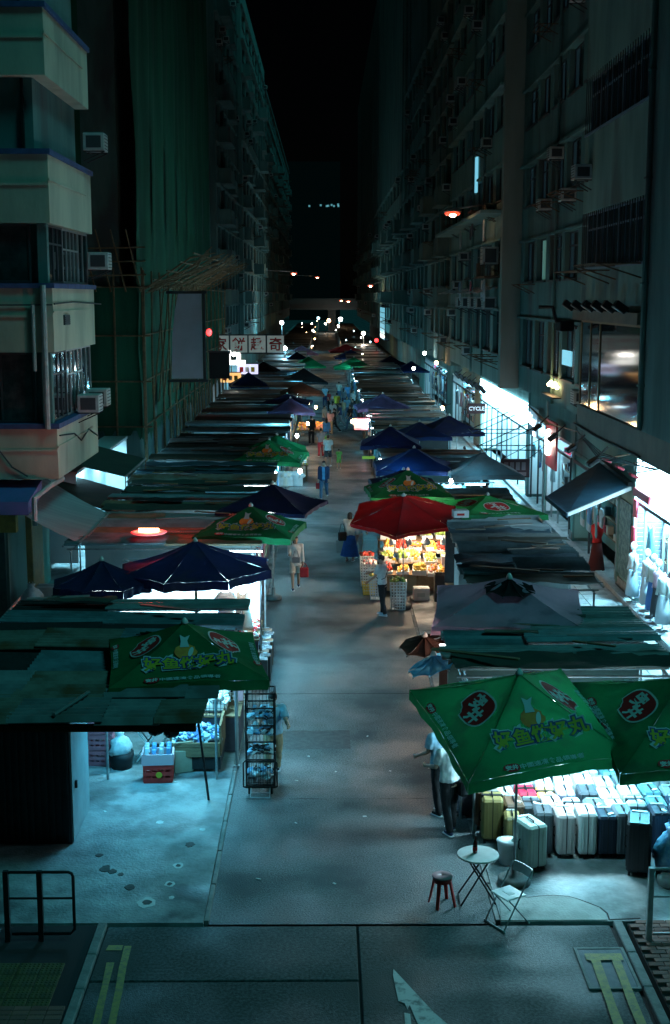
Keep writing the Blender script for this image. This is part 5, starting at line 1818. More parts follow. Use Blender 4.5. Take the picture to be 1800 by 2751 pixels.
# ================================================================= fruit stall
fr_orange = mk('fruit_orange', (.75, .32, .04), rough=.45)
fr_yellow = mk('fruit_yellow', (.75, .55, .12), rough=.45)
fr_red = mk('fruit_red', (.55, .05, .03), rough=.4)
fr_green = mk('fruit_green', (.28, .42, .10), rough=.45)
fr_pink = mk('fruit_pink', (.72, .32, .30), rough=.5)
fr_dark = mk('fruit_dark_red', (.28, .06, .04), rough=.45)
fs = thing('fruit_stall', 'stepped fruit stand under the red umbrella', 'stall', (2.75, 38.6, .03))
for k, (dy, h) in enumerate(((-.4, .62), (.25, .84), (.9, 1.06), (1.6, 1.3))):
    MB().b6(-1.1, 1.15, dy - .3, dy + .34, h - .03, h, ch=.005).build('shelf', wood_m, fs)
for x in (-1.05, 0, 1.1):
    for dy, h in ((-.6, .6), (1.85, 1.28)):
        MB().b6(x - .03, x + .03, dy - .03, dy + .03, 0, h).build('leg', wood_m, fs)
MB().b6(-1.0, 1.05, -.35, 1.8, .05, .5).build('box_store', mk('carton_brown', (.34, .24, .15), (.26, .18, .11), 3, .85), fs)
bulb(fs, -.2, -.1, 2.05, lamp_warm)
bulb(fs, .7, .3, 2.1, lamp_warm)
lamp('POINT', (2.5, 38.1, 1.95), 150, (1.0, .74, .50), .1)
lamp('POINT', (3.3, 38.7, 2.0), 130, (1.0, .78, .58), .1)
fi = 0
fruit_sets = [('oranges', [fr_orange, fr_yellow]), ('lemons', [fr_yellow]), ('apples', [fr_red, fr_dark]), ('pears', [fr_green, fr_yellow]), ('peaches', [fr_pink, fr_orange]), ('melons', [fr_green])]
rnd = random.Random(21)
for k, (dy, h) in enumerate(((-.4, .62), (.25, .84), (.9, 1.06), (1.6, 1.3))):
    for j in range(5):
        kind, ms = fruit_sets[(j * 2 + k * 3) % 6] if k else fruit_sets[(2, 0, 1, 4, 0)[j]]
        t = thing('fruit_tray', 'white tray of %s, %s from the left on the %s shelf of the fruit stand' % (kind, ORD[j], ('lowest', 'second', 'third', 'top')[k]), 'tray', (2.75 - .86 + j * .44 + rnd.uniform(-.09, .09), 38.6 + dy + rnd.uniform(-.08, .08), .035 + h + (rnd.uniform(0, .05) if k else 0)), R(rnd.uniform(-9, 9)), 'trays on the fruit stand')
        t.rotation_euler.x = R(rnd.uniform(6, 18))
        for a in ((-.2, .2, -.27, -.25, 0, .12), (-.2, .2, .25, .27, 0, .12), (-.2, -.18, -.25, .25, 0, .12), (.18, .2, -.25, .25, 0, .12)):
            MB().b6(*a).build('tray_side', foam_m, t)
        MB().b6(-.18, .18, -.25, .25, 0, .02).build('tray_bottom', foam_m, t)
        big = kind == 'melons'
        t.scale = (rnd.uniform(.8, 1.05), rnd.uniform(.85, 1.1), rnd.uniform(.8, 1.3))
        heap(t, .33, .46, .08, .16, ms, 16 if big else 42, .075 if big else .042, 50 + k * 7 + j, 'fruit')
# baskets and boxes standing in front of the fruit stand
def basket(label, x, y, hgt, fruit, n=26, w=.40, mat=None, rz=0.0):
    t = thing('plastic_basket', label, 'basket', (x, y, .02), rz)
    mat = mat or plastic_white
    for k in range(4):
        a = k * PI / 2
        M = Matrix.Rotation(a, 3, 'Z')
        mb = MB()
        nz = int(hgt / .085)
        for i in range(nz + 1):
            z = .02 + (hgt - .03) * i / nz
            hw = w / 2 * (.82 + .18 * z / hgt)
            mb.box(M @ Vector((0, -hw, z)), (2 * hw, .014, .028), 0, 0, 0, M)
        for i in range(6):
            u = -1 + 2 * i / 5
            p0 = M @ Vector((u * w * .41 * .97, -w * .41, .0))
            p1 = M @ Vector((u * w / 2 * .97, -w / 2, hgt))
            mb.bar(p0, p1, .02, .012)
        mb.build('basket_side', mat, t)
    MB().b6(-w * .4, w * .4, -w * .4, w * .4, .005, .02).build('basket_bottom', mat, t)
    if fruit:
        heap(t, w * .86, w * .86, hgt - .03, .12, fruit, n, .055, int(x * 50), 'fruit')
    return t
basket('tall white basket of melons at the lane side of the fruit stand', 2.08, 36.2, .82, [fr_green, mk('leaf_dark', (.04, .12, .03), rough=.6)], 24, .46)
basket('white basket of yellow fruit left of the man in white', 1.52, 37.5, .70, [fr_yellow], 30, .44)
basket('white basket of pale fruit farther up the lane', 1.34, 38.5, .86, [p_white, fr_pink], 26, .44)
basket('yellow basket on the ground beside the fruit stand', 1.32, 38.1, .34, None, 0, .42, fr_yellow)
basket('basket of dark red fruit at the far left of the fruit stand', 1.28, 39.3, .95, [fr_dark, fr_red], 30, .42)
def carton(label, x, y, z, s, mat, rz=0.0, name='carton'):
    t = thing(name, label, 'box', (x, y, z), rz)
    MB().box((0, 0, s[2] / 2), s, 0, 0, .008).build('box_body', mat, t)
    MB().b6(-s[0] / 2 - .002, s[0] / 2 + .002, -.03, .03, s[2], s[2] + .003).build('tape', p_grey, t)
    MB().b6(-s[0] * .3, s[0] * .2, -s[1] / 2 - .003, -s[1] / 2 - .0005, s[2] * .3, s[2] * .62).build('printed_label', p_red if z > .5 else p_grey, t)
    return t
carton('lower white carton stacked right of the fruit trays', 3.72, 38.3, .05, (.44, .4, .42), foam_m)
carton('upper white carton stacked right of the fruit trays', 3.74, 38.32, .475, (.46, .4, .42), mk('carton_pale', (.55, .50, .47), (.48, .43, .40), 3, .8), .05)
carton('topmost pinkish carton stacked right of the fruit trays', 3.72, 38.35, .90, (.46, .4, .24), mk('carton_pink', (.50, .40, .38), (.42, .34, .32), 3, .8), -.04)
carton('white carton on the ground below the oranges', 2.82, 37.35, .03, (.46, .36, .36), foam_m, .06)
carton('white carton lying on the tin roof near the flat green umbrella', 3.75, 35.6, 2.78, (.42, .34, .2), foam_m, .1)
cg = thing('wire_crate_stack', 'dark crate stack with yellow tag right of the fruit stand', 'crate', (3.45, 37.2, .03))
for k in range(3):
    crx = MB()
    for a in ((-.26, .26, -.2, -.18, 0, .26), (-.26, .26, .18, .2, 0, .26), (-.26, -.24, -.18, .18, 0, .26), (.24, .26, -.18, .18, 0, .26), (-.24, .24, -.18, .18, 0, .02)):
        crx.b6(a[0], a[1], a[2], a[3], a[4] + k * .27, a[5] + k * .27)
    crx.build('crate_body', mk('dark_crate', (.05, .035, .03), rough=.7), cg)
MB().b6(-.2, .16, -.206, -.201, .34, .46).build('yellow_tag', p_yellow, cg)
bag('plastic_bag', 'white plastic bags bunched right of the dark crates', 3.98, 36.9, .1, 1.05, bag_white, seed=13)
sh = thing('ribbed_panel', 'slatted white rack with a red triangle behind the white bags', 'rack', (4.4, 36.6, .03))
for i in range(9):
    MB().box((0, .05 * i, .55 + .07 * i), (.72, .05, .03), 0, 0, .005).build('slat', plastic_white, sh)
for x in (-.36, .36):
    MB().bar((x, -.05, 0), (x, .48, 1.2), .03).build('side_rail', steel, sh)
MB().prism([(-.14, -.03, .58), (.14, -.03, .58), (0, .1, .78)], (0, -.01, 0.005)).build('red_triangle', p_red, sh)

# fruit stands in the distance beside the lane
for (lb, x, y, ms, wl) in (('long tray of pale and pink fruit below the plum umbrella', -1.55, 63.0, [fr_yellow, fr_pink, p_white], NEUT), ('warm-lit fruit table among the distant shoppers', -.75, 79.5, [fr_orange, fr_yellow, fr_pink], WARM)):
    t = thing('fruit_table', lb, 'table', (x, y, .03))
    MB().b6(-1.0, .75, -.9, .9, .74, .78).build('table_top', wood_m, t)
    for a in (-.9, .65):
        for b in (-.8, .8):
            MB().b6(a - .03, a + .03, b - .03, b + .03, 0, .74).build('leg', wood_m, t)
    for k in range(4):
        heap(t, 1.6, .42, .80 + .08 * k, .14, ms, 70, .055, 90 + k, 'fruit').location = (-.1, -.65 + k * .42, 0)
    bulb(t, .2, -.3, 2.15, lamp_warm if wl is WARM else lamp_bulb, .08)
    lamp('POINT', (x + .1, y - .4, 2.1), 120 if wl is NEUT else 90, wl, .1)

# price cards and clear bags hung about the fruit stand
rnd = random.Random(4)
for i in range(9):
    t = thing('price_card', 'small price card stuck in the fruit, %s from the left' % ORD[i], 'card', (1.85 + i * .22, 38.2 + rnd.uniform(0, 1.6), .95 + .28 * rnd.random()), rnd.uniform(-.3, .3), 'price cards on the fruit stand')
    MB().b6(-.06, .06, -.004, .004, 0, .09).build('card', (p_white, p_yellow, p_red)[i % 3], t)
    MB().tube((0, 0, -.15), (0, 0, 0), .005, n=5).build('stick', steel, t)
for i in range(4):
    bag('plastic_bag', 'clear bag of fruit hung %s from the left under the red umbrella' % ORD[i], 2.0 + i * .5, 37.9, 1.55, .34, bag_white, seed=60 + i)
# ================================================================= shops, signs, awnings, lamps
shop_white = mk('shop_white_wall', (.78, .80, .80), (.72, .74, .75), 2, .6)
shop_floor = mk('shop_floor', (.42, .43, .43), (.36, .37, .37), 2, .35)
panel_glow = glow('ceiling_panel_glow', (.80, .95, 1.0), 9)
def shop(label, y0, y1, z1=3.75, depth=2.6, n=3, power=160, col=(.26, .76, 1.0), xf=9.95, wall=None, fascia=None, side='right'):
    t = thing('shop_interior', label, 'shop', (xf, (y0 + y1) / 2, 0))
    s = 1 if side == 'right' else -1
    def X(a): return a * s
    L = (y1 - y0) / 2
    wall = wall or shop_white
    def b6(a, b, c, d, e, f): return MB().b6(min(X(a), X(b)), max(X(a), X(b)), c, d, e, f)
    # the rooms stand in front of the building's ground-floor wall line, as boxes open to the street
    b6(-.02, .02, -L, L, .17, z1).build('back_wall', wall, t)
    b6(-.9, -.02, -L, -L + .08, .17, z1).build('side_wall', wall, t)
    b6(-.9, -.02, L - .08, L, .17, z1).build('side_wall', wall, t)
    b6(-.95, .0, -L, L, z1 + .002, z1 + .1).build('ceiling', wall, t)
    if side == 'right':
        b6(-.92, .0, -L + .01, L - .01, z1 + .104, 4.9).build('bulkhead', wall_dark, t)
    for i in range(n):
        y = -L + (2 * L) * (i + .5) / n
        b6(-.62, -.22, y - .3, y + .3, z1 - .04, z1 - .003).build('ceiling_lamp', panel_glow, t)
        lamp('AREA', (xf - s * .42, (y0 + y1) / 2 + y, z1 - .08), power / n, col, .4, sy=.6)
    if fascia:
        b6(-1.02, -.955, -L, L, z1 - .55, z1 + .25).build('fascia_board', fascia, t)
    return t
glow_board = mk('backlit_board', (.8, .82, .84), rough=.5, emis=(.45, .82, 1.0), estr=9)
shop('dazzling white fashion shop at the right edge', 28.9, 36.9, 4.0, n=4, power=2600, fascia=glow_board, col=(.30, .77, 1.0))
shop('white-lit shop behind the round black sign', 57.5, 75, 3.9, n=5, power=2200, fascia=glow_board)
shop('dim clothes shop under the blue awning', 39.2, 46.5, 3.2, n=2, power=50, wall=wall_teal)
shop('narrow red-fronted shop with the glowing oval sign', 47.0, 52.6, 3.4, n=2, power=90)
shop('cool-lit shop with the pale neon lettering', 52.9, 57.2, 3.6, n=2, power=110)
shop('teal-lit shop farther up the right footway', 78, 92, 3.4, n=3, power=220)
shop('far bright shop on the right footway', 96, 118, 3.4, n=3, power=340)
shop('bright toy shop on the left footway beyond the scaffold', 82, 99, 3.2, n=4, power=560, xf=-9.2, side='left', col=(.9, .93, 1.0), fascia=board_white)
shop('dim shop behind the bamboo poles on the left', 42, 53, 3.1, n=3, power=420, xf=-9.0, side='left')
shop('far left shop below the hanging sign', 104, 124, 3.2, n=3, power=340, xf=-9.0, side='left')

def mannequin(label, x, y, rz, top, bottom, h=1.75):
    t = thing('mannequin', label, 'mannequin', (x, y, .19), rz, 'mannequins in the white fashion shop')
    MB().lathe([(.17, 0), (.17, .015), (.02, .02), (.018, .75)], (0, 0, 0), 14).build('stand', steel, t, True)
    MB().lathe([(.10, .72), (.165, .86), (.12, 1.08), (.17, 1.28), (.18, 1.38), (.07, 1.46), (.05, 1.54)], (0, 0, 0), 16, sy=.62).build('torso', plastic_white, t, True)
    if h > 1.6:
        MB().ball((0, 0, 1.64), (.085, .1, .12), 12, 9).build('head', plastic_white, t, True)
    MB().lathe([(.155, .95), (.13, 1.08), (.185, 1.28), (.20, 1.38), (.10, 1.44)], (0, 0, 0), 18, sy=.66).build('blouse', top, t, True)
    for s in (-1, 1):
        MB().path([(s * .17, 0, 1.37), (s * .25, .02, 1.15), (s * .23, -.06, .92)], [.06, .05, .035], 8).build('arm', top, t, True)
    MB().lathe([(.26, .22), (.22, .6), (.16, .94), (.15, .98)], (0, 0, 0), 18, sy=.7).build('skirt', bottom, t, True)
    return t
sk_p = mk('pale_skirt', (.40, .44, .48), rough=.9)
sk_b = mk('blue_skirt', (.05, .12, .30), rough=.9)
sk_k = mk('black_skirt', (.02, .02, .025), rough=.9)
mannequin('white mannequin in a pale dress by the shutter', 8.75, 36.2, R(-80), shirt_m[0], shirt_m[8])
mannequin('mannequin in a long pale grey skirt in the white shop', 8.9, 35.2, R(-80), shirt_m[0], sk_p)
mannequin('mannequin in a dark blue skirt beside the pale grey one', 8.9, 34.5, R(-75), shirt_m[6], sk_b)
mannequin('mannequin in black trousers nearest the right edge', 8.85, 33.8, R(-85), shirt_m[9], sk_k)
mannequin('headless bust on a white stand at the right edge', 8.8, 33.0, R(-70), p_white, sk_p, 1.5)

sd = thing('roller_shutter', 'grey blue roller shutter beside the white shop entrance', 'shutter', (9.35, 36.78, .18))
for i in range(26):
    MB().box((0, 0, .07 + i * .13), (.80, .03, .125), 0, 0, .012).build('slat', mk('shutter_grey', (.22, .24, .30), (.17, .19, .24), 3, .45, metal=.4), sd)
MB().b6(-.49, -.41, -.05, .05, 0, 3.4).build('guide_rail', plastic_white, sd)
pa = thing('painted_panel', 'dark green mottled wall panel between the shutter and clothes shop', 'wall panel', (8.96, 38.2, .5))
MB().b6(-.03, .03, -.75, .75, 0, 2.3).build('panel_board', mk('mottled_green', (.05, .10, .10), (.13, .20, .19), 6, .6, lo=.45, hi=.55), pa)
MB().b6(-.05, .03, .76, .86, -.3, 2.6).build('edge_post', wall_teal, pa)

# blue retractable awning
aw = thing('shop_awning', 'dark blue retractable awning with white front bar on the right', 'awning', (8.7, 37.0, 0))
P = [(8.9, 41.7, 3.55), (8.9, 37.3, 3.35), (6.62, 35.0, 2.98), (6.6, 38.3, 2.95)]
vs = [Vector(p) - aw.location for p in P]
MB().prism([vs[0], vs[1], vs[2], vs[3]], (0, 0, -.012)).build('canvas', mk('awning_blue', (.03, .11, .18), (.04, .14, .22), 2, .7), aw)
MB().bar(vs[2] + Vector((-.02, -.05, -.03)), vs[1] + Vector((-.05, -.05, -.02)), .06, .1).build('white_bar', plastic_white, aw)
MB().bar(vs[2] + Vector((-.02, -.05, -.05)), vs[3] + Vector((-.02, .05, -.05)), .05, .12).build('front_bar', MATS['awning_blue'], aw)
MB().bar(vs[1] + Vector((0, .2, .06)), vs[0] + Vector((0, -.1, .06)), .14, .12).build('roller', dark_frame, aw)
# clothes below the awning
for i in range(10):
    hang(8.75 - .12 * (i % 3), 40.6 + i * .34, 2.2, '%s garment, %s from the camera outside the shop under the blue awning' % (SN[(8, 5, 1, 0, 8, 5, 4, 0, 8, 5)[i]], ORD[i]), 'clothes outside the awning shop', (0, 1, 0)[i % 3], (8, 5, 1, 0, 8, 5, 4, 0, 8, 5)[i], PI / 2)
rd = thing('red_dress_form', 'red top over a long dark skirt hung at the clothes shop', 'garment', (8.7, 40.9, .1))
MB().lathe([(.16, .95), (.14, 1.1), (.21, 1.32), (.2, 1.5), (.06, 1.6)], (0, 0, 0), 14, sy=.7).build('top', p_red, rd, True)
MB().lathe([(.28, .05), (.2, .6), (.15, .96)], (0, 0, 0), 14, sy=.7).build('skirt', mk('maroon_skirt', (.10, .02, .02), rough=.9), rd, True)

# signs along the right footway
def plane_M(o, xdir, ydir):
    x, y = Vector(xdir).normalized(), Vector(ydir).normalized()
    z = x.cross(y)
    M = Matrix((x, y, z)).transposed().to_4x4()
    M.translation = Vector(o)
    return M
cy = thing('projecting_sign', 'small dark sign reading CYCLE in white above the white shop', 'sign', (7.35, 62.0, 3.55))
MB().b6(-.55, .30, -.04, .04, -.25, .25, ch=.01).build('sign_board', mk('maroon_board', (.05, .012, .014), rough=.6), cy)
text_on('lettering', 'CYCLE', .25, mk('sign_letter_white', (.8, .8, .8), rough=.5, emis=(.9, .9, 1), estr=.3), plane_M((-.125, -.046, 0), (1, 0, 0), (0, 0, 1)), cy, .006)
MB().tube((.30, 0, 0), (1.0, 0, 0), .018, n=6).build('bracket', black_metal, cy)
ns = thing('neon_sign', 'pale blue neon lettering on the cool-lit shop front', 'sign', (8.72, 54.9, 3.6))
neon = glow('neon_pale_blue', (.55, .85, 1.0), 7)
for pts in ([(0, .5, .35), (0, .5, -.1), (0, .2, -.1), (0, .2, .12), (0, .5, .12)], [(0, 0, .12), (0, 0, -.12)], [(0, 0, .28), (0, 0, .22)], [(0, -.2, .12), (0, -.2, -.1), (0, -.5, -.1), (0, -.5, .12)], [(0, -.7, .1), (0, -.7, -.5), (0, -1.0, -.5)], [(0, -1.0, .1), (0, -.7, .1)]):
    MB().path(pts, .035, 6).build('neon_stroke', neon, ns)
MB().b6(.06, .1, -1.3, .9, -.6, .6).build('backing_panel', mk('neon_backing', (.35, .42, .48), rough=.6), ns)
rdp = thing('red_shop_front', 'red panel with glowing white oval sign on the right', 'sign', (8.7, 49.8, 0))
MB().b6(-.02, .06, -1.1, 1.1, 2.3, 4.1).build('red_panel', mk('red_panel', (.34, .03, .035), (.28, .025, .03), 2, .5), rdp)
MB().path([(-.06, .25, 2.75), (-.06, .25, 2.82), (-.06, .25, 3.7), (-.06, .25, 3.76)], [.06, .13, .13, .06], 12).build('oval_light', glow('oval_glow', (1.0, .92, .86), 9), rdp, True)
lamp('POINT', (8.35, 50.05, 3.25), 45, (1.0, .55, .45), .12)
lsg = thing('hanging_light_box', 'dark reddish light box sign with faint lettering over the footway', 'sign', (7.2, 48.9, 2.35))
MB().b6(-.55, .55, -.06, .06, -.30, .40, ch=.01).build('sign_board', mk('dark_red_box', (.07, .025, .03), rough=.5), lsg)
for i in range(4):
    MB().b6(-.42 + i * .22, -.27 + i * .22, -.068, -.061, -.02, .28).build('faint_mark', mk('faint_mark', (.26, .16, .17), rough=.6), lsg)
MB().b6(-.45, .42, -.068, -.061, -.24, -.10).build('faint_line', MATS['faint_mark'], lsg)
MB().tube((.5, 0, .4), (1.5, 0, 1.2), .015, n=5).build('stay', black_metal, lsg)
MB().tube((-.5, 0, .4), (1.4, 0, 1.4), .015, n=5).build('stay', black_metal, lsg)
# stays of bare awning frames sticking out over the footway
for (lb, y, z) in (('bare awning frame of thin dark bars, the farther one over the right footway', 53.0, 3.3), ('bare awning frame of thin dark bars, the nearer one over the right footway', 49.6, 3.0)):
    t = thing('awning_frame', lb, 'awning', (8.3, y, z))
    for dy in (0, 1.6):
        MB().tube((0, dy, 1.0), (-2.2, dy, 0), .022, n=6).build('stay', black_metal, t)
        MB().tube((0, dy, 0), (-2.3, dy, 0), .022, n=6).build('arm', black_metal, t)
    MB().tube((-2.25, -.1, 0), (-2.25, 1.7, 0), .022, n=6).build('front_bar', black_metal, t)
# spotlights below the white shop's fascia
for i in range(6):
    t = thing('spotlight', 'black spotlight aimed at the white shop fascia, %s from the camera' % ORD[i], 'spotlight', (7.55, 60.5 + i * 2.3, 4.55), 0, 'spotlights on the white shop')
    MB().box((-.25, 0, .0), (.2, .24, .42), 0, 0, .03, Matrix.Rotation(R(-40), 3, 'Y')).build('lamp_head', black_metal, t)
    MB().bar((0, 0, .3), (-.22, 0, .1), .05).build('bracket', black_metal, t)
# warm lights on the balcony right of the fin
t = thing('balcony_lights', 'row of warm lamps behind a balcony grille right of the fin', 'lamp', (8.0, 46.5, 5.55))
for i in range(5):
    MB().ball((.12, -.9 + i * .42, .12 + .1 * (i % 2)), .07, 8, 6).build('light_bulb', lamp_warm, t, True)
MB().b6(-.1, .2, -1.3, 1.2, -.25, -.2).build('shelf', dark_frame, t)
lamp('POINT', (7.7, 46.5, 5.7), 8, WARM, .1)
for i, (x, y, z, c, m) in enumerate(((7.2, 84.5, 4.6, WARM, lamp_warm), (7.0, 92, 4.9, NEUT, lamp_bulb), (6.9, 76.5, 2.35, WARM, lamp_warm), (6.8, 100, 3.4, NEUT, lamp_bulb))):
    t = thing('wall_lamp', ('warm lamp bracketed above the right footway', 'white lamp higher up the right front', 'warm bulb at the end of the pale-roofed stall', 'white bulb over the far right footway')[i], 'lamp', (x, y, z))
    MB().ball((0, 0, 0), .12, 10, 7).build('globe', m, t, True)
    MB().tube((0, 0, .1), (.5, 0, .25), .02, n=5).build('arm', black_metal, t)
    lamp('POINT', (x - .1, y - .2, z - .15), 40, c, .1)

# ----------------------------------------------------------------- left footway: awnings, billboard, hanging sign
aw = thing('shop_awning', 'pale grey canvas awning sloping over the left footway', 'awning', (-7.5, 36, 0))
P = [Vector(p) - aw.location for p in ((-8.35, 33.6, 3.5), (-8.35, 38.6, 3.5), (-6.1, 36.4, 2.75), (-6.1, 31.9, 2.75))]
canv = mk('pale_canvas', (.30, .34, .36), (.24, .275, .29), 1.2, .85, stretch=(.2, 3, 1))
vs, fsx = [], []
for i in range(9):
    for j in range(9):
        u, v = i / 8, j / 8
        p = P[0].lerp(P[1], u).lerp(P[3].lerp(P[2], u), v)
        p.z -= .06 * math.sin(PI * v) + .015 * math.sin(u * 14)
        vs.append(p)
for i in range(8):
    for j in range(8):
        a = i * 9 + j
        fsx.append((a, a + 1, a + 10, a + 9))
MB().add(vs, fsx).build('canvas', canv, aw, True)
MB().bar(P[3], P[2], .06, .06).build('front_bar', alu, aw)
for p in (P[3], P[2]):
    MB().tube(p, (p.x, p.y, .03), .022, n=6).build('post', steel, aw)
for i, (lb, pts, m) in enumerate((('olive awning with a lit edge behind the cream corner', ((-8.4, 41.5, 3.6), (-8.4, 46.5, 3.6), (-6.3, 45.5, 3.2), (-6.3, 40.8, 3.2)), tarp_olive), ('brown sagging awning below the olive one', ((-8.6, 39.6, 2.9), (-8.6, 43.5, 2.9), (-6.4, 42.6, 2.45), (-6.6, 38.9, 2.45)), brown_c))):
    t = thing('shop_awning', lb, 'awning', (-7.5, 42, 0))
    q = [Vector(p) - t.location for p in pts]
    MB().prism(q, (0, 0, -.015)).build('canvas', m, t)
    MB().bar(q[3], q[2], .05).build('front_bar', steel, t)
    for p in (q[3], q[2]):
        MB().tube(p, (p.x, p.y, .03), .02, n=6).build('post', rust, t)
tube = thing('shop_tube_light', 'white tube light below the olive awning on the left', 'lamp', (-7.6, 45.4, 3.0))
MB().tube((-.9, 0, 0), (.8, 0, 0), .03, n=8).build('tube', lamp_white, tube)
lamp('AREA', (-7.6, 45.4, 2.95), 40, COOL, 1.4, sy=.1)
# clutter below the pale awning
carton('white box on the left footway by the awning post', -7.0, 39.5, .04, (.7, .5, .45), foam_m)
carton('pale foam box stacked in the shop under the pale awning', -7.7, 35.2, .04, (.5, .5, .9), foam_m)
bag('plastic_bag', 'white bag hung in the shade under the pale awning', -7.9, 34.3, .6, .8, bag_white, seed=21)
cone = thing('traffic_cone', 'dull red cone standing under the pale awning edge', 'cone', (-6.35, 36.6, .03))
MB().lathe([(.16, .03), (.03, .6)], (0, 0, 0), 14).build('cone_body', crate_red, cone, True)
MB().b6(-.2, .2, -.2, .2, 0, .03).build('cone_foot', black_metal, cone)

bb = thing('blank_billboard', 'blank pale grey signboard fixed to the netted scaffold', 'sign', (-6.3, 60, 7.0))
MB().prism([(-.72, 0, -1.9), (.72, 0, -1.9), (.70, 0, 1.95), (-.35, 0, 1.95), (-.52, 0, 1.2), (-.66, 0, 0)], (0, .06, 0)).build('board', mk('grey_lilac_board', (.62, .62, .72), (.55, .55, .64), 1, .8), bb)
for z in (-2.0, 2.0):
    MB().b6(-.9, .95, -.05, .12, z - .06, z + .06).build('frame_bar', dark_frame, bb)
MB().b6(.73, .86, -.04, .1, -1.95, 1.95).build('frame_bar', dark_frame, bb)
rl = thing('red_beacon', 'small red lamp beside the blank signboard', 'lamp', (-6.6, 75, 6.8))
MB().ball((0, 0, 0), (.16, .16, .2), 10, 7).build('globe', glow('red_glow', (1.0, .02, .02), 6), rl, True)
MB().tube((0, 0, .18), (-.8, 0, .3), .03, n=5).build('arm', dark_frame, rl)
dk = thing('dark_hanging_box', 'unlit dark box sign hanging below the red lamp', 'sign', (-6.1, 75.5, 4.9))
MB().b6(-.55, .6, -.15, .15, -.75, .75).build('box', dark_void, dk)
MB().b6(-.6, .65, -.16, .16, .76, .84).build('top_bar', dark_frame, dk)
# hanging sign of four square boards, each with one red character
hs = thing('hanging_shop_sign', 'four white squares with red Chinese characters hung over the left row', 'sign', (-5.55, 95, 5.45))
MB().b6(-2.65, 2.65, -.06, .06, .60, .68).build('top_bar', dark_frame, hs)
MB().b6(-2.65, 2.65, -.06, .06, -.72, -.64).build('bottom_bar', dark_frame, hs)
sq = mk('sign_square_white', (.52, .54, .50), (.45, .47, .44), 2, .6, emis=(.75, .85, .8), estr=.10)
chm = mk('sign_red', (.48, .03, .03), rough=.6)
for i, chx in enumerate('家餅趣奇'):
    x = -2.0 + i * 1.33
    p = MB().b6(x - .60, x + .60, -.05, .05, -.62, .58, ch=.01).build('square_board', sq, hs)
    text_on('character', chx, .98, chm, plane_M((x, -.056, -.02), (1, 0, 0), (0, 0, 1)), p, .02)
    if i:
        MB().b6(x - .70, x - .63, -.055, .055, -.64, .60).build('divider', dark_frame, hs)
MB().tube((-2.6, 0, .64), (-3.0, .0, 1.4), .02, n=5).build('stay', dark_frame, hs)
# yellow menu board and lilac board of the left shops
for (lb, x, y, z, w, h, m) in (('orange and yellow lit board on the left shop row', -6.9, 96, 2.95, 1.5, .7, glow('board_orange', (1.0, .50, .14), .9)), ('lilac lit board next to the orange one', -5.9, 100, 3.35, 1.6, .75, glow('board_lilac', (.62, .60, 1.0), .8))):
    t = thing('lit_shop_board', lb, 'sign', (x, y, z))
    MB().b6(-w / 2, w / 2, -.05, .05, -h / 2, h / 2, ch=.01).build('board', m, t)
    for i in range(3):
        MB().b6(-w * .38 + i * w * .27, -w * .2 + i * w * .27, -.058, -.051, -h * .28, h * .22).build('picture_square', (p_red, p_white, p_yellow)[i], t)
    MB().b6(-w / 2 - .04, w / 2 + .04, -.04, .06, h / 2 + .002, h / 2 + .06).build('frame_bar', dark_frame, t)
gy = thing('shop_fascia_board', 'glowing white fascia with a gap above the left toy shop', 'sign', (-6.8, 97.5, 4.3))
MB().b6(-.9, -.2, -.1, .1, -.5, .6).b6(-.2, .9, -.1, .1, -.5, -.15).b6(.25, .55, -.1, .1, -.15, .9).build('glow_panel', glow('white_board_glow', (.95, .95, .9), 1.5), gy)
bulb(gy, .05, -.3, .35, lamp_bulb, .16)

# ----------------------------------------------------------------- street lamps
def street_lamp(label, x, y, z, wall_x, mat, power, col, r=.16, kind='wall'):
    t = thing('street_lamp', label, 'street lamp', (x, y, 0))
    halo_dish = MB().lathe([(.0, -.10), (r * .8, -.08), (r, 0), (r * .7, .06)], (0, 0, z), 14).build('lens', mat, t, True)  # added glowing dish, shaped as the red halo round the lamp core
    MB().ball((0, -r * .55, z - .08), (r * .42, r * .42, r * .26), 10, 7).build('lamp_core', core_g, halo_dish, True)
    MB().lathe([(r * 1.1, .065), (r * 1.2, .10), (r * .6, .2), (.03, .22)], (0, 0, z), 14).build('housing', ac_m, t, True)
    if kind == 'wall':
        MB().tube((0, 0, z + .2), (wall_x - x, 0, z + .45), .04, n=7).build('arm', steel, t)
    else:
        MB().tube((wall_x - x, 0, .03), (wall_x - x, 0, z + .1), .08, .05, n=8).build('post', steel, t)
        MB().tube((wall_x - x, 0, z + .1), (0, 0, z + .25), .04, n=7).build('arm', steel, t)
    if power:
        lamp('POINT', (x, y, z - .25), power, col, .2)
    return t
halo_red = glow('red_halo_glow', (1.0, .06, .02), 1.6)  # red of the added halo dish, not a lamp glass
core_g = glow('sodium_core_glow', (1.0, .72, .38), 30)
street_lamp('nearest orange street lamp on the right wall', 5.75, 60, 12.5, 7.6, halo_red, 8, (1.0, .42, .16), .36)
street_lamp('orange street lamp over the middle of the street', -3.5, 150, 11.4, -7.9, halo_red, 120, (1.0, .7, .42), .36)
street_lamp('small far orange street lamp left of centre', -1.25, 220, 12.0, -8.0, halo_red, 80, (1.0, .7, .42), .36)
street_lamp('orange street lamp above the lit stairwell window', 5.8, 168, 10.2, 7.4, halo_red, 100, (1.0, .7, .42), .36)
street_lamp('far orange street lamp right of the flyover', 4.8, 270, 7.9, 7.4, halo_red, 6, (1.0, .62, .3), .5)
street_lamp('farthest orange street lamp near the flyover', 3.6, 290, 8.0, 7.4, halo_red, 0, (1.0, .62, .3), .45)
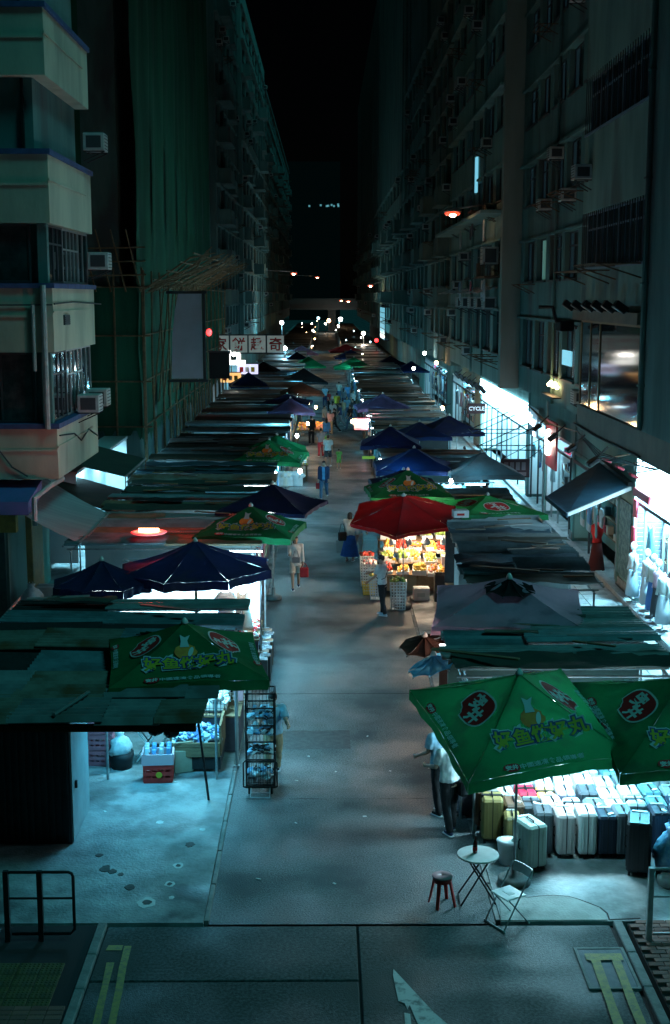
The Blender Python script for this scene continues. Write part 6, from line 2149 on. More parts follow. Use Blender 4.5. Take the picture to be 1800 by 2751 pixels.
def globe_lamp(label, x, y, z, mat, r, power, col):
    t = thing('globe_lamp', label, 'street lamp', (x, y, 0))
    MB().ball((0, 0, z), r, 14, 10).build('globe', mat, t, True)
    MB().tube((0, 0, .03), (0, 0, z - r + .02), .05, n=7).build('post', steel, t)
    lamp('POINT', (x, y, z - r - .1), power, col, .2)
    return t
white_g = glow('white_globe_glow', (.95, .97, 1.0), 22)
globe_lamp('bright white globe lamp beside the hanging sign', -4.9, 150, 5.9, white_g, .22, 500, NEUT)
globe_lamp('warm white globe lamp right of the far umbrellas', 5.0, 170, 4.15, glow('warm_globe_glow', (1.0, .86, .66), 22), .24, 400, (1.0, .85, .65))
globe_lamp('small white globe lamp beneath the hanging sign corner', -4.0, 132, 3.7, white_g, .2, 200, NEUT)
far_l = glow('far_warm_glow', (1.0, .55, .25), 16)
for i, (x, z, m, r, lb) in enumerate(((1.0, 3.0, far_l, .45, 'warm far light under the flyover'), (3.9, 3.3, white_g, .5, 'white far light under the flyover'), (-1.6, 3.6, glow('far_cyan_glow', (.5, .9, 1), 10), .3, 'bluish far light under the flyover'), (-2.6, 1.5, far_l, .3, 'low warm far light left of the flyover pier'), (4.8, 1.2, lamp_bulb, .3, 'low white far light right of the flyover pier'), (.2, 2.2, lamp_bulb, .22, 'small far light beside the flyover pier'))):
    t = thing('distant_lamp', lb, 'lamp', (x, 326, 0))
    MB().ball((0, 0, z), r, 10, 7).build('globe', m, t, True)
    MB().tube((0, 0, -.1), (0, 0, z - r), .06, n=6).build('post', dark_frame, t)
lamp('POINT', (1.5, 324, 3), 40, (1.0, .8, .6), .5)
t = thing('red_signal', 'small red signal light on the far right footway', 'lamp', (5.9, 150, 0))
MB().ball((0, 0, 3.9), .22, 10, 7).build('globe', MATS['red_glow'], t, True)
MB().tube((0, 0, .03), (0, 0, 3.7), .05, n=6).build('post', dark_frame, t)
# tube lamp on a left roof; red disc and red light added as its halo
t = thing('haloed_tube_lamp', 'short glowing tube lamp with an added red halo disc on a left tin roof', 'lamp', (-4.42, 32.2, 2.98))
MB().tube((-.25, 0, .06), (.25, 0, .06), .035, n=8).build('tube', lamp_red, t)
MB().lathe([(.42, 0), (.46, .03), (.40, .045), (.02, .05)], (0, 0, -.03), 20, sy=1.0).build('red_halo_disc', glow('halo_disc_glow', (1.0, .012, .012), .75), t, True)  # added glowing disc that draws the halo round the tube
lamp('POINT', (-4.42, 32.1, 3.2), 60, (1.0, .035, .02), .12)  # red light added to tint the roof within the halo
t = thing('haloed_light_box', 'pinkish glowing light box with an added red halo rim at the stall under the mauve umbrella', 'sign', (2.55, 69.9, 2.1))
MB().b6(-.85, .75, -.05, .05, -.22, .16, ch=.02).build('light_panel', glow('pink_panel_glow', (1.0, .62, .60), 5), t)
rr_ = glow('halo_rim_glow', (1.0, .02, .05), .9)  # glowing rim added as the red halo round the panel
for a in ((-.98, .88, -.06, .06, .165, .27), (-.98, .88, -.06, .06, -.36, -.225), (-.98, -.855, -.06, .06, -.224, .164), (.755, .88, -.06, .06, -.224, .164)):
    MB().b6(*a, ch=.02).build('red_halo_rim', rr_, t)
MB().ball((-1.05, -.1, .1), .12, 10, 7).build('light_bulb', lamp_warm, t, True)
lamp('POINT', (2.7, 69.5, 2.0), 60, (1.0, .40, .36), .15)
# bulbs at stall corners
for i, (x, y, z, c, m, pw) in enumerate(((-.95, 49.2, 2.25, NEUT, lamp_bulb, 90), (4.6, 46.9, 2.2, NEUT, lamp_bulb, 60), (-.9, 68.6, 2.2, WARM, lamp_warm, 60), (-1.0, 82.0, 2.2, WARM, lamp_warm, 60), (2.6, 115.3, 2.3, NEUT, lamp_bulb, 320), (-2.0, 29.6, 2.15, COOL, lamp_bulb, 0))):
    t = thing('hanging_bulb', ('bare bulb at the corner of the third green umbrella on the left', 'bare bulb under the blue and grey umbrellas', 'warm bulb at the plum umbrella edge', 'warm bulb among the shoppers at the brown umbrella', 'bright bulb under the green and red umbrella', 'bare bulb below the wide navy umbrella')[i], 'lamp', (x, y, z))
    MB().ball((0, 0, 0), (.08, .08, .1), 12, 8).build('light_bulb', m, t, True)
    MB().tube((0, 0, .09), (0, 0, .45), .012, n=5).build('cord', black_metal, t)
    if pw:
        lamp('POINT', (x, y, z - .14), pw, c, .08)

# ----------------------------------------------------------------- white-lit stall under the wide navy umbrella
st = thing('market_stall', 'white-walled stall lit up under the wide navy umbrella', 'stall', (-3.1, 31.0, 0), 0, 'market stalls of the left row')
frame(st, -1.8, 1.6, -1.4, .8, 2.35)
bw = MB().b6(-1.7, 1.5, .70, .74, .1, 2.3).build('back_wall', board_white, st)
for i in range(16):
    MB().b6(-1.7, 1.5, .688, .699, .2 + i * .13, .212 + i * .13).build('slat_line', p_grey, bw)
MB().b6(-1.72, -1.68, -1.3, .7, .1, 2.3).build('side_wall', board_white, st)
counter(st, -1.6, .6, -1.2, -.4, .8, plastic_white, board_white)
counter(st, .8, 1.55, -1.3, .6, .86, wood_m, cloth_skirt)
heap(st, .7, 1.7, .88, .14, [p_red, bag_white, shirt_m[9], p_white], 90, .06, 77, 'small_goods').location = (1.17, -.35, 0)
tube_light(st, -1.3, -.2, .0, -.2, 2.25)
tube_light(st, .2, .2, 1.4, .2, 2.25)
lamp('AREA', (-3.6, 30.8, 2.2), 150, (.50, .90, 1.0), 1.4, sy=.3)
lamp('AREA', (-2.3, 31.0, 2.2), 120, (.55, .90, 1.0), 1.0, sy=.3)
lamp('POINT', (-1.3, 30.3, 1.9), 190, (.18, .70, 1.0), .2)
for i, (x, c, k) in enumerate(((-2.35, 0, 0), (-1.95, 6, 1), (-3.0, 1, 0), (-2.7, 1, 0))):
    if k == 0 and c == 1:
        bag('plastic_bag', ('left', 'right')[i % 2] + ' blue bag hanging before the white wall under the navy umbrella', x, 29.9, 1.05, .5, mk('blue_bag_plain', (.03, .16, .5), rough=.5), seed=40 + i)
    else:
        hang(x, 30.1, 1.95, ('white shirt hanging before the white wall', 'cream dress hanging before the white wall')[i], None, k, c, .2)
for i in range(9):
    t = thing('stock_box', 'dark stock box, %s along the lane side of the white-lit stall' % ORD[i], 'box', (-1.45 + .06 * (i % 2), 28.9 + i * .33, .03), 0, 'stock boxes at the white-lit stall')
    MB().box((0, 0, .3), (.26, .28, .6), 0, 0, .015).build('box_body', (case_m['slate'], case_m['charcoal'], case_m['brown'])[i % 3], t)
    MB().path([(-.05, 0, .6), (-.05, 0, .64), (.05, 0, .64), (.05, 0, .6)], .01, 5).build('handle', steel, t)
# extra light where other stalls open to the lane
for (x, y, p, c) in ((2.9, 47.2, 220, COOL), (5.4, 46.3, 60, COOL), (-1.6, 52, 130, COOL), (2.6, 53.8, 90, COOL), (-1.9, 40.2, 170, COOL), (-5.0, 29.2, 10, COOL)):
    t = thing('clip_lamp', 'clip-on lamp under the canopy %s' % {47.2: 'of the blue umbrella', 46.3: 'of the grey umbrella', 52: 'behind the third green umbrella', 53.8: 'of the navy umbrella with the yellow tag', 40.2: 'of the lane-side dark navy umbrella', 29.2: 'of the small navy umbrella'}[y], 'lamp', (x, y, 2.15))
    MB().tube((-.35, 0, 0), (.35, 0, 0), .024, n=8).build('tube', lamp_white, t)
    MB().b6(-.38, .38, -.03, .03, .026, .05).build('holder', steel, t)
    lamp('POINT', (x, y, 2.02), p, c, .15)
rnd = random.Random(77)
for i in range(16):
    cc = rnd.choice((0, 8, 1, 5, 2))
    hang(2.2 + i * .19, 47.5 + rnd.uniform(-.1, .1), 2.02, '%s garment, %s from the left under the blue umbrella' % (SN[cc], ORD[i]), 'garments under the blue umbrella', rnd.choice((0, 1)), cc, rnd.uniform(-.2, .2), rnd)
for i in range(8):
    cc = rnd.choice((3, 1, 5))
    hang(5.0 + i * .2, 46.2, 1.9, '%s trousers, %s from the left under the grey umbrella' % (SN[cc], ORD[i]), 'garments under the grey umbrella', 2, cc, rnd.uniform(-.2, .2), rnd)
for i in range(7):
    cc = rnd.choice((0, 2, 9, 6))
    hang(-1.9 + i * .14, 51.2, 2.0, '%s shirt, %s from the left in the lit stall at the third green umbrella' % (SN[cc], ORD[i]), 'garments at the third green umbrella', 0, cc, rnd.uniform(-.2, .2), rnd)
yt = thing('yellow_tag', 'yellow tag on the corner of the navy umbrella', 'tag', (1.75, 53.05, 2.3))
MB().b6(-.22, .3, -.012, .012, -.06, .06).build('tag_board', p_yellow, yt)

# ----------------------------------------------------------------- dressing of the white fashion shop
rk = thing('clothes_rack', 'steel rack of pale clothes inside the white fashion shop', 'rack', (9.5, 32.0, .18))
MB().tube((0, -2.2, 1.65), (0, 2.0, 1.65), .02, n=6).build('rail', steel, rk)
for dy in (-2.2, 0, 2.0):
    MB().tube((0, dy, 0), (0, dy, 1.65), .02, n=6).build('upright', steel, rk)
rnd = random.Random(5)
for i in range(18):
    cc = rnd.choice((0, 2, 6, 8, 9, 1, 7))
    hang(9.5, 30.0 + i * .22, 1.80, '%s garment, %s from the right edge on the rack in the white shop' % (SN[cc], ORD[i]), 'clothes on the rack in the white shop', rnd.choice((0, 1, 1)), cc, .1, rnd)
fx = thing('shop_front_trim', 'red strips and thin floodlight arms on the white fashion shop', 'shop front', (8.9, 34, 0))
pr_ = mk('trim_red', (.45, .03, .05), rough=.5)
for (y0, y1, z0, z1) in ((36.4, 36.75, 2.6, 3.1), (36.55, 36.88, .9, 2.3), (35.0, 36.85, 3.2, 3.42)):
    MB().b6(-.08, -.02, y0 - 34, y1 - 34, z0, z1).build('red_strip', pr_, fx)
for y in (33.0, 34.6, 36.2):
    a = MB().tube((-.05, y - 34, 4.5), (-.95, y - 34, 4.35), .02, n=6).build('lamp_arm', rust, fx)
    MB().box((-1.0, y - 34, 4.28), (.22, .3, .07), 0, 0, .02, Matrix.Rotation(R(25), 3, 'Y')).build('lamp_head', pr_, a)
for k, (y, z, dy, dz) in enumerate(((37.0, 3.85, .5, 0), (37.0, 3.98, .5, 0), (36.75, 3.91, 0, .13), (37.25, 3.91, 0, .13), (37.5, 3.7, 1.2, 0), (35.4, 3.8, .6, 0))):
    MB().b6(.02, .035, y - 34 - max(dy, .03) / 2, y - 34 + max(dy, .03) / 2, z - max(dz, .02) / 2, z + max(dz, .02) / 2).build('drawn_line', p_grey, fx)
cb = thing('cable_bundle', 'sagging cables along the underside of the right overhang', 'cable', (7.7, 40, 0))
for k in range(4):
    MB().path([(-.15 + .05 * k, -10, 4.85), (-.2 - .03 * k, -5, 4.62 - .05 * k), (-.12, -1, 4.8), (-.2 + .04 * k, 4, 4.55), (-.1, 9, 4.82), (-.15, 15, 4.6)], .018, 5).build('cable', black_metal, cb)
for i in range(4):
    t = thing('spotlight', 'black floodlight under the right overhang, %s from the camera' % ORD[i], 'spotlight', (7.45, 34.5 + i * 3.1, 4.55), 0, 'floodlights under the right overhang')
    MB().box((-.3, 0, -.1), (.34, .4, .12), 0, 0, .03, Matrix.Rotation(R(-35), 3, 'Y')).build('lamp_head', black_metal, t)
    MB().bar((.1, 0, .3), (-.22, 0, 0), .04).build('bracket', black_metal, t)

# piers between the shop fronts of the right side
for i, (y0, y1, m) in enumerate(((36.95, 39.15, wall_teal), (46.52, 46.98, wall_dark), (52.62, 52.88, wall_pale), (57.22, 57.48, wall_dark), (75.02, 77.98, wall_tan), (92.02, 95.98, wall_dark), (118.02, 124, wall_teal))):
    t = thing('shop_pier', 'wall pier between the right-hand shops, %s from the camera' % ORD[i], 'pier', (9.6, (y0 + y1) / 2, .03), 0, 'piers between the shop fronts')
    MB().b6(-.62, .6, y0 - (y0 + y1) / 2, y1 - (y0 + y1) / 2, 0, 4.9).build('pier_wall', m, t)
    MB().b6(-.66, -.625, y0 - (y0 + y1) / 2 - .04, y1 - (y0 + y1) / 2 + .04, 0, .35).build('plinth', kerb_m, t)
# door frames, shelves and stock that fill the lit shops
stock_m = [case_m[c] for c in ('red', 'navy', 'beige', 'teal', 'charcoal', 'orange', 'lavender', 'brown')] + [shirt_m[9], shirt_m[1]]
rnd = random.Random(31)
SH = (('white fashion shop', 28.9, 36.9), ('shop behind the CYCLE sign', 57.5, 75), ('red-fronted shop', 47.0, 52.6), ('cool-lit shop with neon', 52.9, 57.2), ('dim shop under the blue awning', 39.2, 46.5), ('teal-lit shop farther up', 78, 92), ('far bright right shop', 96, 118))
for nm, y0, y1 in SH:
    fr_ = thing('shop_front_frame', 'door and window frame of the %s' % nm, 'shop front', (8.98, (y0 + y1) / 2, .17), 0, 'frames of the right shop fronts')
    yc = (y0 + y1) / 2
    y = y0 + .1
    while y < y1 - 1.0:
        MB().b6(-.035, .035, y - yc, y - yc + .07, 0, 2.75).build('upright', rnd.choice((alu, dark_frame)), fr_)
        y += rnd.uniform(1.3, 2.6)
    MB().b6(-.04, .04, y0 - yc + .02, y1 - yc - .02, 2.76, 2.86).build('header', dark_frame, fr_)
    if 'CYCLE' in nm:
        continue
    sf = thing('shop_shelving', 'stock shelves on the back wall of the %s' % nm, 'shelf', (9.75, yc, .2), 0, 'shelving in the right shops')
    for z in (.55, 1.15, 1.75, 2.3):
        MB().b6(-.14, .14, y0 - yc + .3, y1 - yc - .3, z, z + .03).build('shelf_board', wood_m, sf)
        y = y0 + .4
        while y < y1 - .6:
            w = rnd.uniform(.18, .6)
            if rnd.random() < .72:
                MB().b6(-.12, .1, y - yc, y - yc + w, z + .032, z + rnd.uniform(.18, .45), ch=.01).build('stock_pack', rnd.choice(stock_m), sf)
            y += w + rnd.uniform(.03, .3)
    k = 0
    y = y0 + .5
    while y < y1 - .5 and k < 12:
        if rnd.random() < .6:
            cc = rnd.randrange(10)
            hang(9.05 + rnd.uniform(0, .2), y, 2.5, '%s garment hung %s inside the front of the %s' % (SN[cc], ORD[k], nm), 'garments in the %s' % nm, rnd.choice((0, 1)), cc, PI / 2 + rnd.uniform(-.5, .5), rnd)
            k += 1
        y += rnd.uniform(.35, 1.0)
# laundry on the racks
for i in range(9):
    cc = rnd.randrange(10)
    hang(6.95 + .15 * (i % 3), 57.6 + i * 1.7, (9.55, 12.2)[i % 2], '%s laundry hung %s from the camera on the right facade' % (SN[cc], ORD[i]), 'laundry on the right facade', rnd.choice((0, 2)), cc, PI / 2, rnd)
# strings of small lights along the far lane
fl_m = [lamp_bulb, lamp_warm, glow('small_cool_glow', (.5, .9, 1.0), 14), lamp_bulb]
for i in range(34):
    y = 132 + i * 5.2
    sd_ = -1 if i % 2 else 1
    x = (1.9 if sd_ > 0 else -1.4) + sd_ * rnd.uniform(0, 4.2)
    t = thing('far_stall_bulb', 'tiny %s light, %s along the far lane' % (('white', 'warm', 'bluish', 'white')[i % 4], ORD[i]), 'lamp', (x, y, rnd.uniform(2.0, 3.6)), 0, 'small lights along the far lane')
    r_ = rnd.choice((.025, .035, .05, .075)) * y / 150
    MB().ball((0, 0, 0), r_, 8, 6).build('light_bulb', fl_m[i % 4], t, True)
    MB().tube((0, 0, r_), (0, 0, r_ + .4), .02, n=5).build('cord', black_metal, t)
# ================================================================= people
def fuse(mb, voxel, it=3):
    """Fuse overlapping shapes into one continuous skin."""
    me = mb.mesh('tmp', p_white)
    o = bpy.data.objects.new('tmp', me)
    r = o.modifiers.new('r', 'REMESH')
    r.mode = 'VOXEL'
    r.voxel_size = voxel
    s = o.modifiers.new('s', 'SMOOTH')
    s.iterations = it
    s.factor = .5
    out = evaluated(o)
    bpy.data.objects.remove(o)
    bpy.data.meshes.remove(me)
    return out

def rumple(me, a=.010):
    vs = [(v.co.copy(), v.normal.copy()) for v in me.vertices]
    out = []
    for c, n in vs:
        d = noise.noise((c.x * 9, c.y * 9, c.z * 4)) + .6 * noise.noise((c.x * 20, c.y * 20, c.z * 11 + 5))
        out.extend(c + n * (a * d))
    me.vertices.foreach_set('co', out)
    me.update()
    return me

def skin_obj(name, me, mat, parent=None):
    me.materials.clear()
    me.materials.append(mat)
    me.polygons.foreach_set('use_smooth', [True] * len(me.polygons))
    me.name = name
    return link(name, me, parent)

skin_m = mk('skin', (.46, .29, .21), (.42, .26, .19), 6, .55)
hair_m = mk('black_hair', (.018, .014, .013), (.03, .024, .022), 20, .5)
eye_m = mk('eye_dark', (.01, .01, .01), rough=.2)
lip_m = mk('lips', (.36, .14, .12), rough=.5)
CLO = {'white': (.66, .67, .66), 'black': (.018, .018, .02), 'blue': (.12, .34, .62), 'navy': (.03, .05, .12), 'green': (.20, .50, .12), 'grey': (.22, .23, .25), 'red': (.42, .03, .04), 'denim': (.08, .15, .26), 'khaki': (.38, .28, .17), 'yellow': (.65, .45, .05), 'pink': (.60, .32, .30), 'cream': (.62, .58, .50), 'sky': (.30, .50, .62), 'dark grey': (.06, .062, .07), 'skirt blue': (.03, .10, .34)}
clo_m = {k: mk('fabric_' + k.replace(' ', '_'), c, tuple(x * .82 for x in c), 9, .9, bump=.3, bsc=18) for k, c in CLO.items()}

def chain(mb, pts, rs, n=10):
    mb.path(pts, rs, n)
    for p, r in zip(pts, rs):
        mb.ball(p, r, n, 7)

def person(label, x, y, rz, h=1.68, legs=((8, 5), (-12, 10)), arms=((-12, 4, 15), (15, 4, 20)), lean=3, head=(0, 0), top='white', bottom='black', shoe='dark grey', sleeve=.5, skirt=None, hair='short', long_top=0.0, vox=.014, shorts=False, coat=None, group=None, z=0.0):
    """rz = 0 faces the camera. legs: (thigh forward, knee bend) per side; arms: (swing forward, spread, elbow bend)."""
    S = h / 1.70
    F = Vector((0, -1, 0))
    hip_z = .90
    lean_r = R(lean)
    TM = Matrix.Rotation(lean_r, 3, 'X')          # lean forward (towards -y)
    def T(p):
        p = Vector(p) - Vector((0, 0, hip_z))
        return TM @ p + Vector((0, 0, hip_z))
    J = {}
    for s, (th, kb) in zip((-1, 1), legs):
        hp = Vector((s * .088, 0, hip_z - .02))
        a = R(th)
        kn = hp + .42 * Vector((s * .03, -math.sin(a), -math.cos(a)))
        b = R(th - kb)
        an = kn + .40 * Vector((0, -math.sin(b), -math.cos(b)))
        J[s] = [hp, kn, an]
    low = min(J[s][2].z for s in (-1, 1)) - .065
    for s in (-1, 1):
        J[s] = [p - Vector((0, 0, low)) for p in J[s]]
    dz = Vector((0, 0, -low))
    A = {}
    for s, (sw, sp, eb) in zip((-1, 1), arms):
        sh = T((s * .175, .0, 1.40)) + dz
        a, o = R(sw), R(sp)
        d = Vector((s * math.sin(o), -math.sin(a) * math.cos(o), -math.cos(a) * math.cos(o)))
        el = sh + .285 * d
        a2 = R(sw + eb)
        d2 = Vector((s * math.sin(o) * .4, -math.sin(a2), -math.cos(a2))).normalized()
        wr = el + .25 * d2
        A[s] = [sh, el, wr, d2]
    body = MB()
    # trunk
    def trunk(mb, g=0.0, z0=.80, z1=1.45, fl=0.0):
        prof = [(.80, .150), (.90, .168), (1.0, .150), (1.08, .142), (1.2, .162), (1.32, .178), (1.40, .165), (1.45, .10)]
        n = 18
        vs, fs = [], []
        rows_ = [(zz, rr) for zz, rr in prof if z0 - .001 <= zz <= z1 + .001]
        if z0 < .8:
            rows_ = [(z0, .165 + fl)] + rows_
        for zz, rr in rows_:
            for j in range(n):
                t = 2 * PI * j / n
                vs.append(T(((rr + g) * math.cos(t), (rr * .64 + g) * math.sin(t), zz)) + dz)
        for i in range(len(rows_) - 1):
            for j in range(n):
                a, b = i * n + j, i * n + (j + 1) % n
                fs.append((a, b, b + n, a + n))
        fs.append(tuple(range(n))[::-1])
        fs.append(tuple(range((len(rows_) - 1) * n, len(rows_) * n)))
        mb.add(vs, fs)
    trunk(body)
    body.ball(T((0, 0, .88)) + dz, (.155, .11, .12), 14, 9)
    nb = T((0, .005, 1.42)) + dz
    HM = TM @ Matrix.Rotation(R(head[0]), 3, 'Z') @ Matrix.Rotation(R(head[1]), 3, 'X')
    hc = T((0, -.005, 1.585)) + dz
    def H(p): return HM @ Vector(p) + hc
    chain(body, [nb, H((0, .01, -.06))], [.060, .054])
    body.ball(H((0, .008, .02)), (.076, .095, .10), 14, 10, 0, HM)
    body.ball(H((0, -.022, -.045)), (.058, .065, .068), 12, 8, 0, HM)
    body.ball(H((0, -.098, -.018)), (.014, .02, .022), 8, 6, 0, HM)
    for s in (-1, 1):
        body.ball(H((s * .077, .012, -.008)), (.012, .022, .032), 8, 6, 0, HM)
        hp, kn, an = J[s]
        chain(body, [hp, hp.lerp(kn, .5), kn], [.085, .074, .055])
        chain(body, [kn, kn.lerp(an, .35), an], [.053, .055, .036])
        foot = an + Vector((0, -.10, -.035))
        chain(body, [an + Vector((0, .02, -.035)), foot], [.034, .030])
        sh, el, wr, d2 = A[s]
        chain(body, [T((s * .12, 0, 1.395)) + dz, sh], [.06, .058])
        chain(body, [sh, sh.lerp(el, .5), el], [.054, .048, .038])
        chain(body, [el, el.lerp(wr, .35), wr], [.038, .039, .026])
        palm = wr + d2 * .055
        chain(body, [wr, palm], [.025, .033])
    me = fuse(body, vox)
    # fingers: four of unequal length and a thumb from the side of the palm, slightly curled
    fg = MB()
    for s in (-1, 1):
        sh, el, wr, d2 = A[s]
        side = d2.cross(Vector((1, 0, 0))).normalized()     # towards the front edge of the hand
        curl = Vector((-s, 0, 0))
        for i, L in enumerate((.072, .080, .075, .058)):
            b0 = wr + d2 * .075 + side * (.024 - .016 * i)
            p1 = b0 + d2 * L * .5 + curl * .004
            p2 = p1 + d2 * L * .35 + curl * .020
            p3 = p2 + d2 * L * .15 + curl * .022
            fg.path([b0, p1, p2, p3], [.0095, .009, .008, .006], 6)
        b0 = wr + d2 * .03 + side * .022
        fg.path([b0, b0 + d2 * .025 + side * .022, b0 + d2 * .052 + side * .028 + curl * .012], [.011, .010, .007], 6)
    bm = bmesh.new()
    bm.from_mesh(me)
    fm = fg.mesh('f', skin_m)
    bm.from_mesh(fm)
    bm.to_mesh(me)
    bm.free()
    bpy.data.meshes.remove(fm)
    for pset, mt in (([H((s * .030, -.083, .012)) for s in (-1, 1)], eye_m),):
        pass
    root = skin_obj('person', me, skin_m)
    tag(root, label, 'person', group)
    root.location = (x, y, z)
    root.rotation_euler = (0, 0, rz)
    root.scale = (S, S, S)
    for s in (-1, 1):
        MB().ball(H((s * .030, -.086, .010)), (.011, .007, .008), 8, 6, 0, HM).build('eye', eye_m, root, True)
    MB().ball(H((0, -.092, -.058)), (.022, .007, .007), 8, 6, 0, HM).build('mouth', lip_m, root, True)
    # top
    tp = MB()
    trunk(tp, .022, .90 if not long_top else .90 - long_top, 1.45, .03 if long_top else 0)
    if long_top == 0:
        tp.ball(T((0, 0, .93)) + dz, (.185, .135, .10), 14, 9)
    for s in (-1, 1):
        sh, el, wr, d2 = A[s]
        chain(tp, [T((s * .11, 0, 1.39)) + dz, sh], [.078, .080])
        if sleeve <= .55:
            e = sh.lerp(el, min(sleeve * 1.5, .9))
            tp.path([sh, e], [.078, .076], 12)
        else:
            chain(tp, [sh, sh.lerp(el, .5), el], [.076, .066, .056])
            tp.path([el, el.lerp(wr, .9)], [.056, .044], 12)
    skin_obj('shirt', rumple(fuse(tp, max(vox, .013), 3), .016), clo_m[top], root)
    if coat:
        ct = MB()
        trunk(ct, .036, .74, 1.45, .03)
        for s in (-1, 1):
            sh, el, wr, d2 = A[s]
            chain(ct, [sh, el], [.084, .064])
            ct.path([el, el.lerp(wr, .92)], [.064, .05], 12)
        m_ = fuse(ct, max(vox, .014), 3)
        bm = bmesh.new()
        bm.from_mesh(m_)
        kill = [f for f in bm.faces if f.calc_center_median().y < -.05 and abs(f.calc_center_median().x) < .055]
        bmesh.ops.delete(bm, geom=kill, context='FACES')
        bm.to_mesh(m_)
        bm.free()
        skin_obj('jacket', m_, clo_m[coat], root)
    # bottom
    if skirt:
        mid = (J[-1][1] + J[1][1]) / 2
        hipc = Vector((0, 0, .93)) + dz
        end = Vector((mid.x, mid.y, hipc.z - skirt))
        vs, fs = [], []
        n = 24
        for i in range(7):
            t = i / 6
            c = hipc.lerp(end, t)
            for j in range(n):
                a = 2 * PI * j / n
                rr = (.165 + .13 * t * min(skirt / .6, 1.2)) * (1 + .07 * t * math.sin(a * 7))
                vs.append((c.x + rr * math.cos(a), c.y + rr * .78 * math.sin(a), c.z))
        for i in range(6):
            for j in range(n):
                a, b = i * n + j, i * n + (j + 1) % n
                fs.append((a, a + n, b + n, b))
        fs.append(tuple(range(n)))
        skin_obj('skirt', MB().add(vs, fs).mesh('skirt', p_white), clo_m[bottom], root)
    else:
        bt = MB()
        bt.ball(T((0, 0, .90)) + dz, (.175, .128, .13), 14, 9)
        for s in (-1, 1):
            hp, kn, an = J[s]
            chain(bt, [hp, hp.lerp(kn, .5)], [.100, .092])
            if shorts:
                bt.path([hp.lerp(kn, .4), hp.lerp(kn, .85)], [.094, .092], 12)
            else:
                chain(bt, [hp.lerp(kn, .5), kn], [.092, .074])
                bt.path([kn, kn.lerp(an, .5), an + Vector((0, .005, -.015))], [.074, .068, .060], 12)
        skin_obj('trousers', rumple(fuse(bt, max(vox, .013), 3), .014), clo_m[bottom], root)
    for s in (-1, 1):
        an = J[s][2]
        sm = MB()
        chain(sm, [an + Vector((0, .025, -.03)), an + Vector((0, -.06, -.038)), an + Vector((0, -.13, -.042))], [.040, .038, .030])
        me_ = fuse(sm, .014, 2)
        skin_obj('shoe', me_, clo_m[shoe], root)
        MB().box(an + Vector((0, -.05, -.062)), (.085, .25, .022), 0, 0, .01).build('sole', plastic_white, root)
    # hair
    hr = MB()
    hr.ball(H((0, .018, .035)), (.086, .102, .098), 14, 10, 0, HM)
    if hair == 'long':
        chain(hr, [H((0, .06, .02)), H((0, .085, -.10)), H((0, .085, -.22))], [.085, .075, .06])
    elif hair == 'tail':
        chain(hr, [H((0, .10, .03)), H((0, .14, -.05)), H((0, .125, -.20))], [.04, .04, .022])
    elif hair == 'bob':
        for s in (-1, 1):
            chain(hr, [H((s * .055, .03, .0)), H((s * .062, .03, -.08))], [.045, .04])
        hr.ball(H((0, .06, -.05)), (.075, .055, .075), 12, 8, 0, HM)
    me_ = fuse(hr, max(vox * .8, .010), 3)
    bm = bmesh.new()
    bm.from_mesh(me_)
    inv = HM.inverted()
    kill = []
    for f in bm.faces:
        q = inv @ (f.calc_center_median() - hc)
        if q.y < -.045 and q.z < .055:
            kill.append(f)
        elif hair == 'short' and q.z < -.045:
            kill.append(f)
    bmesh.ops.delete(bm, geom=kill, context='FACES')
    bm.to_mesh(me_)
    bm.free()
    skin_obj('hair', me_, hair_m, root)
    root['_hand'] = 0
    def hand(s):
        sh, el, wr, d2 = A[s]
        p = Matrix.Rotation(rz, 3, 'Z') @ ((wr + d2 * .07) * S)
        return Vector((x + p.x, y + p.y, z + p.z))
    return root, hand

WALK = ((22, 8), (-20, 22))
STAND = ((3, 3), (-3, 4))
def handbag(label, p, w, h_, d, mat, strap=.35, rz=0.0, name='handbag'):
    t = thing(name, label, 'bag', (p[0], p[1], p[2] - h_ - strap), rz)
    MB().box((0, 0, h_ / 2), (w, d, h_), 0, 0, min(w, d, h_) * .2).build('bag_body', mat, t)
    MB().b6(-w * .4, w * .4, -d / 2 - .004, -d / 2, h_ * .55, h_ * .9).build('flap', mat, t)
    MB().path([(-w * .4, 0, h_ * .95), (-w * .15, 0, h_ + strap), (w * .15, 0, h_ + strap), (w * .4, 0, h_ * .95)], .011, 6).build('strap', mat, t)
    return t

# man in a white shirt choosing fruit
pr, hd = person('man in white shirt and black trousers reaching towards the fruit stand', 1.60, 35.55, R(-118), 1.70, ((4, 3), (-6, 6)), ((48, 8, 22), (20, 4, 30)), 4, (10, 10), 'white', 'black', 'sky', .5, vox=.012)
t = thing('sling_strap', 'dark sling strap across the man in white', 'bag', (1.60, 35.55, 1.05), R(-118))
MB().path([(-.10, -.145, .36), (.0, -.165, .22), (.12, -.14, .05), (.16, 0, -.02), (.12, .14, .05), (-.04, .155, .26), (-.10, .02, .40), (-.10, -.145, .36)], .012, 6).build('strap', black_metal, t)
# woman in white with a red bag, walking towards the camera
pr, hd = person('woman in white shirt and white shorts walking towards the camera', -.90, 38.95, R(4), 1.66, ((18, 5), (-12, 14)), ((22, 6, 75), (6, 8, 8)), 2, (8, 6), 'white', 'cream', 'navy', .8, hair='long', long_top=.12, shorts=True, vox=.013)
handbag('red bag in the hand of the woman in white', hd(1) + Vector((.03, 0, .03)), .26, .30, .12, clo_m['red'], .12)
handbag('grey bag across the front of the woman in white', Vector((-.88, 38.72, 1.22)), .24, .17, .09, clo_m['grey'], .2)
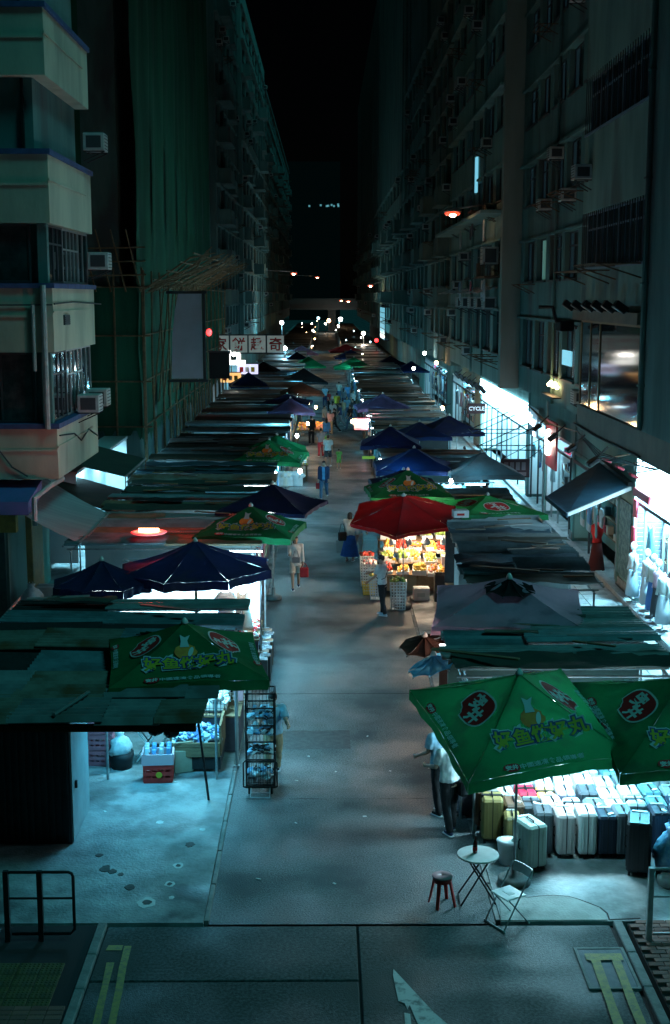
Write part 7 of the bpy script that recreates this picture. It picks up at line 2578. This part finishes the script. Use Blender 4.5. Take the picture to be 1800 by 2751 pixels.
# woman in a white top and long blue skirt with a black shoulder bag
pr, hd = person('woman in white top and long blue skirt seen from behind', .84, 43.1, R(165), 1.66, STAND, ((8, 8, 20), (30, 10, 80)), 2, (-20, 0), 'white', 'skirt blue', 'pink', .9, skirt=.74, hair='bob', vox=.015)
handbag('black shoulder bag on the woman in the blue skirt', Vector((.58, 43.0, 1.30)), .28, .30, .14, clo_m['black'], .28, .4)
pr, hd = person('companion in pale clothes hidden behind the woman in the blue skirt', 1.12, 43.6, R(150), 1.64, STAND, ((10, 6, 30), (10, 6, 30)), 2, (0, 0), 'sky', 'cream', 'white', .9, hair='long', vox=.02)
# man in a light blue shirt carrying a red bag
pr, hd = person('man in light blue shirt and open dark jacket with a red bag', -.05, 56.9, R(-6), 1.72, WALK, ((-10, 8, 15), (12, 6, 20)), 2, (0, 8), 'blue', 'denim', 'grey', .9, coat='navy', vox=.018)
handbag('small red bag in the hand of the man in blue', hd(-1) + Vector((-.02, 0, .02)), .2, .26, .08, clo_m['red'], .1)
# family walking away
person('child in a green T-shirt holding hands on the lane', .72, 67.0, R(175), 1.08, WALK, ((10, 14, 10), (-10, 6, 10)), 2, (0, 0), 'green', 'green', 'white', .4, shorts=True, vox=.02)
person('person in a white shirt walking with the child', .16, 67.9, R(172), 1.70, WALK, ((10, 5, 15), (-8, 10, 10)), 2, (0, 0), 'white', 'dark grey', 'white', .5, shorts=True, vox=.02)
pr, hd = person('person in grey top and dark red trousers on the lane', -.22, 72.0, R(178), 1.66, WALK, ((-8, 5, 15), (14, 6, 50)), 2, (10, 0), 'grey', 'red', 'black', .5, vox=.02)
handbag('bright green bag carried beside the dark red trousers', Vector((.12, 71.9, 1.30)), .26, .3, .12, clo_m['green'], .1)
person('long-haired woman in a blue jacket farther along the lane', .08, 77.6, R(160), 1.64, STAND, ((10, 6, 30), (6, 6, 20)), 2, (20, 0), 'blue', 'denim', 'black', .9, hair='long', vox=.022)
person('man all in black standing by the fruit tray', -.82, 78.7, R(176), 1.72, ((4, 2), (-6, 4)), ((8, 6, 20), (6, 6, 25)), 1, (0, 0), 'black', 'black', 'black', .9, vox=.02)
# two people beside the suitcases, half under the big green umbrella
pr, hd = person('person in white shirt and black trousers standing by the suitcases', 2.06, 20.55, R(-150), 1.70, ((6, 4), (-8, 8)), ((4, 6, 20), (18, 6, 60)), 3, (10, 8), 'white', 'black', 'navy', .5, vox=.011)
handbag('black shoulder bag of the person standing by the suitcases', Vector((2.33, 20.50, 1.25)), .3, .28, .14, clo_m['black'], .3, .6)
person('second person in a pale shirt behind the one by the suitcases', 1.96, 21.35, R(-140), 1.70, ((4, 3), (-4, 5)), ((6, 6, 15), (12, 6, 50)), 3, (0, 6), 'sky', 'black', 'black', .5, vox=.012)
person('stall keeper in a blue top between the umbrella pole and suitcases', 2.42, 21.3, R(-60), 1.62, STAND, ((10, 6, 40), (20, 6, 60)), 4, (0, 10), 'denim', 'black', 'black', .5, vox=.014)
# the man pushing the cage trolley
person('person in a pale shirt pushing the black cage trolley', -.97, 23.05, R(4), 1.70, ((20, 10), (-16, 18)), ((42, 14, 50), (42, 14, 50)), 8, (0, 12), 'sky', 'khaki', 'dark grey', .5, vox=.012)
# shoppers in the distance
crowd = [(.35, 84.0, 'pink', 'khaki', 'long', 'woman in pink at the warm-lit stall'), (.62, 85.2, 'black', 'black', 'tail', 'woman in black with a bag at the warm-lit stall'), (-.05, 86.4, 'cream', 'denim', 'short', 'man in a cream shirt behind the woman in pink'),
         (1.25, 92, 'khaki', 'grey', 'short', 'shopper in a tan top in the distant crowd'), (1.6, 95, 'sky', 'denim', 'bob', 'shopper in pale blue jeans in the distant crowd'), (2.0, 93, 'dark grey', 'denim', 'short', 'shopper in a dark top in the distant crowd'),
         (.9, 98, 'yellow', 'dark grey', 'short', 'shopper in a yellow shirt in the distance'), (2.2, 101, 'white', 'black', 'short', 'shopper in a white shirt below the bright far stall'), (1.5, 104, 'grey', 'navy', 'long', 'shopper in grey behind the yellow shirt'), (1.9, 109, 'blue', 'denim', 'short', 'shopper in blue near the bright far stall'),
         (.55, 90, 'white', 'khaki', 'tail', 'shopper in white and khaki left of the tan top'), (1.05, 88.5, 'navy', 'grey', 'short', 'shopper in a navy top just ahead of the tan one'), (.3, 101, 'red', 'black', 'bob', 'shopper in a red top far along the lane'), (1.2, 112, 'cream', 'denim', 'short', 'shopper in cream close to the far green umbrella'), (.0, 106, 'sky', 'navy', 'long', 'shopper in sky blue at the left edge of the far lane'), (1.7, 87, 'black', 'denim', 'short', 'shopper in a black top and jeans at the right of the far crowd')]
for i, (x, y, tp_, bt_, hr_, lb) in enumerate(crowd):
    person(lb, x, y, R((170, -90, 60, 175, 5, -60, 180, 20, 170, 0)[i % 10]), 1.62 + .03 * (i % 4), (STAND, WALK)[i % 2], ((8, 6, 25), (12, 6, 30)), 2, (0, 0), tp_, bt_, 'dark grey', .5, hair=hr_, vox=.03)
# people on the footways
person('person in a white shirt on the right footway behind the grey umbrella', 6.75, 62.5, R(180), 1.68, STAND, ((8, 6, 25), (30, 6, 60)), 4, (0, 0), 'white', 'navy', 'black', .5, vox=.022)
person('person in a pale blue shirt by the dark doorway on the right', 6.9, 74.0, R(170), 1.68, STAND, ((8, 6, 25), (12, 6, 30)), 2, (0, 0), 'sky', 'navy', 'black', .5, vox=.025)
person('dark-haired person behind the grey umbrella peak', 6.5, 53.0, R(150), 1.66, STAND, ((8, 6, 25), (12, 6, 30)), 2, (0, 0), 'black', 'black', 'black', .5, vox=.025)
person('shopper in white bending at the flat green umbrella', 6.35, 44.0, R(110), 1.66, STAND, ((30, 6, 45), (30, 6, 45)), 22, (0, 0), 'white', 'black', 'black', .5, vox=.02)
pr, hd = person('person with a red backpack on the left footway', -6.75, 88.0, R(178), 1.66, WALK, ((8, 6, 25), (12, 6, 30)), 2, (0, 0), 'pink', 'navy', 'black', .5, vox=.028)
handbag('red backpack on the left footway', Vector((-6.75, 87.75, 1.42)), .34, .46, .16, clo_m['red'], .06, name='backpack')
person('person in dark clothes behind the red backpack', -7.3, 91.0, R(170), 1.66, WALK, ((8, 6, 25), (12, 6, 30)), 2, (0, 0), 'dark grey', 'navy', 'black', .5, vox=.03)
person('person in grey farther up the left footway', -6.9, 97.0, R(5), 1.66, WALK, ((8, 6, 25), (12, 6, 30)), 2, (0, 0), 'grey', 'navy', 'black', .5, vox=.03)
person('vendor seen as a dim face under the small navy umbrella', -5.3, 30.4, R(10), 1.62, STAND, ((8, 6, 25), (12, 6, 30)), 4, (0, 10), 'dark grey', 'black', 'black', .5, vox=.02)
